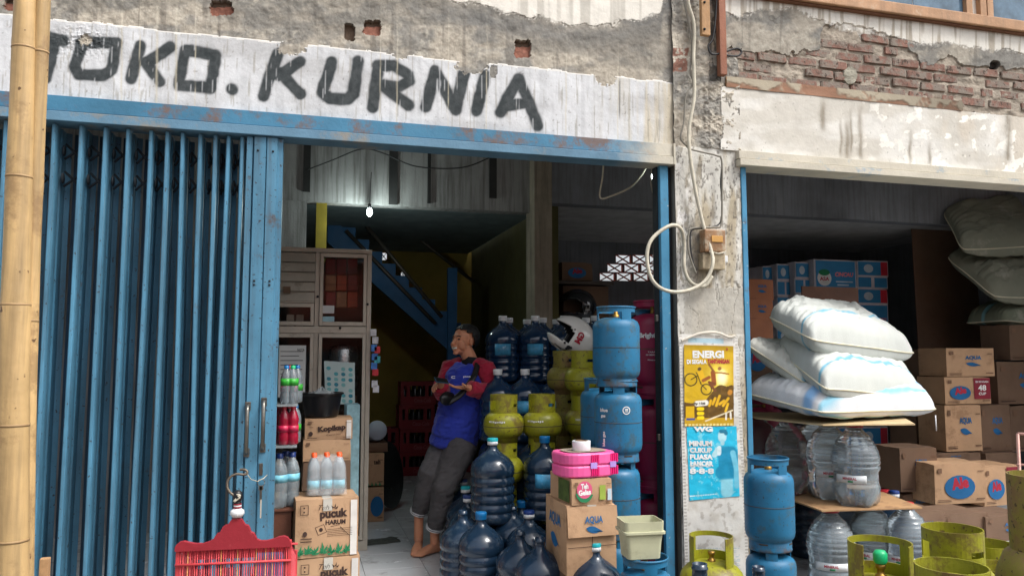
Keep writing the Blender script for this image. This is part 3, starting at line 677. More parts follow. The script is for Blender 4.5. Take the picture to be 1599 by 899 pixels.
for k in range(3):
    m = MB(); m.box(q[0] - 0.006, q[0] + 0.006, -0.040 - k*0.004, -0.037 - k*0.004, q[2] - 0.10 + k*0.02, q[2] - 0.015, ch=0.001); m.box(q[0] - 0.012, q[0] + 0.012, -0.040 - k*0.004, -0.037 - k*0.004, q[2] - 0.035, q[2] - 0.012, ch=0.001)
    build(m, 'key', IRON, t)
m = MB(); m.box(q[0] - 0.001, q[0] + 0.006, -0.053, -0.051, q[2] - 0.17, q[2] - 0.08); build(m, 'key_tag', ALU, t)
m = MB(); pts = [at(x, y, -0.3 + k*0.05) for k, (x, y) in enumerate([(384, 737), (392, 748), (402, 751), (412, 746), (417, 741)])]
m.tube(pts, 0.002, 6); build(m, 'cord', CABLEW, t)

# ---- bamboo poles in front
def bamboo(label, pts, radii, nodes):
    t = thing('bamboo_pole', label, 'bamboo pole')
    P_ = []; Rr = []
    n = 60
    for k in range(n+1):
        f = k/n; p = pts[0].lerp(pts[1], f); r = radii[0] + (radii[1]-radii[0])*f
        dmin = min(abs(p.z - z) for z in nodes); r *= 1 + 0.07*math.exp(-(dmin/0.012)**2) + 0.015*math.cos(min(dmin, 0.2)/0.2*3.1)
        p = p + Vector((0.004*math.sin(p.z*3.1), 0, 0)); P_.append(p); Rr.append(r)
    m = MB(); m.tube(P_, Rr, 20); build(m, 'culm', BAMBOO, t)
    for z in nodes:
        f = (z - pts[0].z)/(pts[1].z - pts[0].z); p = pts[0].lerp(pts[1], f); r = radii[0] + (radii[1]-radii[0])*f
        m = MB(); m.tube([p - Vector((-0.004*math.sin(p.z*3.1), 0, 0.003)), p + Vector((0.004*math.sin(p.z*3.1), 0, 0.003))], r*1.05, 20); build(m, 'node', BAMN, t)
YB = -1.85
a = at(17, 899, YB); b = at(39, 0, YB); a2 = a + (a-b)*((a.z - GZ)/(b.z - a.z)); b2 = b + (b-a)*0.2
zof = lambda y: at(30, y, YB).z
bamboo('thick pale bamboo pole standing at the left edge before the gate', [a2, b2], (0.044, 0.028), [zof(842), zof(663), zof(476), zof(277), zof(76), zof(-70)])
a = at(37, 899, YB + 0.05); b = at(65, 0, YB + 0.0); a2 = a + (a-b)*((a.z - GZ)/(b.z - a.z)); b2 = b + (b-a)*0.2
bamboo('thinner bamboo pole lashed close behind the thick one', [a2, b2], (0.024, 0.018), [zof(278), zof(78), zof(500)])
t = thing('wooden_stake', 'short rough wooden stake at the foot of the bamboo', 'stake')
a = at(71, 870, -1.7); m = MB(); m.box(a.x - 0.012, a.x + 0.012, -1.712, -1.69, GZ + 0.002, a.z, ch=0.003); build(m, 'stick', WOOD, t)

# ---- cables on the pillar
def zoom8(pts): return [(980 + x/3.456, 220 + y/3.456) for x, y in pts]
def smooth_path(P_, n=6):
    out = []
    for i in range(len(P_)-1):
        p0 = P_[max(i-1, 0)]; p1 = P_[i]; p2 = P_[i+1]; p3 = P_[min(i+2, len(P_)-1)]
        for k in range(n):
            t_ = k/n; out.append(0.5*((2*p1) + (p2-p0)*t_ + (2*p0-5*p1+4*p2-p3)*t_*t_ + (3*p1-p0-3*p2+p3)*t_**3))
    out.append(P_[-1]); return out
def cable(label, pix, Y, r, mat):
    P_ = [at(x, y, (Y[i] if isinstance(Y, list) else Y)) for i, (x, y) in enumerate(pix)]
    m = MB(); m.tube(smooth_path(P_), r, 8); o = build(m, 'cable', mat); return tag(o, label, 'cable')
main = [(1073, -60), (1074, 0), (1084, 40), (1083, 90), (1084, 150), (1076, 200)] + zoom8([(335, 60), (365, 260), (410, 460), (450, 590), (460, 660), (430, 740), (370, 790), (280, 815), (190, 800), (130, 745), (105, 650), (115, 560), (160, 500), (240, 455), (290, 480), (305, 560), (305, 680), (330, 750), (370, 780), (420, 780), (455, 730)])
cable('thick dirty white cable looping in a big coil over the pillar', main, [-0.075]*9 + [-0.10, -0.13] + [-0.13]*9 + [-0.10, -0.06, -0.06, -0.06, -0.06, -0.06, -0.06, -0.06][:max(0, len(main)-20)], 0.011, CABLEW)
cable('thin grey cable running down the pillar and turning to the meter box', [(1066, -60), (1068, 0), (1080, 60), (1078, 110), (1082, 130), (1071, 150), (1068, 190), (1063, 215), (1072, 228)] + zoom8([(340, 45), (420, 65), (480, 80), (508, 110), (510, 300), (505, 450), (470, 466), (350, 472), (330, 500), (330, 600), (370, 715)]), -0.062, 0.006, M('grey_cable', rgb(128, 124, 114), 0.6))
cable('slim black cable bending over the meter box', zoom8([(512, 120), (502, 220), (508, 320), (500, 440), (430, 470), (350, 480), (338, 540), (350, 640), (372, 700)]), -0.058, 0.0045, CABLEK)
cable('loose black wire bundle behind the timber bar', [(1120, -40), (1118, 20), (1113, 60), (1106, 72), (1112, 85), (1130, 82), (1150, 76), (1158, 82), (1150, 88), (1130, 86)], -0.075, 0.006, CABLEK)
cable('white wire dangling from the lintel at the right of the opening', [(943, 240), (941, 275), (937, 308), (955, 306), (985, 292), (1003, 272), (1012, 255)], 0.35, 0.006, CABLEW)
cable('short white wire hanging below the small lamp', [(1018, 262), (1016, 280), (1019, 300), (1027, 318)], 0.25, 0.004, CABLEW)
cable('dark slack wire strung across the grey mezzanine wall', [(478, 266), (520, 250), (565, 233), (600, 240), (650, 260), (720, 262), (765, 246)], 2.5, 0.006, CABLEK)
# ---- electric meter
a, b = at(1092, 421, -0.04), at(1130, 361, -0.04)
t = thing('electric_meter', 'old electric meter box with amber window on the pillar', 'electric meter')
MET = M('meter_beige_case', rgb(166, 152, 126), 0.6, var=0.2, dirt=(rgb(110, 96, 78), 0.7, 12, 0.52))
zm = a.z + (b.z-a.z)*0.42
m = MB(); m.box(a.x, b.x - 0.02, -0.085, -0.028, a.z, zm - 0.002, ch=0.006); build(m, 'terminal_cover', MET, t)
m = MB(); m.box(a.x + 0.008, b.x - 0.022, -0.10, -0.028, zm, b.z, ch=0.010); build(m, 'case', M('amber_meter_window', rgb(142, 108, 76), 0.35, var=0.3, vs_=14, bump=0.1, coat=0.3, dirt=(rgb(176, 164, 142), 0.8, 12, 0.48)), t)
m = MB(); m.box(a.x + 0.05, b.x - 0.045, -0.106, -0.100, zm + 0.06, b.z - 0.04, ch=0.002); build(m, 'dial_plate', M('amber_dial', rgb(186, 140, 76), 0.4), t)
m = MB(); m.box(b.x - 0.042, b.x + 0.004, -0.075, -0.03, a.z + 0.045, a.z + 0.085, ch=0.004); build(m, 'socket', WHITE, t)
m = MB(); m.tube([Vector((a.x + 0.03, -0.108, zm + 0.0)), Vector((a.x + 0.09, -0.11, zm - 0.01)), Vector((b.x - 0.03, -0.108, zm + 0.005))], 0.004, 6); build(m, 'seal_wire', CABLEW, t)

# ---- posters on the pillar
YP = -0.045
def canvas(n, m_, base):
    U, V = np.meshgrid(np.linspace(0, 1, n), np.linspace(0, 1, m_), indexing='ij'); c = np.zeros(U.shape + (3,)); c[:] = LN(base); return U, V, c
def put(c, mask, colr):
    mk = mask if mask.dtype != bool else mask.astype(float)
    c[:] = c*(1-mk[..., None]) + LN(colr)*mk[..., None]
def quadpos(U, V, tl, tr, bl_, br_, Y):
    A = [at(*q, Y) for q in (tl, tr, bl_, br_)]
    A = [np.array(q) for q in A]
    p = (A[0][None, None]*((1-U)*V)[..., None] + A[1][None, None]*(U*V)[..., None] + A[2][None, None]*((1-U)*(1-V))[..., None] + A[3][None, None]*(U*(1-V))[..., None])
    return p
U, V, c = canvas(90, 300, (216, 214, 208))
put(c, sst(0.45, 0.7, fbm(U*6, V*20, 2, 4))*0.5, (186, 178, 164))
for cx_ in (0.03, 0.97):
    tk = (np.abs(U-cx_) < 0.02) & ((V*75 % 1) < 0.45); put(c, tk.astype(float)*0.55, (120, 112, 104))
put(c, sst(0.66, 0.7, fbm(U*14, V*50, 5, 3))*0.5, (150, 140, 128))
txt = (np.abs(U-0.5) < 0.36) & (V < 0.13) & (V > 0.03) & ((V*120 % 1) < 0.4); put(c, txt.astype(float)*0.6*sst(0.35, 0.6, fbm(U*40, V*120, 3)), (120, 160, 176))
put(c, ((V > 0.965) & (V < 0.985) & (np.abs(U-0.45) < 0.3)).astype(float)*0.6, (130, 190, 214))
pos = quadpos(U, V, (1060, 521), (1152, 524), (1070, 905), (1171, 905), YP); pos[..., 1] += (fbm(U*5, V*18, 1)-0.5)*0.006
t = sheet('poster_backing', pos, c, VC); tag(t, 'long weathered white paper pasted down the pillar behind both posters', 'paper')
m = MB(); m.tube(smooth_path([at(1064, 532, YP-.01), at(1075, 527, YP - 0.012), at(1095, 520, YP - 0.012), at(1120, 519, YP - 0.012), at(1138, 526, YP-.012), at(1148, 524, YP-.01)]), 0.008, 8, ell=0.35); build(m, 'curled_edge', M('curled_paper', rgb(205, 198, 184), 0.8), t)
# yellow poster
U, V, c = canvas(100, 160, (206, 168, 30))
put(c, sst(0.35, 0.0, np.hypot((U-0.72)*0.9, (V-0.60))), (250, 226, 96)); put(c, sst(0.9, 1.0, V)*0.7, (158, 128, 30)); put(c, sst(0.35, 0.7, fbm(U*4, V*5, 2, 4))*0.35, (168, 128, 20))
put(c, sst(0.14, 0.03, np.hypot((U-0.76)*0.9, (V-0.60))), (255, 250, 200))
hill = V < 0.26 + 0.22*sst(0.3, 0.75, U) + 0.05*fbm(U*7, V*2, 3); hc = LN((104, 76, 28))*(0.5 + fbm(U*16, V*20, 4, 4))[..., None]; c = np.where(hill[..., None], hc, c)
put(c, (V < 0.10) & (U < 1), (190, 150, 30))
def cap(pts, r): 
    return 1 - sst(r*0.75, r*1.15, seg_d(U*0.62, V, [(a*0.62, b) for a, b in pts]))
for cx_, cy_, r in ((0.13, 0.57, 0.075), (0.44, 0.45, 0.065)):
    dd = np.abs(np.hypot((U-cx_)*0.62, V-cy_) - r); put(c, 1 - sst(0.004, 0.010, dd), (52, 44, 26))
for pts in ([(0.13, 0.57), (0.27, 0.62), (0.33, 0.52), (0.44, 0.45)], [(0.27, 0.62), (0.24, 0.66)], [(0.33, 0.52), (0.36, 0.6)]): put(c, cap(pts, 0.006), (50, 42, 26))
for pts, r, k in (([(0.33, 0.66), (0.38, 0.56)], 0.035, (226, 178, 34)), ([(0.38, 0.56), (0.50, 0.60)], 0.022, (150, 86, 40)), ([(0.58, 0.66), (0.60, 0.52)], 0.032, (150, 84, 42)), ([(0.60, 0.67), (0.50, 0.76)], 0.014, (140, 90, 50)), ([(0.62, 0.66), (0.74, 0.66), (0.9, 0.645)], 0.010, (170, 110, 40)), ([(0.60, 0.52), (0.50, 0.54), (0.61, 0.44)], 0.018, (120, 70, 40)), ([(0.71, 0.71), (0.72, 0.715)], 0.022, (160, 110, 60)), ([(0.30, 0.70), (0.31, 0.705)], 0.022, (90, 70, 40)), ([(0.92, 0.41), (0.93, 0.42)], 0.03, (206, 140, 50))): put(c, cap(pts, r), k)
for i in range(5): put(c, cap([(0.5 + i*0.07, 0.25 + 0.02*(i % 2)), (0.53 + i*0.09, 0.31 + 0.03*(i % 3))], 0.017), (226, 176, 36))
put(c, cap([(0.83, 0.18), (0.88, 0.27)], 0.016), (226, 180, 40))
for i in range(3): put(c, cap([(0.28, 0.10 + i*0.055), (0.36, 0.10 + i*0.055)], 0.022), (246, 210, 20))
put(c, (U > 0.03) & (U < 0.2) & (V > 0.08) & (V < 0.24), (216, 172, 20)); put(c, (U > 0.04) & (U < 0.21) & (V > 0.07) & (V < 0.095), (60, 80, 150))
put(c, cap([(0.42, 0.06), (0.97, 0.19)], 0.010), (220, 206, 170)); put(c, cap([(0.84, 0.15), (0.84, 0.08)], 0.012), (235, 230, 215)); put(c, cap([(0.93, 0.16), (0.94, 0.09)], 0.012), (235, 230, 215))
put(c, cap([(0.25, 0.275), (0.43, 0.285)], 0.035), (240, 238, 226))
put(c, (V < 0.028) & ((U*14 % 1) < 0.7), (226, 206, 130))
y_ = quadpos(U, V, (1068, 538), (1145, 540), (1069, 665), (1146, 664), YP - 0.006); y_[..., 1] += -0.003*np.abs(fbm(U*3, V*6, 2, 4) - 0.5)*2; c *= (0.9 + 0.2*fbm(U*8, V*12, 5, 4))[..., None]
yp = sheet('poster', y_, c, VCG); tag(yp, 'yellow poster with a leaping bicycle rider, upper of the two on the pillar', 'poster')
def ptext(s, mat, par, x, y, wpx, hpx, Y, bold=0.04, rot=0.0):
    A = at(x - wpx/2, y, Y); B = at(x + wpx/2, y, Y); C_ = at(x, y - hpx/2, Y); D_ = at(x, y + hpx/2, Y)
    return text_plane(s, mat, par, (A + B)/2, (B - A), (0, 0, 1), (B-A).length, (C_-D_).length, bold, rot=rot)
ptext('ENERGI', INKW, yp, 1106, 553, 49, 12, YP - 0.0085, 0.05)
ptext('DI SEGALA', INKW, yp, 1088, 564.5, 31, 7, YP - 0.0085, 0.05)
ptext('TANTANGAN', INKR, yp, 1122, 564, 34, 7, YP - 0.0085, 0.05)
ptext('Rp 1.500', INKD, yp, 1093, 630, 17, 4.5, YP - 0.0085, 0.03)
ptext('3', INKR, yp, 1135, 545, 3, 4, YP - 0.0085, 0.03)
# blue poster
U, V, c = canvas(90, 130, (40, 184, 220))
put(c, sst(0.4, 0.7, fbm(U*5, V*6, 2, 4))*0.4, (60, 190, 220)); put(c, sst(0.64, 0.68, fbm(U*18, V*20, 4, 3))*0.6, (140, 214, 226))
def cap2(pts, r): return 1 - sst(r*0.8, r*1.15, seg_d(U*0.72, V, [(a*0.72, b) for a, b in pts]))
put(c, cap2([(0.75, 0.08), (0.76, 0.3)], 0.09), (140, 206, 222)); put(c, cap2([(0.66, 0.35), (0.88, 0.35), (0.86, 0.62), (0.70, 0.62)], 0.10), (30, 140, 176))
put(c, (U > 0.6) & (U < 0.92) & (V > 0.28) & (V < 0.66), (28, 138, 176)); put(c, cap2([(0.90, 0.62), (0.96, 0.4), (0.95, 0.15)], 0.04), (110, 190, 214))
put(c, cap2([(0.70, 0.84), (0.705, 0.88)], 0.062), (176, 216, 224)); put(c, cap2([(0.68, 0.93), (0.76, 0.93), (0.78, 0.9)], 0.028), (40, 120, 150)); put(c, cap2([(0.62, 0.64), (0.52, 0.6), (0.60, 0.68)], 0.035), (176, 214, 222)); put(c, cap2([(0.62, 0.62), (0.63, 0.70)], 0.03), (206, 226, 230)); put(c, cap2([(0.70, 0.76), (0.70, 0.79)], 0.03), (160, 206, 216))
for i in range(3): put(c, np.exp(-((np.hypot((U - 0.09 - i*0.15)*0.72, V - 0.475) - 0.03)/0.012)**2), (220, 236, 238))
put(c, (V > 0.05) & (V < 0.065) & (U < 0.55) & ((U*30 % 1) < 0.7), (200, 230, 236))
b_ = quadpos(U, V, (1072, 666), (1150, 665), (1077, 781), (1155, 774), YP - 0.003); b_[..., 1] += -0.003*np.abs(fbm(U*3, V*6, 4, 4) - 0.5)*2; c *= (0.88 + 0.24*fbm(U*8, V*12, 1, 4))[..., None]
bp = sheet('poster', b_, c, VCG); tag(bp, 'faded cyan poster with a man holding a cup, lower of the two on the pillar', 'poster')
for s_, yy, wp in (('MINUM', 692, 36), ('CUKUP', 702.5, 35), ('PUASA', 713, 36), ('LANCAR', 723.5, 36)): ptext(s_, INKW, bp, 1094 + (yy-692)*0.06, yy, wp, 8.5, YP - 0.0065, 0.06)
ptext('8·8·8', INKW, bp, 1096, 735, 38, 9, YP - 0.0065, 0.05)
ptext('WG', INKW, bp, 1098, 669.5, 30, 8, YP - 0.0085, 0.06)
t = thing('light_bulb', 'bright bare bulb hanging below the mezzanine beam', 'light bulb', at(577, 331, 2.5))
BULB = M('lit_bulb_glass', (1, 1, 1), 0.3, var=0, bump=0, emit=((0.85, 1.0, 0.95), 14))
m = MB(); m.sphere((0, 0, 0), 0.026, sc3=(0.9, 0.9, 1.5)); build(m, 'globe', BULB, t); m = MB(); m.lathe([(0.014, 0.03), (0.014, 0.07)], 12); m.tube([(0, 0, 0.07), (0.01, 0, 0.35)], 0.003, 6); build(m, 'holder', BLACK, t)
pl = bpy.data.lights.new('bulb_light', 'POINT'); pl.energy = 7; pl.color = (0.85, 1, 0.95); pl.shadow_soft_size = 0.03; lo = link('bulb_light', pl, None); lo.location = Vector(t.location) + Vector((0, -0.05, -0.06))
t = thing('light_bulb', 'small lit lamp with a bright tail near the right end of the blue header', 'light bulb', at(1021, 268, 0.3))
m = MB(); m.sphere((0.002, 0, 0.008), 0.014); m.tube([(0, 0, -0.01), (-0.014, 0, -0.025), (-0.012, 0, -0.045), (-0.002, 0, -0.06)], 0.0055, 8); build(m, 'globe', BULB, t)
m = MB(); m.tube([(0.002, 0, 0.02), (0.01, 0.02, 0.6)], 0.003, 6); build(m, 'holder', CABLEW, t)
# ================================================================ STOCK AND GOODS
am = MB(); am.box(-2.6, 7.8, -1.13, -0.325, GZ - 0.05, -0.055, ch=0.012); struct(build(am, 'pavement', CONC))
def atd(px, Zc, z):
    """point at photo column px, horizontal distance Zc ahead of the camera, height z"""
    u = (px - 799.5)/CF*(Zc*cp + (z-CH)*sp)/1.0
    return Vector((u*ca + Zc*sa, -CD - u*sa + Zc*ca, z))
def facing(p): return math.atan2(-CD - p[1], 0 - p[0])
ORD = ['leftmost', 'second', 'third', 'fourth', 'fifth', 'sixth', 'seventh', 'eighth', 'ninth']
# ---------- 19 litre jugs
def jug_body():
    p = [(0.105, 0.0), (0.124, 0.006), (0.132, 0.022)]
    for k in range(5):
        z = 0.05 + k*0.052; p += [(0.134, z - 0.012), (0.134, z + 0.006), (0.127, z + 0.014), (0.127, z + 0.022), (0.134, z + 0.030)]
    p += [(0.1345, 0.315), (0.131, 0.335), (0.121, 0.357), (0.103, 0.379), (0.080, 0.398), (0.055, 0.416), (0.038, 0.430), (0.030, 0.442), (0.0275, 0.455), (0.0275, 0.470), (0.030, 0.472), (0.030, 0.478), (0.0275, 0.480), (0.0275, 0.492), (0.024, 0.492), (0.022, 0.46)]
    return MB().lathe(p, 40, cap=True)
def jug_cap(): return MB().lathe([(0.0315, 0.462), (0.0325, 0.465), (0.0325, 0.480), (0.0335, 0.482), (0.0335, 0.497), (0.031, 0.502), (0.0, 0.503)], 20, cap=False)
def jug_cap2(): return MB().lathe([(0.0325, 0.462), (0.0325, 0.484)], 20, cap=True)
def jug_cap3(): return MB().lathe([(0.0335, 0.4845), (0.0335, 0.499), (0.031, 0.503), (0.0, 0.504)], 20, cap=False)
def jug_label():
    return cyl_patch(MB(), 0.1352, -0.45, 0.45, 0.20, 0.285, 8)
def jug(label, p, cap='blue', mat=JUG, group=None, lab=False, rz=None, s=1.0):
    t = thing('water_jug', label, 'water jug', p, facing(p) + (rz if rz is not None else rnd.uniform(-1, 1)), group)
    if s != 1.0: t.scale = (s, s, s)
    part('body', 'jugb' + mat.name, jug_body, mat, t)
    if cap in ('blue', 'white', 'turquoise'):
        part('cap', 'jc' + cap, jug_cap, {'blue': CAPB, 'white': WHITE, 'turquoise': CAPT}[cap], t)
    elif cap:
        c_ = part('cap', 'jc2', jug_cap2, WHITE, t); part('cap_top', 'jc3' + cap, jug_cap3, {'navytop': CAPN, 'turqtop': CAPT}[cap], c_)
    if lab:
        l_ = part('label', 'jlab', jug_label, M('blue_jug_label', rgb(70, 150, 190), 0.4, var=0.5, vs_=14, dirt=(rgb(210, 225, 235), 0.8, 18, 0.58)), t, rot=(0, 0, -(rz or 0)))
    return t
G1 = 'dark water jugs stacked in the shop'
def jz(px, py, z=0.5): return atz(px, py, z)
def put_jug(label, px, py, base, cap, h=0.497, **k):
    q = atz(px, py, base + h); return jug(label, (q.x, q.y, base), cap, **k)
put_jug('big dark jug with plain blue cap, lowest of the receding row beside the man', 751, 800, 0, 'blue', group=G1)
for (x, y, c_, l_) in ((746, 787, 'navytop', 'jug with navy topped white cap right behind the blue capped jug'), (731, 774, 'navytop', 'jug with navy and white cap in the middle of the receding row'), (727, 760, 'turqtop', 'jug with turquoise topped white cap behind the man\'s knee'), (723, 749, 'navytop', 'jug with navy cap just in front of the last one in the row'), (717, 741, 'white', 'farthest jug of the receding row with an all white cap')):
    put_jug('dark ' + l_, x, y, 0, c_, group=G1)
put_jug('dark jug with navy topped cap between the front jugs', 826, 798, 0, 'navytop', group=G1)
put_jug('dark jug with open bare neck behind the front jugs', 812, 829, -0.055, None, group=G1, h=0.49)
put_jug('dark capless jug low at the left front of the jug crowd', 741, 850, -0.0, None, group=G1, h=0.30) if False else None
jug('dark capless jug left of the blue capped one', atd(722, 4.62, 0.0), None, group=G1); jug('dark capless jug in the gap under the upper tier', atd(800, 4.75, 0.0), None, group=G1)
put_jug('dark jug with open bare neck in the front of the doorway', 843, 839, -0.055, None, group=G1, h=0.491)
put_jug('dark jug with turquoise topped cap before the brown carton', 929, 846, -0.055, 'turqtop', group=G1, h=0.503)
put_jug('dark jug with blue cap wedged behind the middle front jugs', 815, 782, 0, 'blue', group=G1)
put_jug('dark jug with open neck left of the middle of the doorway floor', 795, 850, -0.0, None, group=G1, h=0.34) if False else None
jug('dark jug with turquoise topped cap standing upper tier beside the man\'s hip', atd(769, 4.78, 0.392), 'turqtop', group=G1, s=1.0)
jug('dark jug with blue cap, left one of the touching pair on the upper tier', atd(833, 5.12, 0.392), 'blue', group=G1)
jug('dark jug with blue cap, right one of the touching pair on the upper tier', atd(851, 4.90, 0.392), 'blue', group=G1, lab=True, rz=0.9)
jug('dark jug under the upper tier near the man\'s leg', atd(771, 4.80, 0.0), None, group=G1, s=0.79)
jug('dark jug under the touching pair of the upper tier', atd(848, 4.95, 0.0), None, group=G1, s=0.79)
jug('dark jug at the rear under the touching pair of the upper tier', atd(829, 5.2, 0.0), None, group=G1, s=0.79)
jug('dark capless jug on the ground below the paper posters', atd(1096, 3.05, GZ) + Vector((0, 0, 0.02)), None, group=G1) if False else None
m_ = atd(1097, 2.88, 0.153); jug('dark glassy jug with open neck before the green tank under the posters', m_, None, group=G1)
t = thing('wooden_crate', 'rough wooden crate under the glassy jug below the posters', 'crate', (m_.x, m_.y, GZ))
for k in range(3):
    for s_ in (-1, 1):
        m = MB(); m.box(-0.16, 0.16, s_*0.15 - 0.008, s_*0.15 + 0.008, 0.02 + k*0.115, 0.115 + k*0.115, ch=0.002); build(m, 'slat', WOOD, t); m = MB(); m.box(s_*0.15 - 0.008, s_*0.15 + 0.008, -0.141, 0.141, 0.02 + k*0.115, 0.115 + k*0.115, ch=0.002); build(m, 'slat', WOOD, t)
m = MB(); m.box(-0.16, 0.16, -0.16, 0.16, 0.335, 0.352, ch=0.002); build(m, 'lid', PLY, t)
m_ = atd(1189, 3.62, -0.054); jug('dark jug with open neck before the lower blue tank right of the pillar', m_, None, group=G1)
p_ = atd(1401, 5.22, 0.0); jug('dark jug with navy cap behind the plywood board', p_, 'navytop', group=G1)
for i, (x, Zc) in enumerate(((1262, 5.55), (1318, 5.6), (1365, 5.65))): jug('dark jug %s in the shade under the lower board' % ('on the left', 'in the middle', 'on the right')[i], atd(x, Zc, 0), 'blue', group=G1)
G2 = 'dark blue jugs piled behind the gas tanks'
for j, x in enumerate((785, 836, 882, 930)):
    for lv in range(4): jug('blue jug %s in the %s column of the front pile row' % (('on the floor', 'one level up', 'two levels up', 'topmost')[lv], ORD[j]), atd(x, 5.9, lv*0.4), 'white', JUGB, G2, lab=(lv >= 2), rz=0.3)
for j, x in enumerate((795, 823, 848, 869, 916)):
    for lv in (2, 3): jug('blue jug %s in the %s column of the rear pile row' % (('', '', 'two levels up', 'topmost')[lv], ORD[j]), atd(x, 6.22 + 0.28*(j % 2), lv*0.4), 'white', JUGB, G2)
for j, x in enumerate((777, 820, 871)):
    for lv in range(3): jug('blue jug %s in the %s column nearest the green tanks' % (('on the floor', 'one level up', 'topmost')[lv], ORD[j]), atd(x, 5.5, lv*0.4), 'white', JUGB, G2, lab=(lv == 2), rz=0.25)

# ---------- gas tanks
def guard(mb, r, z0, z1, openings, seg=40, zs=None, th=0.004):
    zs = zs or [z0 + (z1-z0)*k/6 for k in range(7)]
    for k in range(seg):
        a0 = 2*math.pi*k/seg; a1 = 2*math.pi*(k+1)/seg; am_ = (a0+a1)/2
        for za, zb in zip(zs[:-1], zs[1:]):
            zm_ = (za+zb)/2
            if any(((am_ - oa) % (2*math.pi)) < ow and oz0 < zm_ < oz1 for oa, ow, oz0, oz1 in openings): continue
            vs = []
            for a in (a0, a1):
                for rr in (r-th, r):
                    for z in (za, zb): vs.append((rr*math.cos(a), rr*math.sin(a), z))
            mb.add(vs, [(2, 6, 7, 3), (0, 1, 5, 4), (1, 3, 7, 5), (0, 4, 6, 2), (0, 2, 3, 1), (4, 5, 7, 6)], 0)
    return mb
def lpg3_body():
    return MB().lathe([(0.086, 0.0), (0.090, 0.0), (0.090, 0.030), (0.100, 0.034), (0.115, 0.046), (0.126, 0.066), (0.130, 0.092), (0.130, 0.110), (0.128, 0.135), (0.119, 0.158), (0.103, 0.176), (0.080, 0.189), (0.05, 0.196), (0.0, 0.198)], 40, cap=False)
def lpg3_guard(): return guard(MB(), 0.088, 0.185, 0.300, [(0.35, 0.9, 0.21, 0.262), (2.6, 0.9, 0.21, 0.262), (4.9, 0.55, 0.215, 0.245)])
def lpg3_guard_open(): return guard(MB(), 0.088, 0.185, 0.300, [(-0.75, 1.5, 0.19, 0.4), (2.2, 1.9, 0.215, 0.278)])
def torus_band(r, z, h=0.003):
    return MB().lathe([(r-0.001, z-h), (r+0.0012, z-h*0.5), (r+0.0012, z+h*0.5), (r-0.001, z+h)], 40, cap=False)
def valve_mb():
    return MB().lathe([(0.016, 0.19), (0.016, 0.205), (0.010, 0.207), (0.010, 0.222), (0.014, 0.224), (0.014, 0.236), (0.0, 0.237)], 14, cap=False)
def lpg3(label, p, mat=LPGG, group='small green gas tanks', rz=None, opn=False, valve=False, txt=None, s=1.0, ra=None):
    t = thing('green_gas_tank', label, 'gas tank', p, facing(p) + (rz if rz is not None else rnd.uniform(-2, 2)), group)
    if s != 1: t.scale = (s, s, s)
    part('body', 'l3b' + mat.name, lpg3_body, mat, t)
    part('weld_seam', 'l3s', lambda: torus_band(0.1302, 0.100), SEAM, t)
    part('guard_ring', ('l3go' if opn else 'l3g') + mat.name, lpg3_guard_open if opn else lpg3_guard, mat, t)
    v = part('valve', 'l3v', valve_mb, BRASS, t)
    if valve: part('valve_cap', 'l3vc', lambda: MB().lathe([(0.016, 0.238), (0.020, 0.245), (0.020, 0.265), (0.014, 0.274), (0.0, 0.276)], 14, cap=False), M('bright_green_cap', rgb(30, 170, 110), 0.35, bump=0), t)
    if txt: text_cyl(txt, INKW, t, 0.1312, -(rz or 0) + (ra or 0), 0.132, 0.11, 0.014, 0.03)
    return t
for x, Zc, l_, dr in ((785, 5.0, 'left', 0.2), (845, 5.05, 'right', -0.1)):
    for lv in range(4):
        lpg3('green gas tank %s the %s stack beside the man' % (('at the foot of', 'second from the floor in', 'third from the floor in', 'on top of')[lv], l_), atd(x + lv*0.5, Zc, lv*0.283), LPGG, rz=2.0 + dr, txt='Elpiji' if lv == 3 else None, ra=-0.35)
for x, Zc, l_ in ((883, 5.42, 'dim olive stack left'), (912, 5.2, 'olive stack right')):
    for lv in range(5):
        lpg3('dull green tank %s the %s below the white helmet' % (('at the foot of', 'second up in', 'third up in', 'fourth up in', 'on top of')[lv], l_), atd(x, Zc, lv*0.283), LPGO if x < 900 else LPGG, rz=1.6, txt='HANYA UNTUK' if (lv == 3 and x > 900) else None)
pz = atd(1118, 3.22, GZ)
for lv in range(3):
    lpg3('dirty green gas tank %s the stack under the posters' % ('at the foot of', 'in the middle of', 'on top of')[lv], (pz.x, pz.y, GZ + lv*0.283 + 0.002), LPGG, rz=-0.10, opn=(lv == 2), txt='HANYA UNTUK' if lv == 2 else None, ra=0.15)
# right hand group on a low pallet
def pallet(label, x0, x1, y0, y1, z0, z1, rz=0):
    t = thing('wooden_pallet', label, 'pallet', ((x0+x1)/2, (y0+y1)/2, z0), rz); w_, d_ = x1-x0, y1-y0
    n = max(3, int(w_/0.14))
    for k in range(n):
        m = MB(); m.box(-w_/2 + k*w_/n, -w_/2 + (k+0.86)*w_/n, -d_/2, d_/2, z1 - z0 - 0.02, z1 - z0, ch=0.002); build(m, 'plank', WOOD, t)
    for q in (-0.45, 0, 0.45):
        m = MB(); m.box(-w_/2, w_/2, q*d_ - 0.04*1, q*d_ + 0.04*1, 0, z1 - z0 - 0.021); build(m, 'bearer', WOOD, t)
    return t
RG = [(1393, 2.32, 0, 'with bright green valve cap and open front', True), (1508, 2.50, 0, 'with a tall pressed guard behind the valve capped one', False), (1557, 2.95, 0, 'farthest back by the thin steel frame', False), (1512, 2.06, 0, 'nearest the street with rust stained guard', False), (1588, 2.62, 0, 'half hidden behind the big olive tank', False)]
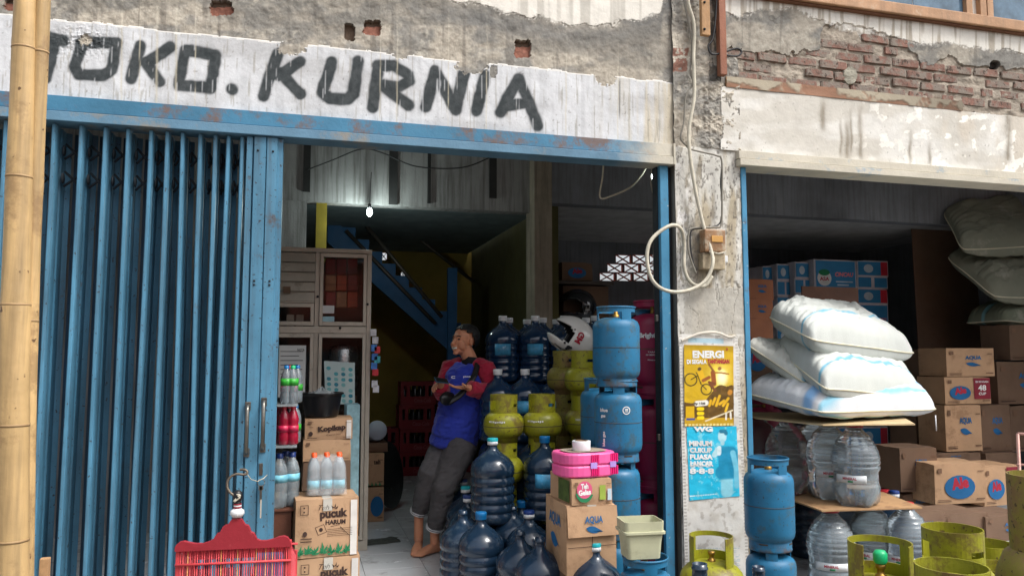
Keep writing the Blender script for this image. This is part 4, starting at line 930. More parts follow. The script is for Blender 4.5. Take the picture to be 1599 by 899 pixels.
for x, Zc, dz, l_, vv in RG:
    q = atd(x, Zc, 0.0); lowp = x in (1557, 1588)
    for lv in range(3):
        if lowp:
            lpg3('green gas tank %s' % l_ if lv == 2 else 'green tank %s the one %s' % (('two below', 'right below')[lv], l_), (q.x, q.y, GZ + 0.003 + lv*0.292), LPGG, rz=2.0, s=1.05, group='green gas tanks on the pallet'); continue
        lpg3('green gas tank %s' % l_ if lv == 2 else 'green tank %s the one %s' % (('two below', 'right below')[lv], l_), (q.x, q.y, lv*0.277 + 0.001), LPGG if x != 1512 else M('rust_stained_green_tank', rgb(138, 138, 34), 0.55, var=0.25, vs_=9, bump=0.2, dirt=(rgb(92, 66, 38), 0.85, 10, 0.49)), rz=(3.2 if vv else 2.0), opn=False if not vv else True, valve=(vv and lv == 2), group='green gas tanks on the pallet') if not (lv == 2 and vv) else lpg3('green gas tank with bright green valve cap and open front', (q.x, q.y, lv*0.277 + 0.001), LPGG, rz=0.25, opn=True, valve=True, group='green gas tanks on the pallet')
q = atd(1668, 2.1, 0.0)
pallet('low plank pallet under the green gas tanks at the street side', 1.45, 2.27, -2.80, -1.93, GZ + 0.002, 0.0)
# the large olive tank at the right edge
t = thing('olive_gas_tank', 'large worn olive tank cut off by the right edge', 'gas tank', (q.x, q.y, 0.001))
m = MB(); m.lathe([(0.10, 0), (0.10, 0.06), (0.118, 0.08), (0.128, 0.12), (0.128, 0.74), (0.12, 0.82), (0.10, 0.87), (0.07, 0.895), (0.0, 0.9)], 40, cap=False); build(m, 'body', LPGO, t)
build(torus_band(0.1285, 0.78), 'weld_seam', SEAM, t)
m = guard(MB(), 0.085, 0.86, 1.08, [(1.2, 1.2, 0.9, 1.02)]); build(m, 'guard_ring', LPGO, t)

def tank_body():
    return MB().lathe([(0.104, 0.0), (0.112, 0.0), (0.114, 0.006), (0.112, 0.012), (0.112, 0.040), (0.108, 0.048), (0.118, 0.054), (0.127, 0.068), (0.1315, 0.09), (0.1315, 0.325), (0.129, 0.342), (0.120, 0.360), (0.10, 0.374), (0.07, 0.382), (0.0, 0.386)], 48, cap=False)
def tank_guard():
    m = MB(); guard(m, 0.107, 0.352, 0.440, [(0.35, 1.45, 0.3, 0.412), (2.45, 1.45, 0.3, 0.412), (4.55, 1.45, 0.3, 0.412)], seg=54, zs=[0.352, 0.38, 0.412, 0.44], th=0.005)
    m.lathe([(0.104, 0.436), (0.108, 0.434), (0.112, 0.437), (0.112, 0.442), (0.108, 0.445), (0.104, 0.443)], 48, cap=False); return m
def tank(label, p, mat, group, s=(1, 1, 1), rz=0.0, logo=None, nm='blue_gas_tank'):
    t = thing(nm, label, 'gas tank', p, facing(p) + rz, group); t.scale = s
    part('body', 'tb' + mat.name, tank_body, mat, t); part('guard_ring', 'tg' + mat.name, tank_guard, mat, t)
    part('weld_seam', 'ts', lambda: torus_band(0.132, 0.215, 0.002), SEAM, t); part('valve', 'tv', lambda: MB().lathe([(0.02, 0.38), (0.02, 0.40), (0.012, 0.402), (0.012, 0.425), (0.0, 0.426)], 14, cap=False), BRASS, t)
    for k in range(4):
        part('foot_slot', 'tfs', lambda: cyl_patch(MB(), 0.1122, -0.22, 0.22, 0.034, 0.041, 5, th=0.001), SEAM, t, rot=(0, 0, k*1.57 + 0.5))
    if logo: logo(t, rz)
    return t
def blue_logo(t, rz):
    a = -rz + 0.35
    m = MB()
    for k in range(20):
        th0, th1 = 2*math.pi*k/20, 2*math.pi*(k+1)/20; vs = []
        for th in (th0, th1):
            for rr in (0.017, 0.022): vs.append((0.1328*math.cos(a + rr*math.cos(th)/0.132), 0.1328*math.sin(a + rr*math.cos(th)/0.132), 0.285 + rr*math.sin(th)))
        m.add(vs, [(0, 1, 3, 2)])
    for dz_ in (-0.007, 0, 0.007): cyl_patch(m, 0.1322, a - 0.07, a + 0.07, 0.285 + dz_ - 0.002, 0.285 + dz_ + 0.002, 4, th=0.0006)
    build(m, 'round_mark', INKW, t)
    text_cyl('blue', INKW, t, 0.1328, -rz - 0.62, 0.285, 0.05, 0.02, 0.04); text_cyl('gas', INKW, t, 0.1328, -rz - 0.66, 0.25, 0.03, 0.016, 0.04)
    text_cyl('blue gas', INKW, t, 0.1328, -rz - 0.62, 0.13, 0.08, 0.022, 0.04, rz=math.pi/2)
def blue_logo2(t, rz):
    text_cyl('blue gas', INKW, t, 0.1328, -rz + 0.30, 0.265, 0.13, 0.032, 0.03)
    m = MB()
    for dz_, sg in ((0, 1), (0.012, -1)):
        m.add([(0.1328*math.cos(-rz - 0.38 + q[0]), 0.1328*math.sin(-rz - 0.38 + q[0]), 0.285 + q[1]) for q in ((0, -0.02), (0.12, 0.0), (0.16, 0.04), (0.02, 0.02))], [(0, 1, 2, 3)])
    build(m, 'leaf_mark', INKW, t)
G3 = 'blue gas tanks'
for lv in range(4):
    q = atd(963 + (0, 0, 3, 0)[lv], 4.33, lv*0.409)
    tank('blue gas tank %s the tall front stack' % ('at the foot of', 'second from the floor in', 'with round white mark, third up in', 'on top of')[lv], q, LPGB, G3, rz=(0.3, 1.1, 0.0, 0.55)[lv], logo=blue_logo if lv == 2 else None)
for lv in range(3): tank('blue gas tank %s the shorter stack behind the tall one' % ('at the foot of', 'in the middle of', 'on top of')[lv], atd(941, 4.72, lv*0.409), LPGB, G3, rz=0.9)
for lv in range(4): tank('blue gas tank %s the hidden rear stack by the magenta tanks' % ('at the foot of', 'second up in', 'third up in', 'on top of')[lv], atd(996, 4.78 + 0.22, lv*0.415), LPGB, G3, rz=0.2)
def mag_logo(t, rz):
    text_cyl('Bright Gas', INKW, t, 0.1328, -rz + 0.02, 0.275, 0.165, 0.030, 0.05)
    text_cyl('TARA : 7,1 kg', INKW, t, 0.1328, -rz + 0.15, 0.20, 0.10, 0.008, 0.02); text_cyl('ISI BERSIH : 5,5 kg', INKW, t, 0.1328, -rz + 0.15, 0.187, 0.12, 0.008, 0.02); text_cyl('Khusus Memasak', INKW, t, 0.1328, -rz + 0.15, 0.165, 0.10, 0.006, 0.02)
for lv in range(3): tank('magenta gas tank %s the stack beside the blue door post' % ('at the foot of', 'in the middle of', 'with white lettering on top of')[lv], atd(1021, 4.93, lv*0.575), LPGP, 'magenta gas tanks', s=(1.12, 1.12, 1.345), rz=0.3, logo=mag_logo if lv == 2 else None, nm='magenta_gas_tank')
q = atd(1010, 3.82, -0.055); tank('bright blue gas tank carrying the pale plastic bin', (q.x, q.y, -0.054), LPGB, G3, s=(1.0, 1.0, 1.10), rz=0.2)
binz = -0.054 + 0.445*1.10
q2 = atd(1206, 4.28, 0); 
tank('blue gas tank right of the pillar, lower one with white leaf lettering', (q2.x, q2.y, -0.054), LPGB, G3, rz=0.0, logo=blue_logo2)
tank('blue gas tank right of the pillar, upper one of two', (q2.x, q2.y, -0.054 + 0.41), LPGB, G3, s=(1, 1, 1.10), rz=0.75)
tank('magenta gas tank in the dark behind the bottles right of the pillar', atd(1196, 5.95, 0.62), LPGP, 'magenta gas tanks', rz=0.3, nm='magenta_gas_tank')
tank('magenta gas tank on the floor right of the pillar', atd(1196, 5.95, 0.045), LPGP, 'magenta gas tanks', rz=0.3, nm='magenta_gas_tank')
# pale bin on the blue tank
q = atd(1000, 3.80, binz + 0.001)
t = thing('plastic_bin', 'pale olive cut down plastic bin standing on a blue tank', 'bin', q, -0.10); t.scale = (0.92, 0.92, 0.92)
def rr_ring(w_, d_, r, z, n=6):
    out = []
    for cx, cy, a0 in ((w_-r, d_-r, 0), (-w_+r, d_-r, 90), (-w_+r, -d_+r, 180), (w_-r, -d_+r, 270)):
        for k in range(n): a = R(a0 + 90*k/(n-1)); out.append((cx + r*math.cos(a), cy + r*math.sin(a), z))
    return out
m = MB(); lv_ = [(0.080, 0.066, 0.0), (0.088, 0.07, 0.004), (0.094, 0.075, 0.08), (0.100, 0.080, 0.128), (0.112, 0.090, 0.130), (0.112, 0.090, 0.142), (0.104, 0.083, 0.143)]
vs = []; 
for a, b, z in lv_: vs += rr_ring(a, b, 0.02, z)
# tall wall above the rim, cut low in the middle of front and back
n = 24
for a, b, zt, off in ((0.106, 0.085, 0, 0), (0.102, 0.081, 0, 0)):
    ring = rr_ring(a, b, 0.02, 0)
    hs = [0.15 + 0.042*min(1, max(0, (abs(x) - 0.045)/0.03)) if abs(x) < 0.12 else 0.19 for x, y, z in ring]
    vs += [(x, y, h) for (x, y, z), h in zip(ring, hs)]
for a, b, z in ((0.098, 0.078, 0.128), (0.085, 0.066, 0.006)): vs += rr_ring(a, b, 0.02, z)
fs = []
for i in range(len(vs)//n - 1):
    for k in range(n): fs.append((i*n+k, i*n+(k+1) % n, (i+1)*n+(k+1) % n, (i+1)*n+k))
fs.append(tuple(range(n-1, -1, -1))); fs.append(tuple(len(vs)-n+k for k in range(n)))
m.add(vs, fs); build(m, 'tub', M('pale_olive_plastic', rgb(186, 186, 156), 0.55, var=0.1, bump=0.05, dirt=(rgb(140, 136, 110), 0.4, 6)), t)

# ---------- clear 15 litre bottles
def big_bottle():
    p = [(0.080, 0.006), (0.098, 0.0), (0.112, 0.018), (0.1175, 0.05), (0.114, 0.075), (0.1165, 0.092), (0.112, 0.108), (0.1095, 0.114), (0.1095, 0.168), (0.112, 0.174)]
    for z, r in ((0.190, 0.1195), (0.216, 0.1225), (0.242, 0.1205), (0.266, 0.1150), (0.289, 0.1065), (0.310, 0.0960), (0.330, 0.0835)): p += [(r, z), (r - 0.0005, z + 0.010), (r - 0.0045, z + 0.014), (r - 0.0035, z + 0.018)]
    p += [(0.066, 0.358), (0.052, 0.372), (0.041, 0.385), (0.035, 0.394), (0.034, 0.412)]
    lob = lambda z: 0.22*max(0, 1 - z/0.062)
    return MB().lathe(p, 50, cap=True, lobes=lob)
LABW = M('clear_bottle_label', rgb(216, 220, 222), 0.4, var=0.1, bump=0.02)
def bottle15(label, p, full=True, s=1.0, lab=True):
    t = thing('clear_water_bottle', label, 'water bottle', p, facing(p) + rnd.uniform(-.3, .3), 'large clear water bottles'); t.scale = (s, s, s)
    part('body', 'bb%d' % full, big_bottle, PET if full else PETE, t)
    part('cap', 'bbc', lambda: MB().lathe([(0.046, 0.396), (0.047, 0.402), (0.040, 0.410), (0.038, 0.424), (0.0, 0.425)], 22, cap=False), CAPR, t)
    if lab:
        l_ = part('label', 'bbl', lambda: cyl_patch(MB(), 0.1100, -0.95, 0.55, 0.120, 0.160, 12, th=0.001), LABW, t)
        text_cyl('MINERAL', INKR, l_, 0.1118, -0.2, 0.143, 0.07, 0.014, 0.03)
        part('leaf_print', 'bblf', lambda: cyl_patch(MB(), 0.1113, -0.28, -0.05, 0.124, 0.133, 3, th=0.0008), INKG, l_)
    return t
BZ = 0.502
bottle15('full clear bottle nearest the street on the upper board', atd(1338, 4.76, BZ), s=1.165)
bottle15('full clear bottle just behind the nearest one on the upper board', atd(1297, 4.98, BZ), s=1.165)
bottle15('greyish empty bottle standing left on the upper board behind the blue tank', atd(1231, 5.15, BZ), False, lab=False, s=1.165)
bottle15('greyish empty bottle in the shade at the far left of the board', atd(1188, 5.42, BZ), False, lab=False, s=1.165)
bottle15('clear bottle standing at the back of the upper board', atd(1275, 5.35, BZ), True, lab=False, s=1.165)
LZ = 0.001
bottle15('full clear bottle left of the three under the plywood board', atd(1300, 4.74, LZ), s=1.165)
bottle15('full clear bottle in the middle under the plywood board', atd(1363, 4.98, LZ), s=1.165)
bottle15('full clear bottle on the right under the plywood board', atd(1420, 4.86, LZ), s=1.165)
bottle15('full clear bottle at the back between the ones under the board', atd(1388, 5.28, LZ), lab=False, s=1.165)
bottle15('clear bottle at the back left under the board', atd(1330, 5.28, LZ), lab=False, s=1.165)
def boardq(name, label, pts, z, th, mat, edge=None):
    t = thing(name, label, 'board', (0, 0, 0))
    m = MB(); m.prism([(p.x, p.y) for p in pts], z - th, z, axis='z'); build(m, 'sheet', mat, t); return t
boardq('plywood_board', 'thin plywood board under the standing clear bottles', [atz(1283, 796, BZ), atz(1440, 791, BZ), atz(1378, 767, BZ), atz(1200, 752, BZ), atz(1205, 768, BZ)], BZ - 0.001, 0.009, PLY)
UZ = BZ + 0.498
boardq('cardboard_board', 'thin flat board carrying the white sacks', [atd(1158, 5.5, UZ), atd(1180, 5.0, UZ), atd(1285, 4.52, UZ), atd(1429, 4.56, UZ), atd(1400, 5.4, UZ)], UZ, 0.008, BOARDEDGE)
for o in []: pass

# ---------- sacks
SACK = M('white_woven_sack', rgb(222, 222, 216), 0.75, var=0.05, vs_=3, bump=0.25, bs=140, attr=True, dirt=(rgb(190, 186, 172), 0.35, 4, 0.56))
def sack(name, label, c, tu, td, seed, droop=0.05, stripes=(), tone=(188, 192, 187), group='stuffed white sacks', n=(110, 84)):
    A, B, C_, D_ = [np.array(Vector(q)) for q in c]          # back-left, back-right, front-right, front-left
    U, V = np.meshgrid(np.linspace(-1, 1, n[0]), np.linspace(-1, 1, n[1]), indexing='ij')
    def base(u, v):
        a = (u+1)/2; b = (v+1)/2
        return (A[None, None]*((1-a)*b)[..., None] + B[None, None]*(a*b)[..., None] + C_[None, None]*(a*(1-b))[..., None] + D_[None, None]*((1-a)*(1-b))[..., None])
    pinch_u = 1 - 0.03*(1 - V**2); pinch_v = 1 - 0.10*(1 - U**2)*1.0
    Ub = U*pinch_u; Vb = V*(1 - 0.06*(1-U**2)); Ub = Ub*(1 - 0.05*np.abs(V)**6); Vb = Vb*(1 - 0.08*np.abs(U)**6); P0 = base(Ub, Vb)
    prof = np.clip((1 - np.abs(U)**5), 0, 1)**0.42*np.clip((1 - np.abs(V)**5), 0, 1)**0.42
    edge_ = np.maximum(np.abs(U), np.abs(V))
    wr = (1.8 if name == 'hanging_sack' else 0.9)*((fbm(U*4 + seed*3, V*3 + seed, seed, 4) - 0.5)*0.07 + (vn(U*3 + seed, V*11, seed) - 0.5)*0.034*sst(0.35, 0.95, np.abs(U)) + (vn(U*15 + seed, V*3, seed+1) - 0.5)*0.010*sst(0.35, 0.95, np.abs(V)))
    top = P0.copy(); bot = P0.copy()
    mask_ = (1 - edge_**8)
    fold = 0.016*(1 - np.clip(np.abs(fbm(U*2.2 + seed*5, V*2.6 + 3, seed+2, 3) - 0.5)*11, 0, 1))
    top[..., 2] += tu*prof + (wr - fold*prof)*mask_; bot[..., 2] -= td*prof - wr*0.6*mask_
    sag = droop*(np.abs(U)**4); top[..., 2] -= sag; bot[..., 2] -= sag
    m = (U.shape[0])
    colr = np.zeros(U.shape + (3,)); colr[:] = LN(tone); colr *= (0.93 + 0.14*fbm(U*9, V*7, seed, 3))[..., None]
    for v0, wd, kc in stripes:
        mk = np.exp(-(((V - v0 - 0.05*U + 0.03*np.sin(U*5))/wd)**4))*0.75; colr = mixc(colr, LN(kc), np.clip(mk*1.25, 0, 1))
    t = thing(name, label, 'sack', (0, 0, 0), group=group)
    # closed shell: top then bottom reversed
    sheet('fabric_top', top, colr, SACK, t); sheet('fabric_bottom', bot[::-1], colr[::-1], SACK, t)
    mm = MB()
    ring = [P0[i, 0] for i in range(0, n[0])] ; ring2 = [P0[-1, j] for j in range(0, n[1])]; ring3 = [P0[0, j] for j in range(n[1])]; ring4 = [P0[i, -1] for i in range(n[0])]
    for rg, ax in ((ring, 'u'), (ring2, 'v'), (ring3, 'w'), (ring4, 'x')):
        sg = [Vector(p) - Vector((0, 0, droop*(min(1, abs(-1 + 2*i/(len(rg)-1)))**4 if ax in 'ux' else 1))) for i, p in enumerate(rg)]
        mm.tube(sg[::2] + [sg[-1]], 0.006, 6)
    build(mm, 'seam', M('sack_seam_thread', rgb(206, 200, 176), 0.8), t)
    return t
BL_ = (120, 176, 196)
sack('stuffed_sack', 'bottom sack on the board, white with broad blue band', [at(1152, 612, 0.38), at(1395, 600, 0.75), at(1468, 640, 0.0), at(1284, 645, -0.34)], 0.165, 0.065, 1, 0.0, ((-0.62, 0.12, (110, 158, 204)), (-0.88, 0.04, BL_)), (200, 203, 206))
sack('stuffed_sack', 'small sack squeezed in at the left under the large middle one', [at(1160, 535, 0.36), at(1290, 545, 0.66), at(1330, 590, 0.22), at(1258, 600, -0.06)], 0.09, 0.09, 2, 0.0, ((-0.9, 0.06, BL_),), (206, 208, 200))
sack('stuffed_sack', 'plump middle sack with thin blue line sagging to the right', [at(1206, 540, 0.34), at(1370, 540, 0.80), at(1452, 630, 0.08), at(1290, 604, -0.34)], 0.185, 0.12, 3, 0.02, ((-0.70, 0.035, (96, 164, 190)),))
sack('stuffed_sack', 'topmost sack with thin blue line, its right tip poking out', [at(1196, 494, 0.32), at(1330, 490, 0.86), at(1434, 554, 0.28), at(1270, 532, -0.22)], 0.165, 0.12, 4, 0.0, ((-0.45, 0.035, (96, 164, 190)),))
m = MB(); a = at(1467, 655, -0.02); m.tube([a + Vector((-0.03, 0, 0.03)), a + Vector((-0.035, -0.005, -0.03)), a + Vector((-0.028, 0, -0.07))], 0.004, 6); t = build(m, 'sack_string', WHITE); tag(t, 'short white string dangling from the bottom sack corner', 'string')
# big sacks high at the right edge
GR_SHADE = (128, 130, 114)  # sack tone lowered: occlusion of the deep heap put into the colour
sack('hanging_sack', 'upper greenish grey sack in the shade at the right edge', [at(1468, 330, 2.6), at(1720, 300, 2.7), at(1750, 380, 2.0), at(1500, 392, 2.1)], 0.18, 0.16, 5, 0.0, (), GR_SHADE, 'sacks heaped high at the right')
sack('hanging_sack', 'middle greenish grey sack in the shade with pale seam', [at(1472, 400, 2.5), at(1700, 370, 2.6), at(1740, 470, 1.9), at(1552, 465, 2.0)], 0.20, 0.14, 6, 0.0, (), GR_SHADE, 'sacks heaped high at the right')
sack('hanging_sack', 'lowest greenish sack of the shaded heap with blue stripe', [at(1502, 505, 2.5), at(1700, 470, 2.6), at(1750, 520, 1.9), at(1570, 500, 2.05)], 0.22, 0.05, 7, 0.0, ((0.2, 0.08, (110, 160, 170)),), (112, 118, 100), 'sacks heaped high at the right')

# ---------- cartons
def carton_mb(w_, d_, h_, seed, bulge=0.006):
    n = 8; r = random.Random(seed); bulge = r.uniform(0.003, 0.008); ck = r.choice((0, 1, 2, 3)); cd_ = r.uniform(0.0, 0.014); m = MB()
    def P_(u, v, w3):  # u,v,w in 0..1
        x, y, z = (u-0.5)*w_, (v-0.5)*d_, w3*h_
        b = bulge*(math.sin(math.pi*v)*math.sin(math.pi*w3)); x += (u-0.5)*2*b
        b = bulge*(math.sin(math.pi*u)*math.sin(math.pi*w3)); y += (v-0.5)*2*b
        if w3 > 0.99: z += -0.004*math.sin(math.pi*u)*math.sin(math.pi*v) + (0.003 if abs(v-0.5) > 0.07 else -0.001)
        cu = (1-u if ck & 1 else u); cv = v; q = max(0, 1 - 5*cu)*max(0, 1 - 4*cv)*w3*w3; z -= cd_*q; x += (cd_*0.6*q)*(-1 if ck & 1 else 1)
        return (x, y, z)
    for f in range(6):
        vs = []
        for i in range(n+1):
            for j in range(n+1):
                a, b = i/n, j/n
                vs.append([P_(a, 0, b), P_(1, a, b), P_(1-a, 1, b), P_(0, 1-a, b), P_(a, b, 1), P_(a, 1-b, 0)][f])
        fs = [(i*(n+1)+j, (i+1)*(n+1)+j, (i+1)*(n+1)+j+1, i*(n+1)+j+1) for i in range(n) for j in range(n)]
        m.add(vs, fs)
    return m
_cs = [0]
def carton(label, c, size, rz=0.0, mat=KRAFT, group=None, tape=True, name='cardboard_carton', tilt=0.0):
    """c = base centre of the FRONT face"""
    w_, d_, h_ = size; _cs[0] += 1
    if rz == 0.0: rz = random.Random(_cs[0]).uniform(-.035, .035)
    q = Vector(c) + Matrix.Rotation(rz, 3, 'Z') @ Vector((0, d_/2, 0))
    t = thing(name, label, 'carton', q, rz, group); t.rotation_euler = (0, tilt, rz)
    build(carton_mb(w_, d_, h_, _cs[0]), 'box', mat, t)
    if not tape and mat in (KRAFT, KRAFT2):
        m = MB(); m.box(-w_*0.46, -w_*0.2, -d_/2 - 0.0088, -d_/2 - 0.0080, h_*0.10, h_*0.115); m.box(w_*0.30, w_*0.46, -d_/2 - 0.0088, -d_/2 - 0.0080, h_*0.10, h_*0.13); m.box(w_*0.34, w_*0.46, -d_/2 - 0.0088, -d_/2 - 0.0080, h_*0.80, h_*0.82); m.box(-w_*0.44, -w_*0.36, -d_/2 - 0.0088, -d_/2 - 0.0080, h_*0.78, h_*0.90); k_ = build(m, 'small_print', M('faded_brown_ink', rgb(116, 88, 68), 0.8, bump=0), t); k_['kind'] = 'stuff'
    if tape:
        m = MB(); m.box(-0.024, 0.024, -d_/2 - 0.006, d_/2 + 0.006, h_ + 0.001, h_ + 0.0025); m.box(-0.024, 0.024, -d_/2 - 0.0085, -d_/2 - 0.0075, h_ - 0.06, h_ + 0.001); build(m, 'tape', TAPE, t)
    return t
def front(t, size): w_, d_, h_ = size; return lambda a, b: Vector((a*w_, -d_/2 - 0.0085, b*h_))
def ftext(t, size, s, a, b, wd, ht, mat, bold=0.03, rot=0.0, shear=0.0, arch=0.0): return text_plane(s, mat, t, front(t, size)(a, b), (1, 0, 0), (0, 0, 1), wd*size[0], ht*size[2], bold, rot=rot, shear=shear, arch=arch)
def fpoly(t, size, polys, mat, name='printed_mark', off=0.0):
    m = MB(); F = front(t, size)
    for p in polys: m.add([F(a, b) + Vector((0, -off, 0)) for a, b in p], [tuple(range(len(p)))])
    o = build(m, name, mat, t)
    if len(polys) > 1: o['kind'] = 'stuff'
    return o
def ellipse(cx, cy, rx, ry, n=18, a0=0, a1=2*math.pi): return [(cx + rx*math.cos(a0 + (a1-a0)*k/n), cy + ry*math.sin(a0 + (a1-a0)*k/n)) for k in range(n)]
def wave(cx, cy, rx, ry):
    top = [(cx - rx + 2*rx*k/10, cy + ry*(0.9*math.sin(k/10*math.pi*1.0 + 0.5) - 0.2*k/10)) for k in range(11)]
    bot = [(cx + rx - 2*rx*k/10, cy - ry*math.sin(k/10*math.pi)*0.9) for k in range(11)]
    return top + bot[1:-1]
def aqua(t, size, a=0.0, b=0.62, s=1.0):
    ftext(t, size, 'AQUA', a, b, 0.36*s, 0.17*s, INKB, 0.035); fpoly(t, size, [wave(a, b - 0.24*s, 0.17*s, 0.09*s)], INKB)
def teh_pucuk(t, size):
    ftext(t, size, 'Teh', -0.06, 0.865, 0.17, 0.09, INKD, 0.0, shear=0.4); ftext(t, size, 'pucuk', 0.10, 0.735, 0.44, 0.20, INKD, 0.05, rot=0.03); ftext(t, size, 'HARUM', 0.13, 0.60, 0.32, 0.085, INKD, 0.045)
    fpoly(t, size, [[(0.10, 0.86), (0.05, 0.90), (0.08, 0.83)], [(0.10, 0.85), (0.13, 0.93), (0.13, 0.86)], [(0.11, 0.84), (0.17, 0.88), (0.15, 0.83)], ellipse(-0.35, 0.42, 0.035, 0.045)], INKD)
    m_ = [[(-0.43, 0.75), (-0.42, 0.75), (-0.42, 0.92), (-0.43, 0.92)], [(-0.30, 0.75), (-0.31, 0.75), (-0.31, 0.92), (-0.30, 0.92)], [(-0.43, 0.92), (-0.43, 0.91), (-0.30, 0.91), (-0.30, 0.92)], [(-0.43, 0.75), (-0.43, 0.76), (-0.30, 0.76), (-0.30, 0.75)], ellipse(-0.37, 0.87, 0.015, 0.015), ellipse(-0.37, 0.80, 0.015, 0.015)]
    q = math.radians(20); cx, cy = -0.10, 0.48
    for k in range(4):
        a0 = q + k*math.pi/2 + math.pi/4; a1 = a0 + math.pi/2; r0, r1 = 0.105, 0.095
        m_.append([(cx + r0*math.cos(a0), cy + r0*math.sin(a0)), (cx + r0*math.cos(a1), cy + r0*math.sin(a1)), (cx + r1*math.cos(a1), cy + r1*math.sin(a1)), (cx + r1*math.cos(a0), cy + r1*math.sin(a0))])
    m_.append(ellipse(cx, cy, 0.03, 0.035)); 
    for k in range(5): m_.append([(0.0, 0.36 + k*0.028), (0.40, 0.36 + k*0.032), (0.40, 0.366 + k*0.032), (0.0, 0.366 + k*0.028)])
    for k in range(2): m_.append([(-0.42, 0.28 + k*0.05), (-0.24, 0.28 + k*0.05), (-0.24, 0.295 + k*0.05), (-0.42, 0.295 + k*0.05)])
    m_.append([(0.05, 0.53), (0.2, 0.55), (0.2, 0.545), (0.05, 0.523)]); m_.append([(0.20, 0.51), (0.36, 0.34), (0.365, 0.345), (0.21, 0.515)])
    fpoly(t, size, m_, INKD)
    lv = []
    r = random.Random(3)
    for k in range(7):
        cx = -0.43 + k*0.125
        for sg, L_, an in ((-1, 0.16, 0.5), (1, 0.17, 0.45), (0, 0.20, 0.05), (-1, 0.10, 1.1), (1, 0.10, 1.1)):
            an_ = math.pi/2 - sg*an + r.uniform(-.15, .15); dx_, dy_ = math.cos(an_), math.sin(an_); L2 = L_*r.uniform(.7, 1.0)
            bx, by = cx, 0.03 + r.uniform(0, .05); nx, ny = -dy_*0.022, dx_*0.022
            lv.append([(bx, by), (bx + dx_*L2*0.4 + nx, by + dy_*L2*0.4 + ny), (bx + dx_*L2, by + dy_*L2), (bx + dx_*L2*0.5 - nx, by + dy_*L2*0.5 - ny)])
    lv = [[(max(-0.49, min(0.37, a)), b) for a, b in p] for p in lv]
    fpoly(t, size, lv, INKG, 'leaf_print'); fpoly(t, size, [[(0.37, 0.01), (0.475, 0.01), (0.475, 0.97), (0.37, 0.97)]], M('white_print_band', rgb(214, 210, 204), 0.7, bump=0), 'white_band', off=-0.0005)
S_ = (0.335, 0.26, 0.305)
c1 = atd(511, 4.28, 0.0)
t = carton('tea carton with leaf border at the foot of the stack by the gate', (c1.x, c1.y, 0.002), S_, 0.04); teh_pucuk(t, S_)
t = carton('tea carton with leaf border carrying the bottle pack by the gate', (c1.x - 0.01, c1.y + 0.0, 0.314), S_, 0.07); teh_pucuk(t, S_)
c2 = atd(507, 4.78, 0.0); zz = 0.0
K = (0.29, 0.24, 0.125)
for i, hh in enumerate((0.20, 0.20, 0.17, 0.17, 0.125, 0.125)):
    sz = (0.285, 0.24, hh)
    l_ = ['carton on the floor below the black basin', 'second carton up below the black basin', 'third carton up below the black basin', 'plain carton behind the bottle pack', 'carton right under the coffee carton', 'coffee carton with slanted lettering under the black basin'][i]
    t = carton(l_, (c2.x + rnd.uniform(-.006, .006), c2.y, zz + 0.001), sz, 0.03 + rnd.uniform(-.02, .02), KRAFT if i != 3 else KRAFT2, tape=(i < 4))
    if i == 5:
        ftext(t, sz, 'Kopikap', 0.06, 0.52, 0.58, 0.34, INKD, 0.05, rot=0.08); ftext(t, sz, 'Cappuccino', 0.10, 0.24, 0.3, 0.10, INKD, 0.0, rot=0.08)
        fpoly(t, sz, [[(-0.43, 0.6), (-0.33, 0.6), (-0.33, 0.62), (-0.43, 0.62)], [(-0.43, 0.85), (-0.33, 0.85), (-0.33, 0.87), (-0.43, 0.87)], ellipse(-0.38, 0.3, 0.045, 0.11), [(-0.45, 0.08), (-0.25, 0.08), (-0.25, 0.11), (-0.45, 0.11)]], INKD); fpoly(t, sz, [[(0.37, 0.05), (0.47, 0.05), (0.47, 0.93), (0.37, 0.93)]], MC['white_print_band'], 'white_band')
    zz += hh + 0.004
BKZ = zz
q = atd(502, 4.86, BKZ + 0.006); t = thing('black_basin', 'round black plastic basin holding a crumpled clear bag on the coffee carton', 'basin', q)
m = MB(); m.lathe([(0.0, 0.0), (0.095, 0.0), (0.103, 0.01), (0.120, 0.12), (0.122, 0.135), (0.134, 0.137), (0.136, 0.145), (0.130, 0.149), (0.118, 0.146), (0.100, 0.02), (0.0, 0.012)], 40, cap=False); build(m, 'tub', BLACK, t)
U, V = np.meshgrid(np.linspace(0, 2*math.pi, 40), np.linspace(0, 1, 14), indexing='ij'); rr = 0.10*V*(1 + 0.1*np.sin(5*U))
hh = 0.13 + 0.05*(1-V)**0.7*(0.4 + fbm(np.cos(U)*3 + 5, np.sin(U)*3 + V*4, 2, 3)); pos = np.stack([q.x + rr*np.cos(U), q.y + rr*np.sin(U), q.z + hh], -1)
BAG = M('clear_plastic_bag', rgb(190, 200, 204), 0.15, var=0.2, bump=0.5, bs=25, trans=0.3, alpha=0.6)
s_ = sheet('crumpled_bag', pos, np.ones(pos.shape), BAG); tag(s_, 'crumpled clear plastic bag heaped in the black basin', 'plastic bag')
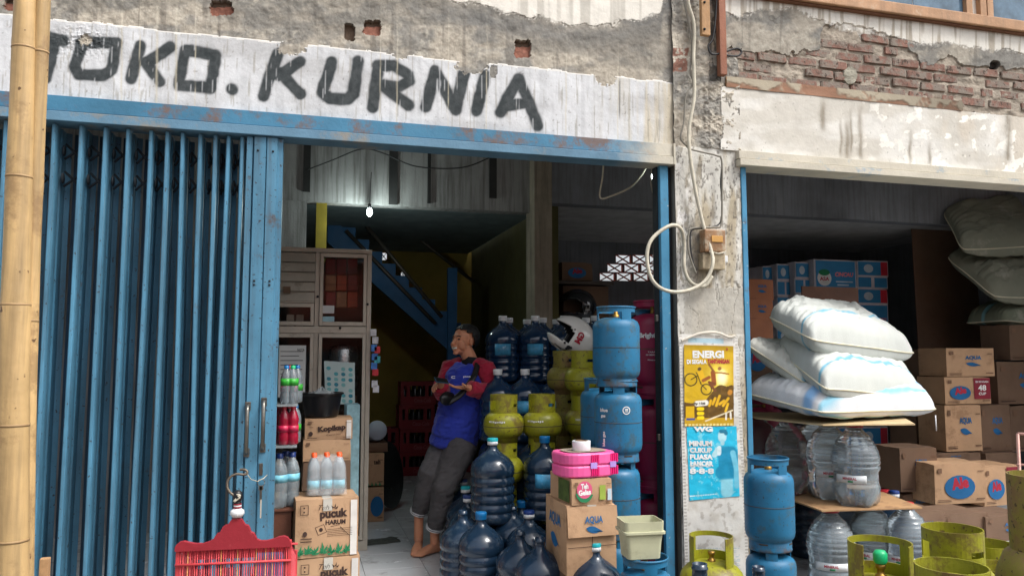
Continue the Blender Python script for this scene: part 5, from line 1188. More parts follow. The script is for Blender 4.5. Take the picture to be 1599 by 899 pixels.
# pack of six small bottles
def small_bottle():
    return MB().lathe([(0.026, 0.0), (0.031, 0.006), (0.0315, 0.05), (0.029, 0.06), (0.0315, 0.07), (0.0315, 0.105), (0.0285, 0.115), (0.0315, 0.125), (0.031, 0.145), (0.022, 0.175), (0.0135, 0.188), (0.0125, 0.198)], 22, cap=True)
def bottle_s(label, p, capmat, liq, labcol, group, s=1.0, name='drink_bottle', lab=(0.07, 0.105)):
    t = thing(name, label, 'bottle', p, facing(p), group); t.scale = (s, s, s)
    part('body', 'sb' + liq.name, small_bottle, liq, t); part('cap', 'sbc' + capmat.name, lambda: MB().lathe([(0.0145, 0.194), (0.0145, 0.212), (0.0, 0.213)], 16, cap=False), capmat, t)
    if labcol: part('label', 'sbl' + labcol.name + str(lab[0]), lambda: cyl_patch(MB(), 0.0318, -math.pi, math.pi, lab[0], lab[1], 22, th=0.0006), labcol, t)
    return t
LBB = M('pale_blue_label', rgb(120, 190, 210), 0.4, var=0.3, vs_=40, bump=0); LBG = M('green_label', rgb(60, 170, 60), 0.4, var=0.4, vs_=40, bump=0); LBR = M('pink_red_label', rgb(196, 40, 80), 0.4, var=0.4, vs_=40, bump=0)
pb = atd(506, 4.36, 0.0)
for i in range(3):
    for j in range(2): bottle_s('water bottle with orange cap, %s of the %s row in the wrapped pack' % (('left', 'middle', 'right')[i], ('front', 'back')[j]), (pb.x + (i-1)*0.069, pb.y + 0.03 + j*0.068, 0.630), CAPO, PET, LBB, 'bottles in the wrapped pack', 1.03, lab=(0.03, 0.075))
t = thing('plastic_wrap', 'clear shrink wrap around the six orange capped bottles', 'plastic wrap', (pb.x, pb.y + 0.064, 0.628))
m = MB(); ring = lambda a, b, z: rr_ring(a, b, 0.03, z)
vs = ring(0.112, 0.078, 0.0) + ring(0.110, 0.075, 0.05) + ring(0.107, 0.073, 0.11) + ring(0.104, 0.07, 0.16) + ring(0.085, 0.055, 0.205) + ring(0.03, 0.02, 0.215)
fs = [(i*24+k, i*24+(k+1) % 24, (i+1)*24+(k+1) % 24, (i+1)*24+k) for i in range(5) for k in range(24)]; m.add(vs, fs, 0, True)
build(m, 'film', M('shrink_film', rgb(235, 240, 244), 0.15, var=0.3, vs_=20, bump=0.8, bs=22, alpha=0.22), t)
# rack with drinks beside the gate
t = thing('bottle_rack', 'narrow brown wooden rack behind the gate stile', 'rack', (0, 0, 0))
xa, xb = -0.13, at(466, 600, 0.37).x; yr0, yr1 = 0.30, 0.52
for z_ in (0.565, 0.905, 1.13):
    m = MB(); m.box(xa, xb, yr0, yr1, z_ - 0.012, z_, ch=0.002); build(m, 'shelf_board', M('dark_brown_board', rgb(96, 58, 42), 0.6, var=0.2) if z_ < 0.6 else BAG, t)
m = MB(); m.box(xa, xb - 0.02, yr0 + 0.01, yr1, 0.0, 0.552, ch=0.003); build(m, 'lower_cupboard', MC['dark_brown_board'], t)
for x_ in (xa - 0.012,):
    m = MB(); m.box(x_, x_ + 0.01, yr1 - 0.02, yr1, 0.0, 1.5); build(m, 'upright', DARKST, t)
bw = lambda px, z, Y=0.37: (at(px, 600, Y).x, Y, z)
REDL = M('red_syrup_bottle', rgb(150, 24, 50), 0.1, var=0.2, bump=0, coat=0.5)
DKL = M('dark_cola_bottle', rgb(60, 30, 40), 0.1, var=0.2, bump=0, coat=0.5)
bottle_s('clear bottle with blue cap and green label, left on the top shelf', bw(447, 1.131), CAPB, PET, LBG, 'bottles on the rack', 1.0, lab=(0.10, 0.14)); bottle_s('clear bottle with green label, right on the top shelf', bw(457, 1.131), MC.get('bright_green_cap'), PET, LBG, 'bottles on the rack', 1.0, lab=(0.10, 0.14))
bottle_s('bottle of red drink, left on the middle shelf', bw(445, 0.906), CAPR, REDL, LBR, 'bottles on the rack'); bottle_s('bottle of red drink, right on the middle shelf', bw(459, 0.906), CAPR, REDL, LBR, 'bottles on the rack')
for k_, (px_, z_, Y_, cm_, lq_, lb_, l_) in enumerate(((464, 1.131, 0.46, CAPB, PET, LBG, 'clear bottle at the back right of the top shelf'), (452, 1.131, 0.47, CAPR, DKL, LBR, 'dark bottle at the back of the top shelf'), (437, 0.906, 0.44, CAPR, REDL, LBR, 'bottle of red drink at the back left of the middle shelf'), (463, 0.906, 0.46, CAPB, PET, LBG, 'clear bottle at the back right of the middle shelf'))): bottle_s(l_, bw(px_, z_, Y_), cm_, lq_, lb_, 'bottles on the rack')
bottle_s('tall water bottle with blue cap, the one nearest the tea cartons', bw(459, 0.566, 0.40), CAPN, PET, LBB, 'bottles on the rack', 1.38, lab=(0.10, 0.13))
bottle_s('dark bottle at the back of the middle shelf', bw(452, 0.906, 0.46), CAPR, DKL, LBR, 'bottles on the rack')
bottle_s('tall water bottle with blue cap, nearer of the two on the low shelf', bw(440, 0.566, 0.36), CAPN, PET, LBB, 'bottles on the rack', 1.38, lab=(0.10, 0.13)); bottle_s('tall water bottle with blue cap, farther of the two on the low shelf', bw(449, 0.566, 0.45), CAPN, PET, LBB, 'bottles on the rack', 1.38, lab=(0.10, 0.13))
# AQUA carton tower in the doorway
c3 = atd(924, 4.02, 0.0); Sx = (0.262, 0.33, 0.285)
t = carton('plain carton at the foot of the tower with the pink parcel', (c3.x, c3.y, 0.001 - 0.0), Sx, -0.02, KRAFT2)
Sx = (0.268, 0.36, 0.345)
t = carton('water carton with blue wave mark and bent front flap', (c3.x, c3.y - 0.01, 0.292), Sx, -0.02)
ftext(t, Sx, 'AQUA', 0.02, 0.80, 0.36, 0.12, INKB, 0.035); fpoly(t, Sx, [wave(0.03, 0.665, 0.17, 0.06)], INKB)
m = MB(); m.box(-0.134, 0.136, -0.196, -0.1905, 0.20, 0.203); m.add([(-0.134, -0.1905, 0.342), (0.134, -0.1905, 0.342), (0.138, -0.205, 0.198), (-0.132, -0.203, 0.192), (-0.134, -0.188, 0.342), (0.134, -0.188, 0.342), (0.138, -0.202, 0.198), (-0.132, -0.200, 0.192)], [(0, 3, 2, 1), (4, 5, 6, 7), (2, 3, 7, 6), (1, 2, 6, 5), (0, 4, 7, 3)]); 
fo = build(m, 'front_flap', KRAFT, t)
for o in t.children:
    if o.name.startswith(('lettering', 'printed_mark')): o.location = (0, -0.0075, 0.0); o.rotation_euler = (R(-5), 0, 0); o.location = (0, -0.012, 0.0) ; o.rotation_euler = (0, 0, 0); o.location.y = -0.016
fpoly(t, Sx, [[(0.0, 0.42), (0.012, 0.42), (0.012, 0.56), (0.0, 0.56)], [(-0.48, 0.40), (0.48, 0.42), (0.48, 0.428), (-0.48, 0.408)]], INKD, 'crease')
m = MB(); aqs, aqf = glyphs('AQUA', 0.035); m.add([(-0.1405, -(a*0.20) , 0.25 + b*0.07) for a, b in aqs], [tuple(reversed(f)) for f in aqf]); build(m, 'lettering', INKB, t)
m = MB(); m.add([(-0.1405, -a*0.36, 0.345*b) for a, b in wave(0.0, 0.42, 0.2, 0.12)], [tuple(reversed(range(20)))]); build(m, 'printed_mark', INKB, t)
zt_ = 0.292 + 0.345 + 0.004
Sg = (0.225, 0.30, 0.128)
t = carton('small tea carton with round pink and green mark', (c3.x + 0.005, c3.y - 0.01, zt_), Sg, 0.05, tape=False)
fpoly(t, Sg, [ellipse(-0.20, 0.60, 0.19, 0.34)], M('pink_mark', rgb(214, 90, 130), 0.7, bump=0)); fpoly(t, Sg, [ellipse(-0.20, 0.55, 0.22, 0.45, 16, math.pi*1.05, math.pi*1.95)], INKG, off=-0.0004)
ftext(t, Sg, 'Teh', -0.20, 0.74, 0.18, 0.22, INKW, 0.05, rot=0.06).location.y -= 0.0008; ftext(t, Sg, 'Gelas', -0.20, 0.50, 0.30, 0.22, INKW, 0.05, rot=0.06).location.y -= 0.0008
fpoly(t, Sg, [[(0.17, 0.18), (0.32, 0.18), (0.32, 0.75), (0.17, 0.75)]], M('pale_green_print', rgb(150, 170, 70), 0.7, bump=0)); fpoly(t, Sg, [[(0.37, 0.15), (0.47, 0.15), (0.47, 0.6), (0.37, 0.6)]], M('pale_blue_sticker', rgb(190, 206, 216), 0.6, bump=0))
m = MB(); m.box(-0.1185, -0.1180, -0.13, 0.02, 0.01, 0.12); build(m, 'green_print', M('dark_green_print', rgb(72, 92, 40), 0.7, var=0.4, vs_=20), t)
q = (c3.x + 0.002, c3.y + 0.11, zt_ + 0.136)
PK = M('pink_wrap', rgb(236, 96, 160), 0.35, var=0.08, bump=0.15, bs=20, coat=0.2); PKD = M('deep_pink_print', rgb(214, 30, 110), 0.4, bump=0)
t = thing('pink_parcel', 'bright pink wrapped double round parcel on the tea carton', 'parcel', q, 0.15)
def lens(w_, d_, z, n=28, p=3.2):
    return [(w_*math.copysign(abs(math.cos(a))**(2/p), math.cos(a)), d_*math.copysign(abs(math.sin(a))**(2/p), math.sin(a)), z) for a in [2*math.pi*k/n for k in range(n)]]
for lv in range(2):
    m = MB(); rings = [(0.150, 0.118, 0.0), (0.156, 0.123, 0.008), (0.158, 0.124, 0.050), (0.153, 0.12, 0.058), (0.13, 0.10, 0.060), (0.11, 0.085, 0.054)]
    vs = []
    for a, b, z in rings: vs += lens(a, b, z + lv*0.062)
    fs = [(i*28+k, i*28+(k+1) % 28, (i+1)*28+(k+1) % 28, (i+1)*28+k) for i in range(5) for k in range(28)] + [tuple(range(27, -1, -1)), tuple(140 + k for k in range(28))]
    m.add(vs, fs); o = build(m, 'pink_box', PK, t)
    for xx in (-0.02, 0.10):
        m = MB()
        for k in range(4): m.box(xx + k*0.012, xx + k*0.012 + 0.008, -0.128 if abs(xx + k*.012) < 0.07 else -0.116, -0.116 if abs(xx + k*.012) < .07 else -0.10, lv*0.062 + 0.008, lv*0.062 + 0.052)
        build(m, 'printed_band', PKD, o)
LIL = M('lilac_sticker', rgb(170, 140, 210), 0.5, bump=0); m = MB(); m.box(-0.025, 0.012, -0.1285, -0.118, 0.045, 0.075); build(m, 'sticker', LIL, t); m = MB(); m.box(0.095, 0.13, -0.119, -0.10, 0.045, 0.075); build(m, 'sticker', LIL, t)
m = MB(); vs = lens(0.118, 0.09, 0.1255); m.add(vs, [tuple(range(28))]); build(m, 'top_card', M('grey_brown_card', rgb(150, 136, 120), 0.8, var=0.3, vs_=20), t)
t = thing('tape_roll', 'white roll of tape lying on the pink parcel', 'tape roll', (q[0] - 0.02, q[1] - 0.03, q[2] + 0.127))
m = MB(); m.lathe([(0.030, 0.0), (0.047, 0.0), (0.048, 0.002), (0.048, 0.048), (0.047, 0.05), (0.036, 0.05), (0.035, 0.048), (0.030, 0.002)], 30, cap=False); build(m, 'roll', WHITE, t)
m = MB(); m.lathe([(0.026, 0.001), (0.0345, 0.001), (0.0345, 0.0515), (0.026, 0.0515), (0.026, 0.001)], 30, cap=False); build(m, 'core', KRAFT2, t)
# ---------- cartons at the right, in the shop's depth
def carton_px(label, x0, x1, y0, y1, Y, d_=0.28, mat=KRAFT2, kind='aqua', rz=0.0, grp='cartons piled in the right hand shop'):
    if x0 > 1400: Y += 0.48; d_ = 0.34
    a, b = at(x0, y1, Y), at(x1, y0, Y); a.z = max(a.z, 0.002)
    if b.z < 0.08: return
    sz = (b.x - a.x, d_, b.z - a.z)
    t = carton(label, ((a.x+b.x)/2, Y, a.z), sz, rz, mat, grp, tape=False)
    if kind == 'aqua': aqua(t, sz, 0.05, 0.66, 0.95)
    elif kind == 'big':
        fpoly(t, sz, [ellipse(-0.02 if sz[0] > .3 else 0, 0.42, 0.30, 0.30)], INKB); ftext(t, sz, 'Ale', -0.02, 0.52, 0.34, 0.30, INKR, 0.06, rot=0.12).location.y -= 0.001
    elif kind == 'cup':
        fpoly(t, sz, [ellipse(-0.18, 0.42, 0.23, 0.26)], INKB); ftext(t, sz, 'Ale', -0.18, 0.50, 0.26, 0.26, INKR, 0.06, rot=0.12).location.y -= 0.001
        fpoly(t, sz, [[(0.12, 0.18), (0.48, 0.18), (0.48, 0.97), (0.12, 0.97)]], M('maroon_print', rgb(130, 34, 50), 0.7, bump=0)); 
        for s_, b_, wd, ht in (('ISI RINGAN', 0.83, 0.28, 0.07), ('48', 0.60, 0.18, 0.22), ('CUP', 0.38, 0.16, 0.10)): ftext(t, sz, s_, 0.30, b_, wd, ht, INKW, 0.03).location.y -= 0.001
    fpoly(t, sz, [[(-0.46, 0.06), (-0.2, 0.06), (-0.2, 0.075), (-0.46, 0.075)]], INKD)
    return t
for a_ in [
 ('upper water carton with blue wave in the middle of the right pile', 1479, 1551, 544, 587.5, 1.30, 'aqua'), ('carton with red 48 CUP panel', 1477, 1545, 588.5, 631, 1.30, 'cup'),
 ('tall carton under the 48 CUP one', 1479, 1530, 632, 705, 1.30, 'aqua'), ('tall dim carton right of the one under the 48 CUP carton', 1532, 1577, 632, 705, 1.40, 'aqua'),
 ('dim carton at the right edge level with the 48 CUP one', 1560, 1640, 565, 631, 1.5, 'aqua'), ('dim carton at the right edge behind the steel frame', 1580, 1650, 632, 705, 1.5, 'aqua'),
 ('dim carton left of the upper water carton', 1443, 1478, 546, 588, 1.75, 'aqua'), ('dim carton left of the 48 CUP one', 1443, 1478, 589, 632, 1.75, 'cup'), ('tall dim carton under the sack tip', 1432, 1478, 633, 712, 1.7, 'aqua'),
 ('large carton with faded wave in the left of the right pile', 1408, 1462, 698, 768, 0.95, 'aqua'), ('carton behind the one with the big blue and red mark', 1463, 1515, 706, 722, 1.28, 'aqua'),
 ('carton at the base left of the right pile', 1412, 1456, 769, 832, 1.0, 'aqua'), ('carton at the base in the middle of the right pile', 1457, 1497, 777, 842, 0.98, 'aqua'), ('carton at the base right of the middle one', 1498, 1556, 787, 850, 0.96, 'aqua'), ('carton at the base near the steel frame', 1557, 1640, 792, 860, 1.0, 'none'),
 ('low carton filling the bottom row left', 1416, 1474, 833, 890, 1.0, 'none'), ('low carton filling the bottom row middle', 1475, 1545, 851, 905, 0.99, 'none'), ('low carton filling the bottom row right', 1546, 1640, 861, 915, 1.0, 'none')]:
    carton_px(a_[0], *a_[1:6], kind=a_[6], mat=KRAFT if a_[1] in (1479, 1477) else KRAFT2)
for k, (xa_, xb_) in enumerate(((1413, 1476), (1478, 1543), (1545, 1611), (1613, 1682))): carton_px('dim carton on the floor before the right pile, %s of four' % ('leftmost', 'second', 'third', 'rightmost')[k], xa_, xb_, 797 + 3*k, 905, 0.14 + 0.03*(k % 2), kind='none' if k % 2 else 'aqua')
carton_px('carton with big blue and red mark, turned a little', 1463, 1535, 722, 788, 0.72, kind='big', rz=-0.06, mat=KRAFT); carton_px('carton beside the one with the big mark', 1537, 1592, 726, 790, 0.80, kind='cup', rz=0.03, mat=KRAFT)
for i, (x, y0, y1) in enumerate(((1500, 706, 724), (1560, 706, 726))): carton_px('flat carton filling the gap in the pile, %s one' % ('left', 'right')[i], x - 20, x + 30, y0, y1, 1.31, kind='none')
for i, (x0, x1) in enumerate(((1598, 1660), (1662, 1730))): 
    for k, (y0, y1) in enumerate(((508, 562), )): carton_px('shaded carton carrying the heaped sacks, %s one' % ('left', 'right')[i], x0 - 20, x1 - 20, y0, y1, 1.5, d_=0.5, kind='none')
# tall cardboard sheets behind
t = thing('cardboard_sheet', 'huge brown cardboard sheet leaning upright behind the right pile', 'cardboard sheet', (0, 0, 0))
pts = [at(1422, 330, 3.1), at(1700, 300, 3.1), at(1700, 560, 2.95), at(1445, 720, 2.95)]
m = MB(); m.add(pts + [p + Vector((0, 0.012, 0)) for p in pts], [(0, 3, 2, 1), (4, 5, 6, 7), (0, 1, 5, 4), (1, 2, 6, 5), (2, 3, 7, 6), (3, 0, 4, 7)]); build(m, 'sheet', KRAFT2, t)
text_plane('AQUA', INKB, t, at(1545, 513, 2.93), (1, 0, 0), (0, 0, 1), 0.16, 0.06)
m = MB(); cc = at(1545, 529, 2.93); m.add([cc + Vector((a*0.3, 0, b*0.35)) for a, b in wave(0, 0, 0.3, 0.12)], [tuple(range(20))]); build(m, 'printed_mark', INKB, t)
# blue fruit drink cartons in the depth
CB = M('blue_printed_carton', rgb(52, 132, 182), 0.6, var=0.1, bump=0.05); CBR = M('red_printed_panel', rgb(196, 44, 60), 0.6, bump=0); CBW = M('pale_carton_edge', rgb(204, 200, 206), 0.7, bump=0)
def blue_carton(label, x0, x1, y0, y1, Y, kind):
    a, b = at(x0, y1, Y), at(x1, y0, Y); sz = (b.x - a.x - 0.004, 0.3, b.z - a.z - 0.003)
    t = carton(label, ((a.x+b.x)/2, Y, a.z + 0.001), sz, 0, CBW, 'blue printed drink cartons', tape=False)
    e = 0.035
    if kind == 'wide':
        fpoly(t, sz, [[(-0.5 + e, e), (0.5 - e, e), (0.5 - e, 1 - e), (-0.5 + e, 1 - e)]], CB, 'blue_panel')
        fpoly(t, sz, [ellipse(-0.27, 0.42, 0.165, 0.24)], INKW, off=0.001); fpoly(t, sz, [ellipse(-0.27, 0.60, 0.13, 0.10)], INKG, off=0.0015); ftext(t, sz, 'ASA', -0.27, 0.40, 0.22, 0.12, INKR, 0.03).location.y -= 0.002
        ftext(t, sz, 'CINCAU', 0.20, 0.55, 0.44, 0.14, M('pink_red_print', rgb(226, 130, 140), 0.6, bump=0), 0.05, shear=0.2).location.y -= 0.002
        fpoly(t, sz, [[(0.0, 0.30), (0.40, 0.30), (0.40, 0.34), (0.0, 0.34)], [(0.03, 0.20), (0.3, 0.20), (0.3, 0.24), (0.03, 0.24)]], MC['pale_blue_sticker'], off=0.001)
    elif kind == 'panel':
        fpoly(t, sz, [[(-0.5 + e, e*2), (0.5 - e, e*2), (0.5 - e, 1 - e*2), (-0.5 + e, 1 - e*2)]], CB, 'blue_panel'); fpoly(t, sz, [[(0.25, e*2), (0.5 - e, e*2), (0.5 - e, 1 - e*2), (0.25, 1 - e*2)]], CBR, 'red_panel', off=0.001); fpoly(t, sz, [ellipse(-0.14, 0.5, 0.15, 0.27)], MC['pale_blue_sticker'], off=0.001)
    else:
        fpoly(t, sz, [[(-0.5 + e, 0.1), (-0.05, 0.1), (-0.05, 0.9), (-0.5 + e, 0.9)], [(0.05, 0.1), (0.5 - e, 0.1), (0.5 - e, 0.9), (0.05, 0.9)]], CB, 'blue_panel')
YBc = 3.4; ys = [(408, 431, 'panel'), (432, 450, 'two'), (451, 474, 'panel'), (475, 530, 'wide'), (531, 560, 'panel'), (561, 590, 'two'), (591, 620, 'panel'), (621, 664, 'wide'), (665, 697, 'panel'), (698, 728, 'two'), (729, 765, 'panel')]
for i, (y0, y1, k) in enumerate(ys): blue_carton('blue drink carton, %s from the top of the right edge column' % ('first', 'second', 'third', 'fourth', 'fifth', 'sixth', 'seventh', 'eighth', 'ninth', 'tenth', 'eleventh')[i], 1338, 1386, y0, y1, YBc, k)
for i, (y0, y1, k) in enumerate([(407, 455, 'wide'), (456, 505, 'wide'), (506, 555, 'wide'), (556, 610, 'wide'), (611, 665, 'wide'), (666, 720, 'wide'), (721, 775, 'wide')]): blue_carton('wide blue drink carton with white globe, %s in its column' % ('topmost', 'second down', 'third down', 'fourth down', 'fifth down', 'sixth down', 'lowest')[i], 1272, 1336, y0, y1, YBc, k)
for c_, (x0, x1, ya) in enumerate(((1241, 1270, 410), (1213, 1239, 413), (1190, 1211, 416))):
    for i in range(7 if c_ < 2 else 4):
        kk = 'panel' if i % 2 == 0 else 'two'; blue_carton('shaded blue carton, row %s of the %s dim column' % (('one', 'two', 'three', 'four', 'five', 'six', 'seven')[i], ('nearest', 'middle', 'far left')[c_]), x0, x1, ya + i*25, ya + i*25 + 24, YBc + 0.1 + 0.1*c_, kk)
t = thing('brown_board', 'dark brown board standing behind the top sack', 'board', (0, 0, 0))
a, b = at(1256, 560, 1.9), at(1340, 449, 1.9); m = MB(); m.box(a.x, b.x, 1.9, 1.915, 1.1, b.z); build(m, 'panel', M('dark_hardboard', rgb(104, 74, 60), 0.7, var=0.2), t)
for k, (y0, y1) in enumerate(((437, 468), (468.5, 499), (499.5, 530))): carton_px('reddish carton, %s in the column by the pillar' % ('topmost', 'middle', 'lowest')[k], 1168, 1207, y0, y1, 1.6, kind='none' if k == 2 else 'aqua', mat=M('reddish_cardboard', rgb(160, 104, 74), 0.8, var=0.12))
carton_px('wide carton with blue mark under the column by the pillar', 1158, 1205, 533, 586, 1.15, kind='big'); carton_px('wide carton below the one with blue mark by the pillar', 1158, 1205, 587, 640, 1.15, kind='none'); carton_px('lowest wide carton by the pillar', 1158, 1207, 641, 860, 1.15, kind='none')
# thin steel frame at the right edge
t = thing('steel_frame', 'thin rusty pink steel tube frame at the right edge', 'steel frame', (0, 0, 0))
RT = M('rusty_pink_steel', rgb(176, 136, 126), 0.5, metal=0.3, var=0.2)
a, b = at(1589, 677, -1.15), at(1583, 812, -1.15); b2 = Vector((a.x - 0.01, -1.15, GZ + 0.0)); e = at(1700, 680, -1.15)
m = MB(); m.tube([b2, a], 0.0075, 8); build(m, 'upright', RT, t); m = MB(); m.tube([a, e], 0.0075, 8); build(m, 'top_bar', RT, t); m = MB(); m.tube([e, Vector((e.x, e.y, GZ))], 0.0075, 8); build(m, 'upright', RT, t)
a = at(1588, 725, -1.15); m = MB(); m.tube([a, at(1699, 728, -1.15)], 0.006, 8); build(m, 'cross_bar', RT, t)
# ---------- cabinet
YC = 1.62; ct = thing('display_cabinet', 'tall aluminium display cabinet with glass doors and louvred corner', 'cabinet', (0, 0, 0))
xl, xr = at(425, 600, YC).x, at(577.5, 600, YC).x; xm = at(493, 600, YC).x; zt = at(540, 389, YC).z; zmid = at(540, 514, YC).z; DP = 0.45
def bar(x0, x1, z0, z1, y0=YC, y1=YC + 0.03, nm='frame_bar', mat=ALU):
    m = MB(); m.box(x0, x1, y0, y1, z0, z1, ch=0.002); return build(m, nm, mat, ct)
bar(xl, xr, zt - 0.03, zt, YC - 0.012, YC + DP, 'top_panel'); bar(xr - 0.032, xr, 0.03, zt - 0.032, YC - 0.004, YC + 0.028); bar(xr - 0.006, xr, 0.03, zt - 0.032, YC + 0.03, YC + DP - 0.01, 'side_panel', M('white_side_panel', rgb(214, 214, 208), 0.5, var=0.05, bump=0.03)); bar(xm - 0.02, xm + 0.012, 0.03, zt - 0.032)
bar(xl, xr - 0.034, zmid - 0.03, zmid + 0.02, YC - 0.003); bar(xl, xr, 0.0, 0.07, YC - 0.006); bar(xl, xr, 0.071, 0.076, YC, YC + DP, 'floor_panel')
bar(xl, xr - 0.008, 0.08, zt - 0.04, YC + DP - 0.012, YC + DP, 'back_panel', M('cabinet_back', rgb(120, 112, 104), 0.8, var=0.2)); bar(xl, xl + 0.012, 0.08, zt - 0.04, YC + 0.035, YC + DP - 0.014, 'side_panel')
for z_ in (0.55, 1.02, zmid, 1.95): bar(xl + 0.014, xr - 0.01, z_ - 0.03, z_ - 0.022, YC + 0.04, YC + DP - 0.02, 'glass_shelf', GLASS)
# doors : frame + pane
def door(x0, x1, z0, z1, mat=None, w_=0.024):
    d_ = link('door', None, ct)
    for (a, b, c_, e_) in ((x0, x0 + w_, z0, z1), (x1 - w_, x1, z0, z1), (x0 + w_, x1 - w_, z0, z0 + w_*1.2), (x0 + w_, x1 - w_, z1 - w_*1.2, z1)):
        m = MB(); m.box(a, b, YC - 0.022, YC - 0.006, c_, e_, ch=0.002); build(m, 'door_bar', ALU, d_)
    m = MB(); m.box(x0 + w_, x1 - w_, YC - 0.015, YC - 0.011, z0 + w_*1.2, z1 - w_*1.2); build(m, 'glass', mat or GLASS, d_); return d_
door(xm + 0.014, xr - 0.036, zmid + 0.025, zt - 0.036); door(xm + 0.014, xr - 0.036, 0.08, zmid - 0.033); door(xl + 0.01, xm - 0.022, 0.08, zmid - 0.033)
zl0 = at(465, 470, YC).z; zl1 = zt - 0.036
for k in range(5):
    z0 = zl0 + (zl1 - zl0)*k/5; m = MB(); m.prism([(YC - 0.006, z0 + 0.002), (YC + 0.012, z0 + (zl1-zl0)/5 - 0.004), (YC + 0.016, z0 + (zl1-zl0)/5), (YC - 0.002, z0 + 0.002)], xl, xm - 0.022, axis='x'); build(m, 'louvre_slat', ALU, ct)
bar(xl, xm - 0.022, zl0 - 0.012, zl0, YC - 0.006)
door(xl + 0.01, xm - 0.024, zmid + 0.025, zl0 - 0.016)
m = MB(); q = at(448, 452, YC - 0.02); m.box(q.x - 0.025, q.x + 0.025, YC - 0.03, YC - 0.0062, q.z - 0.028, q.z + 0.022, ch=0.003); build(m, 'small_box', KRAFT2, ct)
for (x, y) in ((496, 463), (574, 475), (531, 512)):
    q = at(x, y, YC - 0.022); m = MB(); m.sphere((q.x, YC - 0.026, q.z), 0.009); build(m, 'latch', DARKST, ct)
def sheetrect(name, x0, y0, x1, y1, Y, mat, parent=None, lab=None, cat=None):
    a, b = at(x0, y1, Y), at(x1, y0, Y); m = MB(); m.box(a.x, b.x, Y - 0.001, Y + 0.001, a.z, b.z); o = build(m, name, mat, parent)
    if lab: tag(o, lab, cat)
    return o
NW = M('notice_paper', rgb(214, 216, 214), 0.8, var=0.08, bump=0)
Yn = YC - 0.030
sheetrect('notice', 502, 477, 522, 489, YC - 0.017, NW, None, 'small white notice stuck on the upper cabinet door', 'notice'); sheetrect('notice', 502, 494, 522, 505, YC - 0.017, M('pale_cyan_paper', rgb(160, 196, 206), 0.8, bump=0), None, 'pale blue card stuck below the white notice', 'notice')
# blue poster of round pictures on lower door
U, V, c = canvas(60, 100, (196, 214, 212))
for i in range(4):
    for j in range(7):
        rr = np.hypot((U - 0.14 - i*0.24)*0.62, V - 0.08 - j*0.125); put(c, (rr < 0.045) & (((i*7+j*3) % 5) != 0), ((90, 170, 180), (60, 140, 160), (130, 190, 190))[(i+j) % 3])
pos = quadpos(U, V, (506, 563), (554, 566), (508, 629), (554, 632), YC - 0.018); o = sheet('sticker_sheet', pos, c, VC); tag(o, 'pale sheet printed with rows of round blue pictures on the lower cabinet door', 'poster')
o = sheetrect('notice', 434, 539, 478, 620, YC - 0.018, NW, None, 'large white printed list behind the left glass of the cabinet', 'notice')
for k in range(9):
    a, b = at(438, 548 + k*7, YC - 0.0195), at(474 - (k*7) % 13, 549 + k*7, YC - 0.0195); m = MB(); m.box(a.x, b.x, YC - 0.0205, YC - 0.0195, b.z, a.z); build(m, 'text_line', INKK, o)
q = at(470, 546, YC - 0.0195); text_plane('NOTA', INKK, o, (q.x, YC - 0.0200, q.z), (1, 0, 0), (0, 0, 1), 0.05, 0.018)
# things inside the cabinet
RDP = [M('orange_red_reflection', rgb(190, 84, 50), 0.45, var=0.3, vs_=12), M('maroon_reflection', rgb(130, 40, 38), 0.45, var=0.3, vs_=12), M('tan_reflection', rgb(190, 150, 110), 0.5, var=0.3, vs_=12)]  # colours for blocks standing in for tarpaulin reflected in the door glass
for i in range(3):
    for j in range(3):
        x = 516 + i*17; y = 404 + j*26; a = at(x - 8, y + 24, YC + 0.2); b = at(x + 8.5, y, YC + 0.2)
        m = MB(); m.box(a.x, b.x, YC + 0.18, YC + 0.22, a.z, b.z, ch=0.008); o = build(m, 'reflection_block', RDP[(i + 2*j) % 3 if j else 1])
        tag(o, 'reddish block standing in for reflected tarpaulin, %s one in the %s line behind the upper cabinet glass' % (('left', 'middle', 'right')[i], ('top', 'middle', 'bottom')[j]), 'packet', 'reflection blocks in the cabinet')
for i, x in enumerate((453, 468)):
    q = at(x, 510, YC + 0.08); o_ = MB(); o_.box(-0.026, 0.026, -0.01, 0.01, 0, 0.085, ch=0.006); o = build(o_, 'money_bundle', M('pale_paper_bundle', rgb(188, 180, 164), 0.8, var=0.2), loc=(q.x, q.y, zmid + 0.022)); tag(o, 'pale paper bundle, %s of two in the small cabinet window' % ('left', 'right')[i], 'paper bundle')
q = at(536, 560, YC + 0.22); m = MB(); m.lathe([(0.10, 0.0), (0.11, 0.05), (0.11, 0.30), (0.10, 0.33), (0.03, 0.34), (0, 0.34)], 30, cap=False); t = build(m, 'metal_canister', M('shiny_tin', rgb(150, 150, 150), 0.25, metal=0.8, var=0.2), loc=(q.x, q.y, zmid - 0.45)); tag(t, 'shiny round tin standing behind the lower right cabinet glass', 'tin')
m = MB(); m.box(-0.22, 0.1, -0.12, 0.12, 0.0, zmid - 0.03 - 0.45 - 0.078); t = build(m, 'stock_box', KRAFT2, loc=(q.x, q.y, 0.078)); tag(t, 'brown box inside the bottom of the display cabinet', 'carton')
a, b = at(540, 700, 1.2), at(562, 632, 1.2)
t = carton('narrow pale blue printed carton standing before the cabinet', ((a.x + b.x)/2, 1.2, 0.0), (b.x - a.x, 0.2, b.z), 0.0, M('pale_blue_printed_carton', rgb(150, 190, 200), 0.7, var=0.3, vs_=14), tape=False)
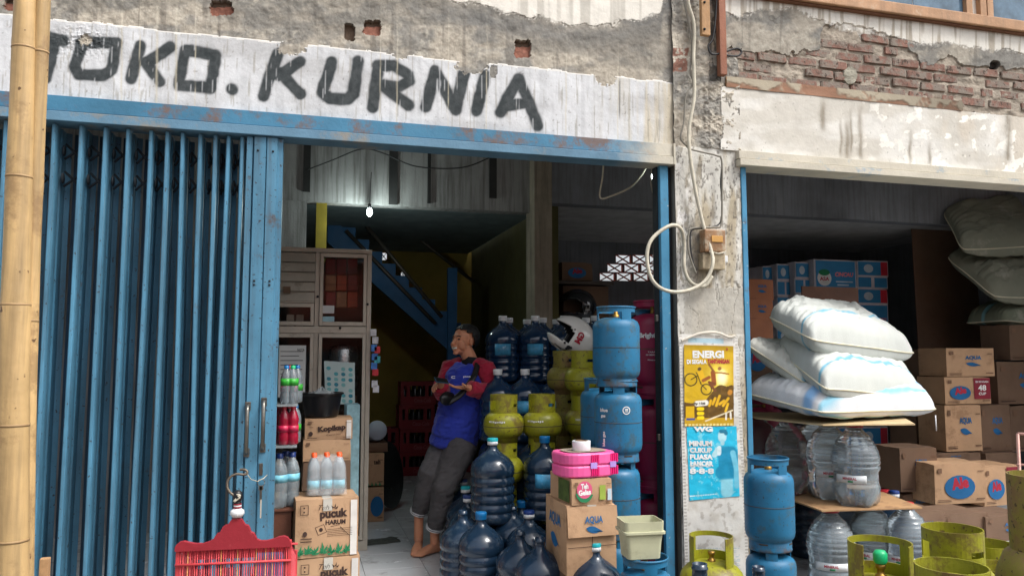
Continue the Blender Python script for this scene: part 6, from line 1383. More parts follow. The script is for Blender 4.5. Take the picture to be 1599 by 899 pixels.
# strings of sachets hanging on the cabinet side
SC = [rgb(60, 120, 190), rgb(200, 50, 60), rgb(210, 210, 214), rgb(60, 170, 180)]
t = thing('sachet_string', 'string of small coloured sachets hanging beside the cabinet', 'sachets', at(583, 512, YC - 0.05))
for k, (dx, y, ci) in enumerate(((0, 518, 2), (3, 530, 2), (1, 542, 0), (6, 545, 1), (2, 556, 0), (6, 560, 3), (1, 570, 0), (3, 580, 1), (2, 598, 2), (4, 606, 2))):
    q = at(583 + dx, y, YC - 0.06) - Vector(t.location); m = MB(); m.box(q.x - 0.022, q.x + 0.022, q.y - 0.004, q.y + 0.004, q.z - 0.03, q.z + 0.02, ch=0.003); build(m, 'sachet', M('sachet_%s' % ('blue', 'red', 'white', 'cyan')[ci], SC[ci], 0.35, var=0.3, vs_=20), t, rot=(0, 0, 0))
# cartons and barrel behind the cabinet
for k, (y0, y1) in enumerate(((708, 759), (760, 816))):
    a, b = at(548, y1, 2.55), at(600, y0, 2.55); sz = (b.x - a.x, 0.4, b.z - a.z); t = carton('tan carton %s behind the cabinet' % ('stacked on top', 'standing on the floor')[k], ((a.x+b.x)/2, 2.55, max(0.002, a.z)), sz, 0.02, KRAFT, tape=False)
    if k == 0: fpoly(t, sz, [[(-0.5 + i*0.12, 0.0), (-0.47 + i*0.12, 0.12), (-0.42 + i*0.12, 0.0)] for i in range(8)], INKG, 'leaf_print'); ftext(t, sz, 'teh', 0.28, 0.75, 0.2, 0.16, INKD)
    else: fpoly(t, sz, [ellipse(0.28, 0.45, 0.2, 0.30)], INKB)
q = at(588, 674, 2.7); m = MB(); m.lathe([(0.0, -0.10), (0.075, -0.098), (0.085, -0.08), (0.085, 0.10), (0.075, 0.118), (0.0, 0.12)], 28, cap=False); t = build(m, 'pale_canister', M('pale_blue_white_plastic', rgb(176, 186, 200), 0.5, var=0.1), loc=(q.x, q.y + 0.05, q.z), rot=(R(80), 0, 0)); tag(t, 'pale bluish round canister lying on the cartons behind the cabinet', 'canister')
t = carton('small brown box supporting the pale canister', (q.x - 0.02, 2.62, at(600, 707, 2.55).z + 0.003), (0.22, 0.2, q.z - 0.087 - at(600, 707, 2.55).z - 0.004), 0, KRAFT2, tape=False)
q = at(608, 700, 3.0)
t = thing('leaning_tray', 'dark round tray leaning with a pale rim behind the tan cartons', 'tray', (q.x, q.y, 0.32))
m = MB(); m.lathe([(0, -0.01), (0.28, -0.01), (0.30, 0.01), (0.29, 0.015), (0, 0.0)], 40, cap=False); build(m, 'disc', BLACK, t, rot=(R(82), 0, R(60)))
# dark rag on the floor
q = atz(588, 846, 0.0); U, V = np.meshgrid(np.linspace(-1, 1, 40), np.linspace(-1, 1, 24), indexing='ij'); k_ = np.sqrt(np.clip(1 - np.maximum(np.abs(U), np.abs(V))**2, 0, 1)) 
pos = np.stack([q.x + U*0.17*(1 + 0.2*(fbm(U*2 + 5, V*2, 1) - .5)), q.y + V*0.085*(1 + 0.4*(fbm(U*3, V*3 + 4, 2) - .5)) + 0.03*U, 0.003 + 0.03*k_*fbm(U*3 + 2, V*3, 3)], -1); colr = np.zeros(pos.shape); colr[:] = LN((62, 66, 62))
o = sheet('floor_rag', pos, colr, VC); tag(o, 'dark crumpled rag on the tiles by the cabinet foot', 'rag')
# ---------- soda crates in the back
CR = M('red_crate_plastic', rgb(122, 18, 28), 0.5, var=0.15, bump=0.03)
def crate_mb():
    m = MB(); w_, d_, h_ = 0.42, 0.30, 0.27; t_ = 0.012
    for (x0, x1, y0, y1) in ((-w_/2, w_/2, -d_/2, -d_/2 + t_), (-w_/2, w_/2, d_/2 - t_, d_/2), (-w_/2, -w_/2 + t_, -d_/2 + t_, d_/2 - t_), (w_/2 - t_, w_/2, -d_/2 + t_, d_/2 - t_)):
        m.box(x0, x1, y0, y1, 0, 0.10); m.box(x0, x1, y0, y1, 0.225, h_)
        if x1 - x0 > 0.1:
            for q in (-w_/2, -0.14, 0.08, w_/2 - 0.04): m.box(q, q + 0.04, y0, y1, 0.10, 0.225)
        else: m.box(x0, x1, y0, y0 + 0.05, 0.10, 0.225); m.box(x0, x1, y1 - 0.05, y1, 0.10, 0.225)
    m.box(-w_/2 + t_, w_/2 - t_, -d_/2 + t_, d_/2 - t_, 0, 0.01); return m
def soda_mb():
    m = MB()
    for i in range(6):
        for j in range(4): m.lathe([(0.026, 0.012), (0.028, 0.03), (0.028, 0.13), (0.012, 0.19), (0.012, 0.255), (0.015, 0.257), (0.015, 0.264), (0.0, 0.265)], 8, cx=-0.165 + i*0.066, cy=-0.10 + j*0.066, cap=False)
    return m
SODA = M('dark_soda_bottles', rgb(46, 44, 46), 0.12, var=0.1, bump=0, coat=0.5)
q0 = atz(655, 742, 0)
for i in range(3):
    for lv in range(4 if i else 2):
        lbl = 'red soda crate, %s from the floor in the %s stack at the back' % (('first', 'second', 'third', 'fourth', 'fifth')[lv], ('left', 'middle', 'right')[i])
        t = thing('soda_crate', lbl, 'crate', (q0.x - 0.46 + i*0.44 + rnd.uniform(-.02, .02), q0.y + 0.15 + 0.1*(i != 1), lv*0.272 + 0.001), rnd.uniform(-.05, .05), 'red soda crates')
        part('crate_body', 'cr', crate_mb, CR, t); part('bottles', 'sd', soda_mb, SODA, t); text_plane('Coca-Cola', M('faded_white_print', rgb(140, 70, 76), 0.6, bump=0), t, (0.05, -0.1515, 0.055), (1, 0, 0), (0, 0, 1), 0.2, 0.05, 0.03, shear=0.2)
q = atz(640, 690, 0.0); 
# ---------- shelf with cartons and the black helmet at the back
YS = 2.9
t = thing('wall_shelf', 'dark plank shelf behind the inner pillar', 'shelf', (0, 0, 0))
a, b = at(846, 438, YS), at(955, 440, YS); m = MB(); m.box(a.x, b.x, YS - 0.05, YS + 0.35, a.z - 0.03, a.z); build(m, 'board', M('old_dark_plank', rgb(84, 76, 70), 0.8, var=0.2), t)
a2, b2 = at(846, 500, YS), at(958, 500, YS); m = MB(); m.box(a2.x, b2.x, YS - 0.05, YS + 0.35, a2.z - 0.03, a2.z); build(m, 'board', MC['old_dark_plank'], t)
for xx in (a.x + 0.02, b.x - 0.06):
    m = MB(); m.box(xx, xx + 0.04, YS + 0.28, YS + 0.32, 0, a.z - 0.031); build(m, 'leg', MC['old_dark_plank'], t)
carton_px('small carton with round print on the shelf behind the pillar', 878, 925, 411, 437, YS - 0.03, kind='big'); carton_px('brown carton behind the black helmet', 880, 950, 448, 498.5, YS, kind='none')
# helmets
def helmet(label, p, shell, rz, s=1.0, tilt=0.0, lining=BLACK):
    t = thing('helmet', label, 'helmet', p, rz); t.scale = (s, s, s); t.rotation_euler = (0, tilt, rz)
    bm = bmesh.new(); bmesh.ops.create_uvsphere(bm, u_segments=48, v_segments=32, radius=1.0)
    for v in bm.verts:
        x, y, z = v.co
        v.co = (x*0.150*(1.05 if x > 0 else 1.0), y*0.118, z*(0.135 if z > 0 else 0.12))
        if x > 0.0 and z < -0.1: v.co.x += 0.05*(-z)*x; v.co.z += 0.02*x
    dl = [f for f in bm.faces if (f.calc_center_median().z < -0.095) or (f.calc_center_median().x > 0.045 and -0.035 - 0.02 < f.calc_center_median().z < 0.055 and f.calc_center_median().z < 0.055 + 0.5*(f.calc_center_median().x - 0.1) + .01) or (f.calc_center_median().x > 0.02 and -0.05 < f.calc_center_median().z < 0.02)]
    bmesh.ops.delete(bm, geom=dl, context='FACES'); me = bpy.data.meshes.new('shell'); bm.to_mesh(me); bm.free()
    for p_ in me.polygons: p_.use_smooth = True
    me.materials.append(shell); me.materials.append(lining); o = link('shell', me, t); md = o.modifiers.new('t', 'SOLIDIFY'); md.thickness = 0.012; md.offset = -1; md.material_offset = 1
    return t
WH = M('white_helmet_shell', rgb(220, 218, 212), 0.2, var=0.05, bump=0, coat=0.6)
q = at(893, 527, 1.05)
t = helmet('white open helmet with red and black stickers on the green tanks', (q.x, q.y, 1.425 + 0.095), WH, math.pi - 0.12, 1.15, -0.55)
hs = lambda a, z: Vector((-0.0 + 0.150*math.cos(a)*math.cos(z), 0.119*math.sin(a)*math.cos(z), 0.135*math.sin(z)))*1.012
for (a, z, r_, mt) in ((1.5, -0.55, 0.014, INKK), (1.6, -0.50, 0.008, INKK), (1.25, -0.45, 0.008, INKK), (1.35, 0.30, 0.006, INKK), (1.0, -0.1, 0.008, INKK), (1.45, -0.65, 0.009, INKK)):
    c_ = hs(a, z); n_ = Vector((c_.x/0.0225, c_.y/0.0139, c_.z/0.0182)).normalized(); u1 = n_.orthogonal().normalized(); u2 = n_.cross(u1)
    m = MB(); m.add([c_ + n_*0.001 + u1*(r_*math.cos(k*0.785)) + u2*(r_*math.sin(k*0.785)) for k in range(8)], [tuple(range(8))]); build(m, 'sticker', mt, t)
vs_, fs_ = glyphs('GM', 0.05)
m = MB(); m.add([hs(1.70 + (-b)*0.28, 0.10 + (-a)*0.55) for a, b in vs_], fs_); build(m, 'red_lettering', INKR, t)
q = at(926, 474, 2.4); helmet('black helmet on the shelf in the dark above the white one', (q.x, q.y + 0.4, q.z), M('black_helmet_shell', rgb(16, 20, 28), 0.15, var=0.3, bump=0, coat=0.8), math.pi + 0.1, 1.25)
# small plastic bag on green tank
q = at(912, 580, 0.9); U, V = np.meshgrid(np.linspace(-1, 1, 24), np.linspace(-1, 1, 16), indexing='ij')
pos = np.stack([q.x + U*0.075, q.y - 0.02 - 0.04*(1-U*U)*(1-V*V) - 0.03*fbm(U*3, V*3, 2), q.z + V*0.05 + 0.04*U*-0.4 + 0.02*fbm(U*2, V*2, 4)], -1)
cb_ = mixc(np.broadcast_to(LN((170, 176, 168)), U.shape + (3,)), LN((190, 100, 80)), sst(0.45, 0.6, fbm(U*2, V*3, 5)))
o = sheet('carrier_bag', pos, cb_, VCG); tag(o, 'crumpled pale and red carrier bag tucked between the green tanks', 'plastic bag')
# ---------- bird cage
cg = thing('bird_cage', 'red wooden bird cage with scrolled top board and hanging hook', 'bird cage', atd(366, 2.55, GZ), -0.09)
zb = atd(366, 2.55, 0).z; k7 = 2.55/CF/5.32
def c7(x, y): # zoomed photo coordinates -> local x,z on the front face
    px, py = 250 + x/5.32, 730 + y/5.32
    d = ray(px, py); P0 = cg.location; n = Matrix.Rotation(-0.09, 3, 'Z') @ Vector((0, 1, 0)); o_ = Vector((0, -CD, CH)); t_ = n.dot(Vector(P0) - o_)/n.dot(Vector(d)); w_ = o_ + Vector(d)*t_ - Vector(P0)
    l_ = Matrix.Rotation(0.09, 3, 'Z') @ w_; return (l_.x, l_.z)
REDW = M('red_cage_paint', rgb(146, 34, 46), 0.6, var=0.12, vs_=5, bump=0.15, bs=50, dirt=(rgb(206, 90, 96), 0.6, 7, 0.60)); REDW2 = M('pink_red_cage_bars', rgb(206, 70, 76), 0.5, var=0.2, vs_=20)
out = [(128, 655), (140, 632), (165, 612), (200, 604), (245, 616), (300, 626), (360, 624), (410, 608), (445, 588), (462, 560), (476, 542), (500, 534), (512, 508), (524, 484), (548, 470), (572, 464), (584, 440), (600, 422), (640, 414), (680, 422), (694, 446), (706, 466), (734, 476), (748, 502), (756, 528), (780, 538), (794, 562), (806, 588), (840, 602), (890, 600), (940, 588), (985, 570), (1030, 562), (1062, 574), (1080, 600), (1092, 640), (1090, 648), (128, 690)]
m = MB(); m.prism([c7(*q) for q in out], -0.010, 0.008); build(m, 'top_board', REDW, cg)
DC = 0.22; xL, zL = c7(130, 690); xR, zR = c7(1092, 648)
zbase = 0.06
for x_ in (xL, xR - 0.012):
    for y_ in (0.0, DC - 0.012):
        m = MB(); m.box(x_, x_ + 0.012, y_, y_ + 0.012, 0.0, zL + 0.02 - 0.40*y_, ch=0.002); build(m, 'corner_post', REDW2, cg)
m = MB(); m.box(xL, xR, 0, DC, zbase, zbase + 0.03); build(m, 'tray', REDW, cg)
# curved side tops and domed roof slats
for i in range(12):
    y_ = DC*i/11; m = MB(); m.box(xL + 0.004, xR - 0.004, y_, y_ + 0.010, zL + 0.004 - 0.40*y_, zL + 0.009 - 0.40*y_); build(m, 'roof_slat', REDW, cg)
za, zbb = c7(150, 806)[1], c7(1090, 762)[1]
for y_ in (-0.004, DC):
    m = MB(); m.tube([(xL, y_, (za+zbb)/2), (xR, y_, (za+zbb)/2)], 0.004, 6); m.tube([(xL, y_, 0.30), (xR, y_, 0.30)], 0.004, 6); build(m, 'cross_rail', REDW2, cg)
BAR = [REDW2, M('orange_cane_bar', rgb(206, 140, 84), 0.5), M('dark_red_cane_bar', rgb(130, 30, 44), 0.5)]
bmh = MB(); bmh.tube([(0, 0, zbase + 0.03), (0, 0, zL + 0.004)], 0.0017, 6); bms = [bmh.mesh('cane_bar', mt) for mt in BAR]
nb = 46
for i in range(nb):
    x_ = xL + 0.012 + (xR - xL - 0.024)*(i + 0.5)/nb
    link('cane_bar', bms[1] if i in (3, 17, 24, 32, 36, 39) else bms[(0, 0, 2)[i % 3]], cg, loc=(x_, 0.0, 0)); link('cane_bar', bms[2 if i % 2 else 0], cg, loc=(x_ + 0.003, DC - 0.004, 0), scale=(1, 1, 0.88))
for i in range(18):
    y_ = 0.012 + (DC - 0.024)*(i + 0.5)/18
    for x_ in (xL + 0.005, xR - 0.005): link('cane_bar', bms[0 if i % 2 else 2], cg, loc=(x_, y_, 0), scale=(1, 1, 1 - 0.4*y_/zL))
x0, z0 = c7(640, 415)
hk = link('finial', None, cg, loc=(x0, 0.0, z0))
m = MB(); m.lathe([(0.006, -0.008), (0.012, -0.004), (0.010, 0.0), (0.0, 0.0)], 20, cap=False); build(m, 'base', REDW, hk)
m = MB(); m.lathe([(0.0, 0.001), (0.015, 0.003), (0.0225, 0.014), (0.021, 0.024), (0.012, 0.030), (0.0, 0.031)], 24, cap=False); build(m, 'white_bead', WHITE, hk)
for k, mt in enumerate((REDW, WHITE, REDW, BLACK)): m = MB(); m.lathe([(0.0, 0.031 + k*0.005), (0.0125, 0.032 + k*0.005), (0.0125, 0.0355 + k*0.005), (0.0, 0.036 + k*0.005)], 20, cap=False); build(m, 'ring', mt, hk)
m = MB(); m.lathe([(0.0, 0.051), (0.012, 0.053), (0.0155, 0.066), (0.013, 0.082), (0.006, 0.088), (0.0, 0.089)], 20, cap=False); build(m, 'black_knob', BLACK, hk)
hp = [c7(*q) for q in ((648, 240), (610, 222), (580, 200), (560, 165), (556, 130), (568, 95), (598, 66), (640, 54), (690, 60), (716, 52), (716, 34), (690, 20), (655, 22))]
m = MB(); P_ = [Vector((a, -0.006 + 0.002*i, b)) for i, (a, b) in enumerate(hp)]; m.tube(smooth_path(P_), 0.0042, 8); build(m, 'hook', M('dull_hook_wire', rgb(110, 100, 88), 0.5, metal=0.6), cg)
hp = [c7(*q) for q in ((640, 215), (670, 225), (640, 245), (620, 275), (665, 240), (650, 225))]; m = MB(); m.tube(smooth_path([Vector((a, -0.012, b)) for a, b in hp]), 0.003, 6); build(m, 'tied_string', CABLEW, cg)
# feed pots inside the cage, pale blue glimpsed between the bars
m = MB(); m.box(0.02, 0.11, DC*0.55, DC*0.60, zL - 0.16, zL - 0.02, ch=0.006); t = build(m, 'feed_box', M('lilac_blue_plastic', rgb(110, 130, 190), 0.5), cg)
# ---------- market tent across the street (mirrored in the cabinet glass)
tt = thing('market_tent', 'red and orange market tent across the street behind the viewer', 'tent', (1.0, -13.0, GZ))
for x_ in (-2.2, 2.2):
    for y_ in (-1.5, 1.5):
        m = MB(); m.tube([(x_, y_, 0), (x_, y_, 2.6)], 0.03, 8); build(m, 'pole', IRON, tt)
m = MB(); m.add([(-2.4, 1.6, 2.5), (2.4, 1.6, 2.5), (2.4, -1.6, 3.9), (-2.4, -1.6, 3.9), (-2.4, 1.6, 1.7), (2.4, 1.6, 1.7), (-2.4, 1.6, 2.48), (2.4, 1.6, 2.48)], [(0, 1, 2, 3), (4, 5, 7, 6)]); build(m, 'canopy', M('orange_tarpaulin', rgb(220, 90, 50), 0.6), tt)

# ---------- plain unseen shophouses added across the street (they only show as reflections and shade the low sky)
for i, (x0, x1, hh, cc, ll) in enumerate(((-26, -9, 6.5, (176, 168, 152), 'added unseen long pale two storey shophouse across the street, far left'), (-8.6, 1.5, 5.4, (150, 158, 150), 'added unseen grey green shophouse across the street facing the shop'), (1.9, 13, 6.2, (186, 170, 140), 'added unseen cream shophouse across the street with a dark awning'), (13.4, 30, 5.6, (158, 148, 140), 'added unseen brownish shophouse across the street, far right'))):
    t = thing('added_shophouse', ll, 'building', ((x0+x1)/2, -21.0, GZ)); w2 = (x1-x0)/2
    m = MB(); m.box(-w2, w2, -5, 0, 0.002, hh); build(m, 'wall', M('added_shophouse_wall_%s' % ('pale', 'green', 'cream', 'brown')[i], rgb(*cc), 0.9, var=0.2, vs_=1), t)
    m = MB(); m.prism([(-5.3, hh + 0.002), (0.5, hh + 0.002), (-2.4, hh + 1.3)], -w2 - 0.2, w2 + 0.2, axis='x'); build(m, 'roof', M('added_shophouse_roof_tiles', rgb(120, 80, 66), 0.9, var=0.2), t)
    n_ = int(w2*2/3.2)
    for k in range(n_):
        xc = -w2 + (k+0.5)*2*w2/n_
        m = MB(); m.box(xc - 1.2, xc + 1.2, 0.004, 0.06, 0.01, 2.6); build(m, 'shutter', BLUEF if (k + i) % 2 else IRON, t)
        m = MB(); m.box(xc - 0.7, xc + 0.7, 0.004, 0.05, 3.5, 4.7); build(m, 'window', PANE, t)
# ================================================================ PERSON
YPn = 1.42
def W_(x, y, dy=0.0): return at(x, y, YPn + dy)
def fused(name, tubes, mats, parent, vox=0.006, sm=4, colfn=None, wr=0.0):
    m = MB()
    for pts, rs, kw in tubes:
        # rounded ends
        P_ = [Vector(p) for p in pts]; n = len(P_)
        rs = list(rs) if isinstance(rs, (list, tuple)) else [rs]*n
        if kw.get('round', True):
            def sc_(r, f): return (r[0]*f, r[1]*f) if isinstance(r, tuple) else r*f
            def rm(r): return max(r) if isinstance(r, tuple) else r
            d0 = (P_[0]-P_[1]).normalized(); d1 = (P_[-1]-P_[-2]).normalized(); e = kw.get('e', 0.8)
            P2 = [P_[0] + d0*rm(rs[0])*e, P_[0] + d0*rm(rs[0])*e*0.7] + P_ + [P_[-1] + d1*rm(rs[-1])*e*0.7, P_[-1] + d1*rm(rs[-1])*e]
            R2 = [sc_(rs[0], 0.15), sc_(rs[0], 0.7)] + rs + [sc_(rs[-1], 0.7), sc_(rs[-1], 0.15)]
        else: P2, R2 = P_, rs
        m.tube(P2, R2, kw.get('seg', 16), up=kw.get('up'))
    o = build(m, name, mats, parent)
    md = o.modifiers.new('r', 'REMESH'); md.mode = 'VOXEL'; md.voxel_size = vox
    md = o.modifiers.new('s', 'SMOOTH'); md.iterations = sm; md.factor = 0.5
    dg = bpy.context.evaluated_depsgraph_get(); me = bpy.data.meshes.new_from_object(o.evaluated_get(dg)); o.modifiers.clear(); o.data = me
    if wr:
        me.update(); from mathutils import noise as mn
        nn = [v.normal.copy() for v in me.vertices]
        for v, vnm in zip(me.vertices, nn):
            c = v.co; f = mn.fractal(Vector((c.x*9 + c.z*6, c.y*9, c.z*16 - c.x*7)), 0.8, 2.0, 3); v.co = c + vnm*(wr*(1 - 2.2*abs(f)))
    for p in me.polygons: p.use_smooth = True
    return o
SKIN = M('brown_skin', rgb(204, 142, 110), 0.6, var=0.08, vs_=20, bump=0.05); SKIN.node_tree.nodes['Principled BSDF'].inputs['Subsurface Weight'].default_value = 0.1
HAIR = M('black_hair', rgb(18, 16, 16), 0.45, var=0.2, bump=0.6, bs=150)
SHB = M('blue_shirt_cotton', rgb(40, 58, 168), 0.85, var=0.1, bump=0.1, bs=200, sheen=0.2); SHR = M('crimson_sleeve_cotton', rgb(158, 24, 54), 0.85, var=0.1, bump=0.1, bs=200, sheen=0.2)
TRO = M('charcoal_trousers', rgb(84, 82, 84), 0.85, var=0.15, bump=0.2, bs=120)
per = thing('person', 'person in blue shirt with crimson sleeves leaning on the jugs and holding a phone', 'person', (0, 0, 0))
pelvis = W_(712, 690, 0.02); waist = W_(714, 664, 0.0); chest = W_(726, 610, -0.02); neck0 = W_(736, 569, 0.0); neck1 = W_(732, 556, 0.0); head = W_(725, 534, 0.0)
Ls, Rs = W_(757, 575, -0.10), W_(704, 574, 0.14)
Le, Lw = W_(776, 611, -0.16), W_(731, 605, -0.28); Re, Rw = W_(692, 612, 0.04), W_(688, 601, -0.18)
fw = Vector((-0.86, -0.50, 0.02)).normalized()         # where the face points
sd = Vector((0, 0, 1)).cross(fw).normalized()            # its left side axis
upv = Vector((0.10, 0.0, 1)).normalized()
hip_f, hip_n = W_(700, 692, 0.12), W_(722, 692, -0.06)
kn_f, kn_n = W_(671, 740, -0.04), W_(693, 762, -0.14); an_f, an_n = W_(654, 803, 0.10), W_(679, 828, -0.02)
# legs end on floor
an_f.z = max(an_f.z, 0.20)
hands = []
def hand(wr, dirv, palmn, curl, L_=0.17, thumb=1, s=1.0):
    dirv = dirv.normalized(); palmn = (palmn - dirv*palmn.dot(dirv)).normalized(); side = dirv.cross(palmn).normalized()*thumb
    T = []; pc = wr + dirv*0.045
    T.append(([wr - dirv*0.01, wr + dirv*0.03, wr + dirv*0.075], [(0.016, 0.024), (0.015, 0.036), (0.013, 0.038)], {'up': palmn, 'e': 0.4}))
    for k, (off, ln) in enumerate(((0.028, 0.068), (0.010, 0.076), (-0.009, 0.070), (-0.027, 0.056))):
        b = wr + dirv*0.075 + side*off; a1 = curl*(0.8 + 0.15*k); pts = [b - dirv*0.01, b]; d = dirv.copy(); q = b.copy()
        for j, fr in enumerate((0.42, 0.32, 0.26)):
            ang = a1*(0.6 if j == 0 else 0.8); d = (d*math.cos(ang) + palmn*math.sin(ang)); q = q + d*ln*fr; pts.append(q.copy()); 
            palm_ = palmn
        T.append((pts, [0.009, 0.009, 0.0085, 0.008, 0.0068], {'seg': 10, 'e': 0.6}))
    b = wr + dirv*0.025 + side*0.03
    T.append(([b, b + (dirv*0.5 + side*0.7 + palmn*0.3).normalized()*0.035, b + (dirv*0.8 + side*0.5 + palmn*0.5).normalized()*0.065], [0.012, 0.0105, 0.008], {'seg': 10, 'e': 0.6}))
    return T
phone_c = W_(691, 594, -0.34)
hd = (phone_c + Vector((0.015, 0, -0.045)) - Lw)
TB = []
# torso / neck / head core
TB.append(([pelvis, waist, chest, chest.lerp(neck0, 0.6)], [(0.08, 0.11), (0.075, 0.10), (0.08, 0.11), (0.06, 0.09)], {'up': fw}))
TB.append(([neck0 - upv*0.03, neck0, neck1, head - upv*0.03], [0.066, 0.058, 0.054, 0.05], {}))
# cranium and face built from overlapping rounded forms
TB.append(([head + fw*(-0.030) + upv*0.035, head + fw*0.025 + upv*0.035], [(0.086, 0.070), (0.080, 0.066)], {'up': upv, 'e': 0.75}))
TB.append(([head + fw*0.02 - upv*0.045, head + fw*0.058 - upv*0.055], [(0.050, 0.052), (0.036, 0.036)], {'up': upv, 'e': 0.7}))
TB.append(([head + fw*0.055 + upv*0.045, head + fw*0.060 - upv*0.03], [(0.036, 0.050), (0.034, 0.046)], {'up': fw, 'e': 0.5}))
TB.append(([head + fw*0.092 + upv*0.018, head + fw*0.104 - upv*0.002, head + fw*0.112 - upv*0.016], [0.008, 0.010, 0.0135], {'seg': 10, 'e': 0.6}))       # nose
for s_ in (-1, 1):
    TB.append(([head + fw*0.066 - upv*0.014 + sd*s_*0.037, head + fw*0.048 - upv*0.038 + sd*s_*0.043], [0.026, 0.027], {'seg': 10}))   # smiling cheeks
    TB.append(([head - fw*0.006 + upv*0.020 + sd*s_*0.072, head - fw*0.012 - upv*0.020 + sd*s_*0.068], [(0.016, 0.007), (0.010, 0.006)], {'seg': 10, 'up': fw, 'e': 0.5}))   # ears
    TB.append(([head + fw*0.084 + upv*0.034 + sd*s_*0.012, head + fw*0.072 + upv*0.036 + sd*s_*0.044], [0.009, 0.008], {'seg': 8}))   # brows
TB.append(([head + fw*0.094 - upv*0.036 - sd*0.022, head + fw*0.100 - upv*0.034, head + fw*0.094 - upv*0.036 + sd*0.022], [0.005, 0.0062, 0.005], {'seg': 8}))
TB.append(([head + fw*0.088 - upv*0.058 - sd*0.018, head + fw*0.094 - upv*0.062, head + fw*0.088 - upv*0.058 + sd*0.018], [0.0055, 0.007, 0.0055], {'seg': 8}))
TB.append(([head + fw*0.072 - upv*0.080, head + fw*0.080 - upv*0.082], [(0.018, 0.024), (0.013, 0.018)], {'up': upv}))     # chin
# arms
TB.append(([Ls, Le, Lw], [0.045, 0.036, 0.025], {})); TB.append(([Rs, Re, Rw], [0.045, 0.036, 0.025], {}))
TB += hand(Lw + hd.normalized()*0.01, hd, Vector((-0.2, -0.1, 1)), 0.25, thumb=-1)
rd = (phone_c + Vector((-0.05, -0.02, 0.0)) - Rw); TB += hand(Rw, Vector((-0.55, -0.75, 0.05)), Vector((0.4, -0.3, -0.6)), 0.55, thumb=1)
# legs
TB.append(([hip_f, kn_f, an_f, an_f - Vector((0, 0, 0.05))], [0.085, 0.058, 0.036, 0.034], {})); TB.append(([hip_n, kn_n, an_n, an_n - Vector((0, 0, 0.03))], [0.085, 0.056, 0.036, 0.034], {}))
def foot(ank, toe_dir, zf):
    td = Vector(toe_dir).normalized(); s2 = Vector((0, 0, 1)).cross(td); heel = Vector((ank.x, ank.y, zf)) - td*0.045
    T = [([Vector((ank.x, ank.y, ank.z)), Vector((ank.x, ank.y, zf + 0.075)), heel + Vector((0, 0, 0.03))], [0.034, 0.034, 0.028], {}),
         ([heel + Vector((0, 0, 0.028)), heel + td*0.09 + Vector((0, 0, 0.036)), heel + td*0.16 + Vector((0, 0, 0.024)), heel + td*0.185 + Vector((0, 0, 0.018))], [(0.028, 0.028), (0.034, 0.032), (0.020, 0.042), (0.014, 0.040)], {'up': (0, 0, 1), 'e': 0.5})]
    for k, (o_, l_, r_) in enumerate(((0.028, 0.052, 0.0125), (0.010, 0.048, 0.009), (-0.006, 0.042, 0.0085), (-0.020, 0.034, 0.008), (-0.032, 0.026, 0.008))):
        b = heel + td*0.17 + s2*o_*-1; T.append(([b + Vector((0, 0, 0.013)), b + td*l_*0.6 + Vector((0, 0, 0.014)), b + td*l_ + Vector((0, 0, 0.009))], [r_, r_, r_*0.9], {'seg': 8, 'e': 0.6}))
    return T
TB += foot(Vector((an_f.x, an_f.y, an_f.z)), (-0.25, -1.0, 0), 0.004); 
an_n2 = an_n.copy(); TB += foot(an_n2, (-0.85, -0.55, 0), 0.004)
body = fused('body', TB, SKIN, per, 0.0042, 3)
# hair cap
m = MB(); bm = bmesh.new(); bmesh.ops.create_uvsphere(bm, u_segments=40, v_segments=28, radius=1)
rot = Matrix((fw, sd, upv)).transposed()
for v in bm.verts:
    x, y, z = v.co; n_ = 1 + 0.035*math.sin(9*x + 3)*math.sin(11*y)*math.cos(8*z); v.co = head + rot @ Vector((x*0.106*n_ - 0.016, y*0.083*n_, z*0.096*n_ + 0.036))
def keep(p):
    l = rot.transposed() @ (p - head); return (l.z > 0.066 + (l.x)*0.42 + 0.006*math.sin(l.y*160)) if l.x > 0.0 else (l.z > 0.062 + l.x*1.7 and l.z > -0.075)
dl = [f for f in bm.faces if not keep(f.calc_center_median())]; bmesh.ops.delete(bm, geom=dl, context='FACES')
me = bpy.data.meshes.new('hair'); bm.to_mesh(me); bm.free(); me.materials.append(HAIR)
for p in me.polygons: p.use_smooth = True
ho = link('hair', me, per); md = ho.modifiers.new('t', 'SOLIDIFY'); md.thickness = 0.006; md.offset = 1
m = MB(); bun = head - fw*0.10 + upv*0.0; m.sphere(tuple(bun), 0.034, sc3=(1, 1, 1.1)); build(m, 'hair_knot', HAIR, per)
for s_ in (-1, 1):
    c_ = head + fw*0.083 + upv*0.018 + sd*s_*0.031; m = MB(); m.sphere(tuple(c_), 0.0105, sc3=(1, 1, 0.55)); build(m, 'eye', M('dark_eye', rgb(24, 18, 16), 0.2, bump=0), per)
    m = MB(); m.tube([head + fw*0.092 + upv*0.038 + sd*s_*0.014, head + fw*0.090 + upv*0.043 + sd*s_*0.028, head + fw*0.078 + upv*0.038 + sd*s_*0.045], 0.0035, 6); build(m, 'eyebrow', HAIR, per)
m = MB(); m.tube([head + fw*0.088 - upv*0.044 - sd*0.026, head + fw*0.099 - upv*0.047 - sd*0.012, head + fw*0.102 - upv*0.048, head + fw*0.099 - upv*0.047 + sd*0.012, head + fw*0.088 - upv*0.044 + sd*0.026], [(0.0065, 0.003)]*5, 8, up=upv); build(m, 'teeth', M('teeth_white', rgb(228, 224, 214), 0.3, bump=0), per)
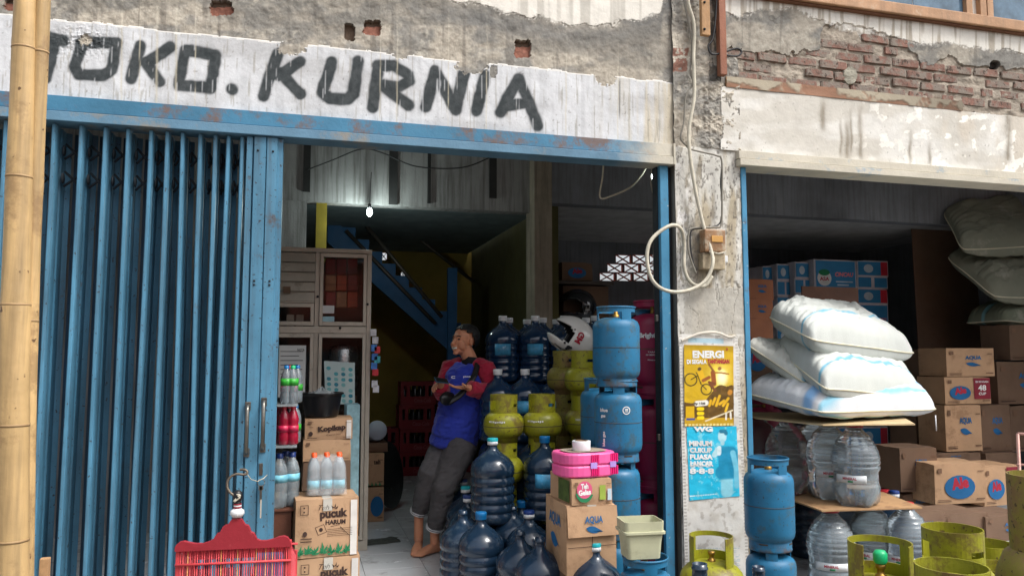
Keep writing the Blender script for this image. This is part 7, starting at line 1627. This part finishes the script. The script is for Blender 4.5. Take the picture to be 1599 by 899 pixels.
ea = head - fw*0.014 - upv*0.028 - sd*0.074*1; m = MB(); m.sphere(tuple(ea if (ea - Vector((0, -4, 1.4))).length < (head + sd*0.074 - Vector((0, -4, 1.4))).length else head - fw*0.014 - upv*0.028 + sd*0.074), 0.006); build(m, 'earring', IRON, per)
# shirt: body
cf = Vector((-0.5, -0.85, 0)).normalized()
hem = W_(706, 693, 0.0)
fused('shirt', [([hem + Vector((0, 0, -0.03)), waist, chest, chest.lerp(neck0, 0.55), neck0 - upv*0.012], [(0.130, 0.176), (0.128, 0.172), (0.130, 0.176), (0.118, 0.166), (0.085, 0.115)], {'up': cf, 'e': 0.12}),
   ([hem + Vector((-0.02, -0.03, 0.06)), waist + Vector((-0.03, -0.04, 0.05))], [(0.10, 0.14), (0.10, 0.13)], {'up': cf, 'e': 0.2})], SHB, per, 0.0075, 6, wr=0.008)
for nm, (s0, s1, s2, r) in {'sleeve': (Ls, Le, Lw, 0), 'sleeve.r': (Rs, Re, Rw, 1)}.items():
    top = s0.lerp(neck0, 0.52) + Vector((0, 0, 0.005))
    fused('sleeve', [([top, s0 + Vector((0, 0, -0.005)), s0.lerp(s1, 0.5) + Vector((0, 0, -0.012)), s1 + Vector((0.006, 0, -0.012))], [0.062, 0.076, 0.070, 0.064], {'e': 0.5}),
      ([s1 + Vector((0.006, 0, -0.012)), s1.lerp(s2, 0.5) + Vector((0, 0, -0.010)), s1.lerp(s2, 0.93)], [0.064, 0.058, 0.054], {'e': 0.12})], SHR, per, 0.006, 4, wr=0.006)
m = MB(); m.tube([neck0 - upv*0.005, neck0 + upv*0.03, neck0 + upv*0.055], [0.082, 0.070, 0.066], 20); build(m, 'collar', M('black_collar', rgb(24, 24, 30), 0.9), per)
st_ = [W_(746, 566, -0.11), W_(741, 585, -0.20), W_(730, 602, -0.235), W_(716, 618, -0.245), W_(700, 628, -0.24)]
m = MB(); m.tube(smooth_path(st_), [(0.006, 0.022)]*(len(smooth_path(st_))), 8, up=(-0.4, -0.8, 0.2)); build(m, 'bag_strap', BLACK, per)
q = W_(699, 622, -0.23); 
t = thing('sling_bag', 'small black sling bag on the person\'s chest behind the hands', 'bag', tuple(q), 0.5)
m = MB(); m.sphere((0, 0, 0), 0.07, sc3=(1.0, 0.4, 0.7)); build(m, 'pouch', BLACK, t)
q = W_(707, 588.5, -0.24); text_plane('C', INKW, per, q + Vector((0, -0.012, 0)), (0.95, -0.3, 0.0), (0, 0, 1), 0.028, 0.018, 0.03, name='chest_mark'); text_plane('pion', INKW, per, W_(729, 588, -0.262), (0.95, -0.15, 0.0), (0, 0, 1), 0.05, 0.016, 0.02, name='chest_mark')
# trousers
fused('trousers', [([W_(711, 680, 0.02), pelvis + Vector((0, 0, 0.0)), pelvis - Vector((0, 0, 0.06))], [(0.125, 0.165), (0.13, 0.17), (0.12, 0.155)], {'up': cf, 'e': 0.4}),
  ([hip_f, hip_f.lerp(kn_f, 0.5), kn_f, kn_f.lerp(an_f, 0.5), an_f + Vector((0, 0, 0.015))], [0.116, 0.103, 0.084, 0.072, 0.059], {'e': 0.15}),
  ([hip_n, hip_n.lerp(kn_n, 0.5), kn_n, kn_n.lerp(an_n, 0.5), an_n + Vector((0, 0, 0.02))], [0.118, 0.104, 0.082, 0.070, 0.059], {'e': 0.15})], TRO, per, 0.0075, 5, wr=0.005)
for an, kn in ((an_f, kn_f), (an_n, kn_n)):
    d_ = (an - kn).normalized(); p0 = an + Vector((0, 0, 0.02))
    for o_ in (0.0, 0.014):
        m = MB(); m.tube([p0 - d_*o_ - d_*0.003, p0 - d_*o_ + d_*0.001], 0.0665, 24); build(m, 'cuff_piping', WHITE, per)
t = thing('mobile_phone', 'dark teal phone held in the person\'s hands', 'phone', tuple(phone_c), 0.0)
t.rotation_euler = (R(28), R(8), R(8)); t.scale = (0.72, 0.9, 0.9)
m = MB(); m.box(-0.075, 0.055, -0.036, 0.036, -0.005, 0.004, ch=0.003); build(m, 'case', M('teal_phone_case', rgb(40, 76, 96), 0.4), t); m = MB(); m.box(-0.070, 0.050, -0.032, 0.032, 0.0042, 0.0050); build(m, 'screen', M('phone_screen', rgb(20, 24, 28), 0.1, bump=0), t)
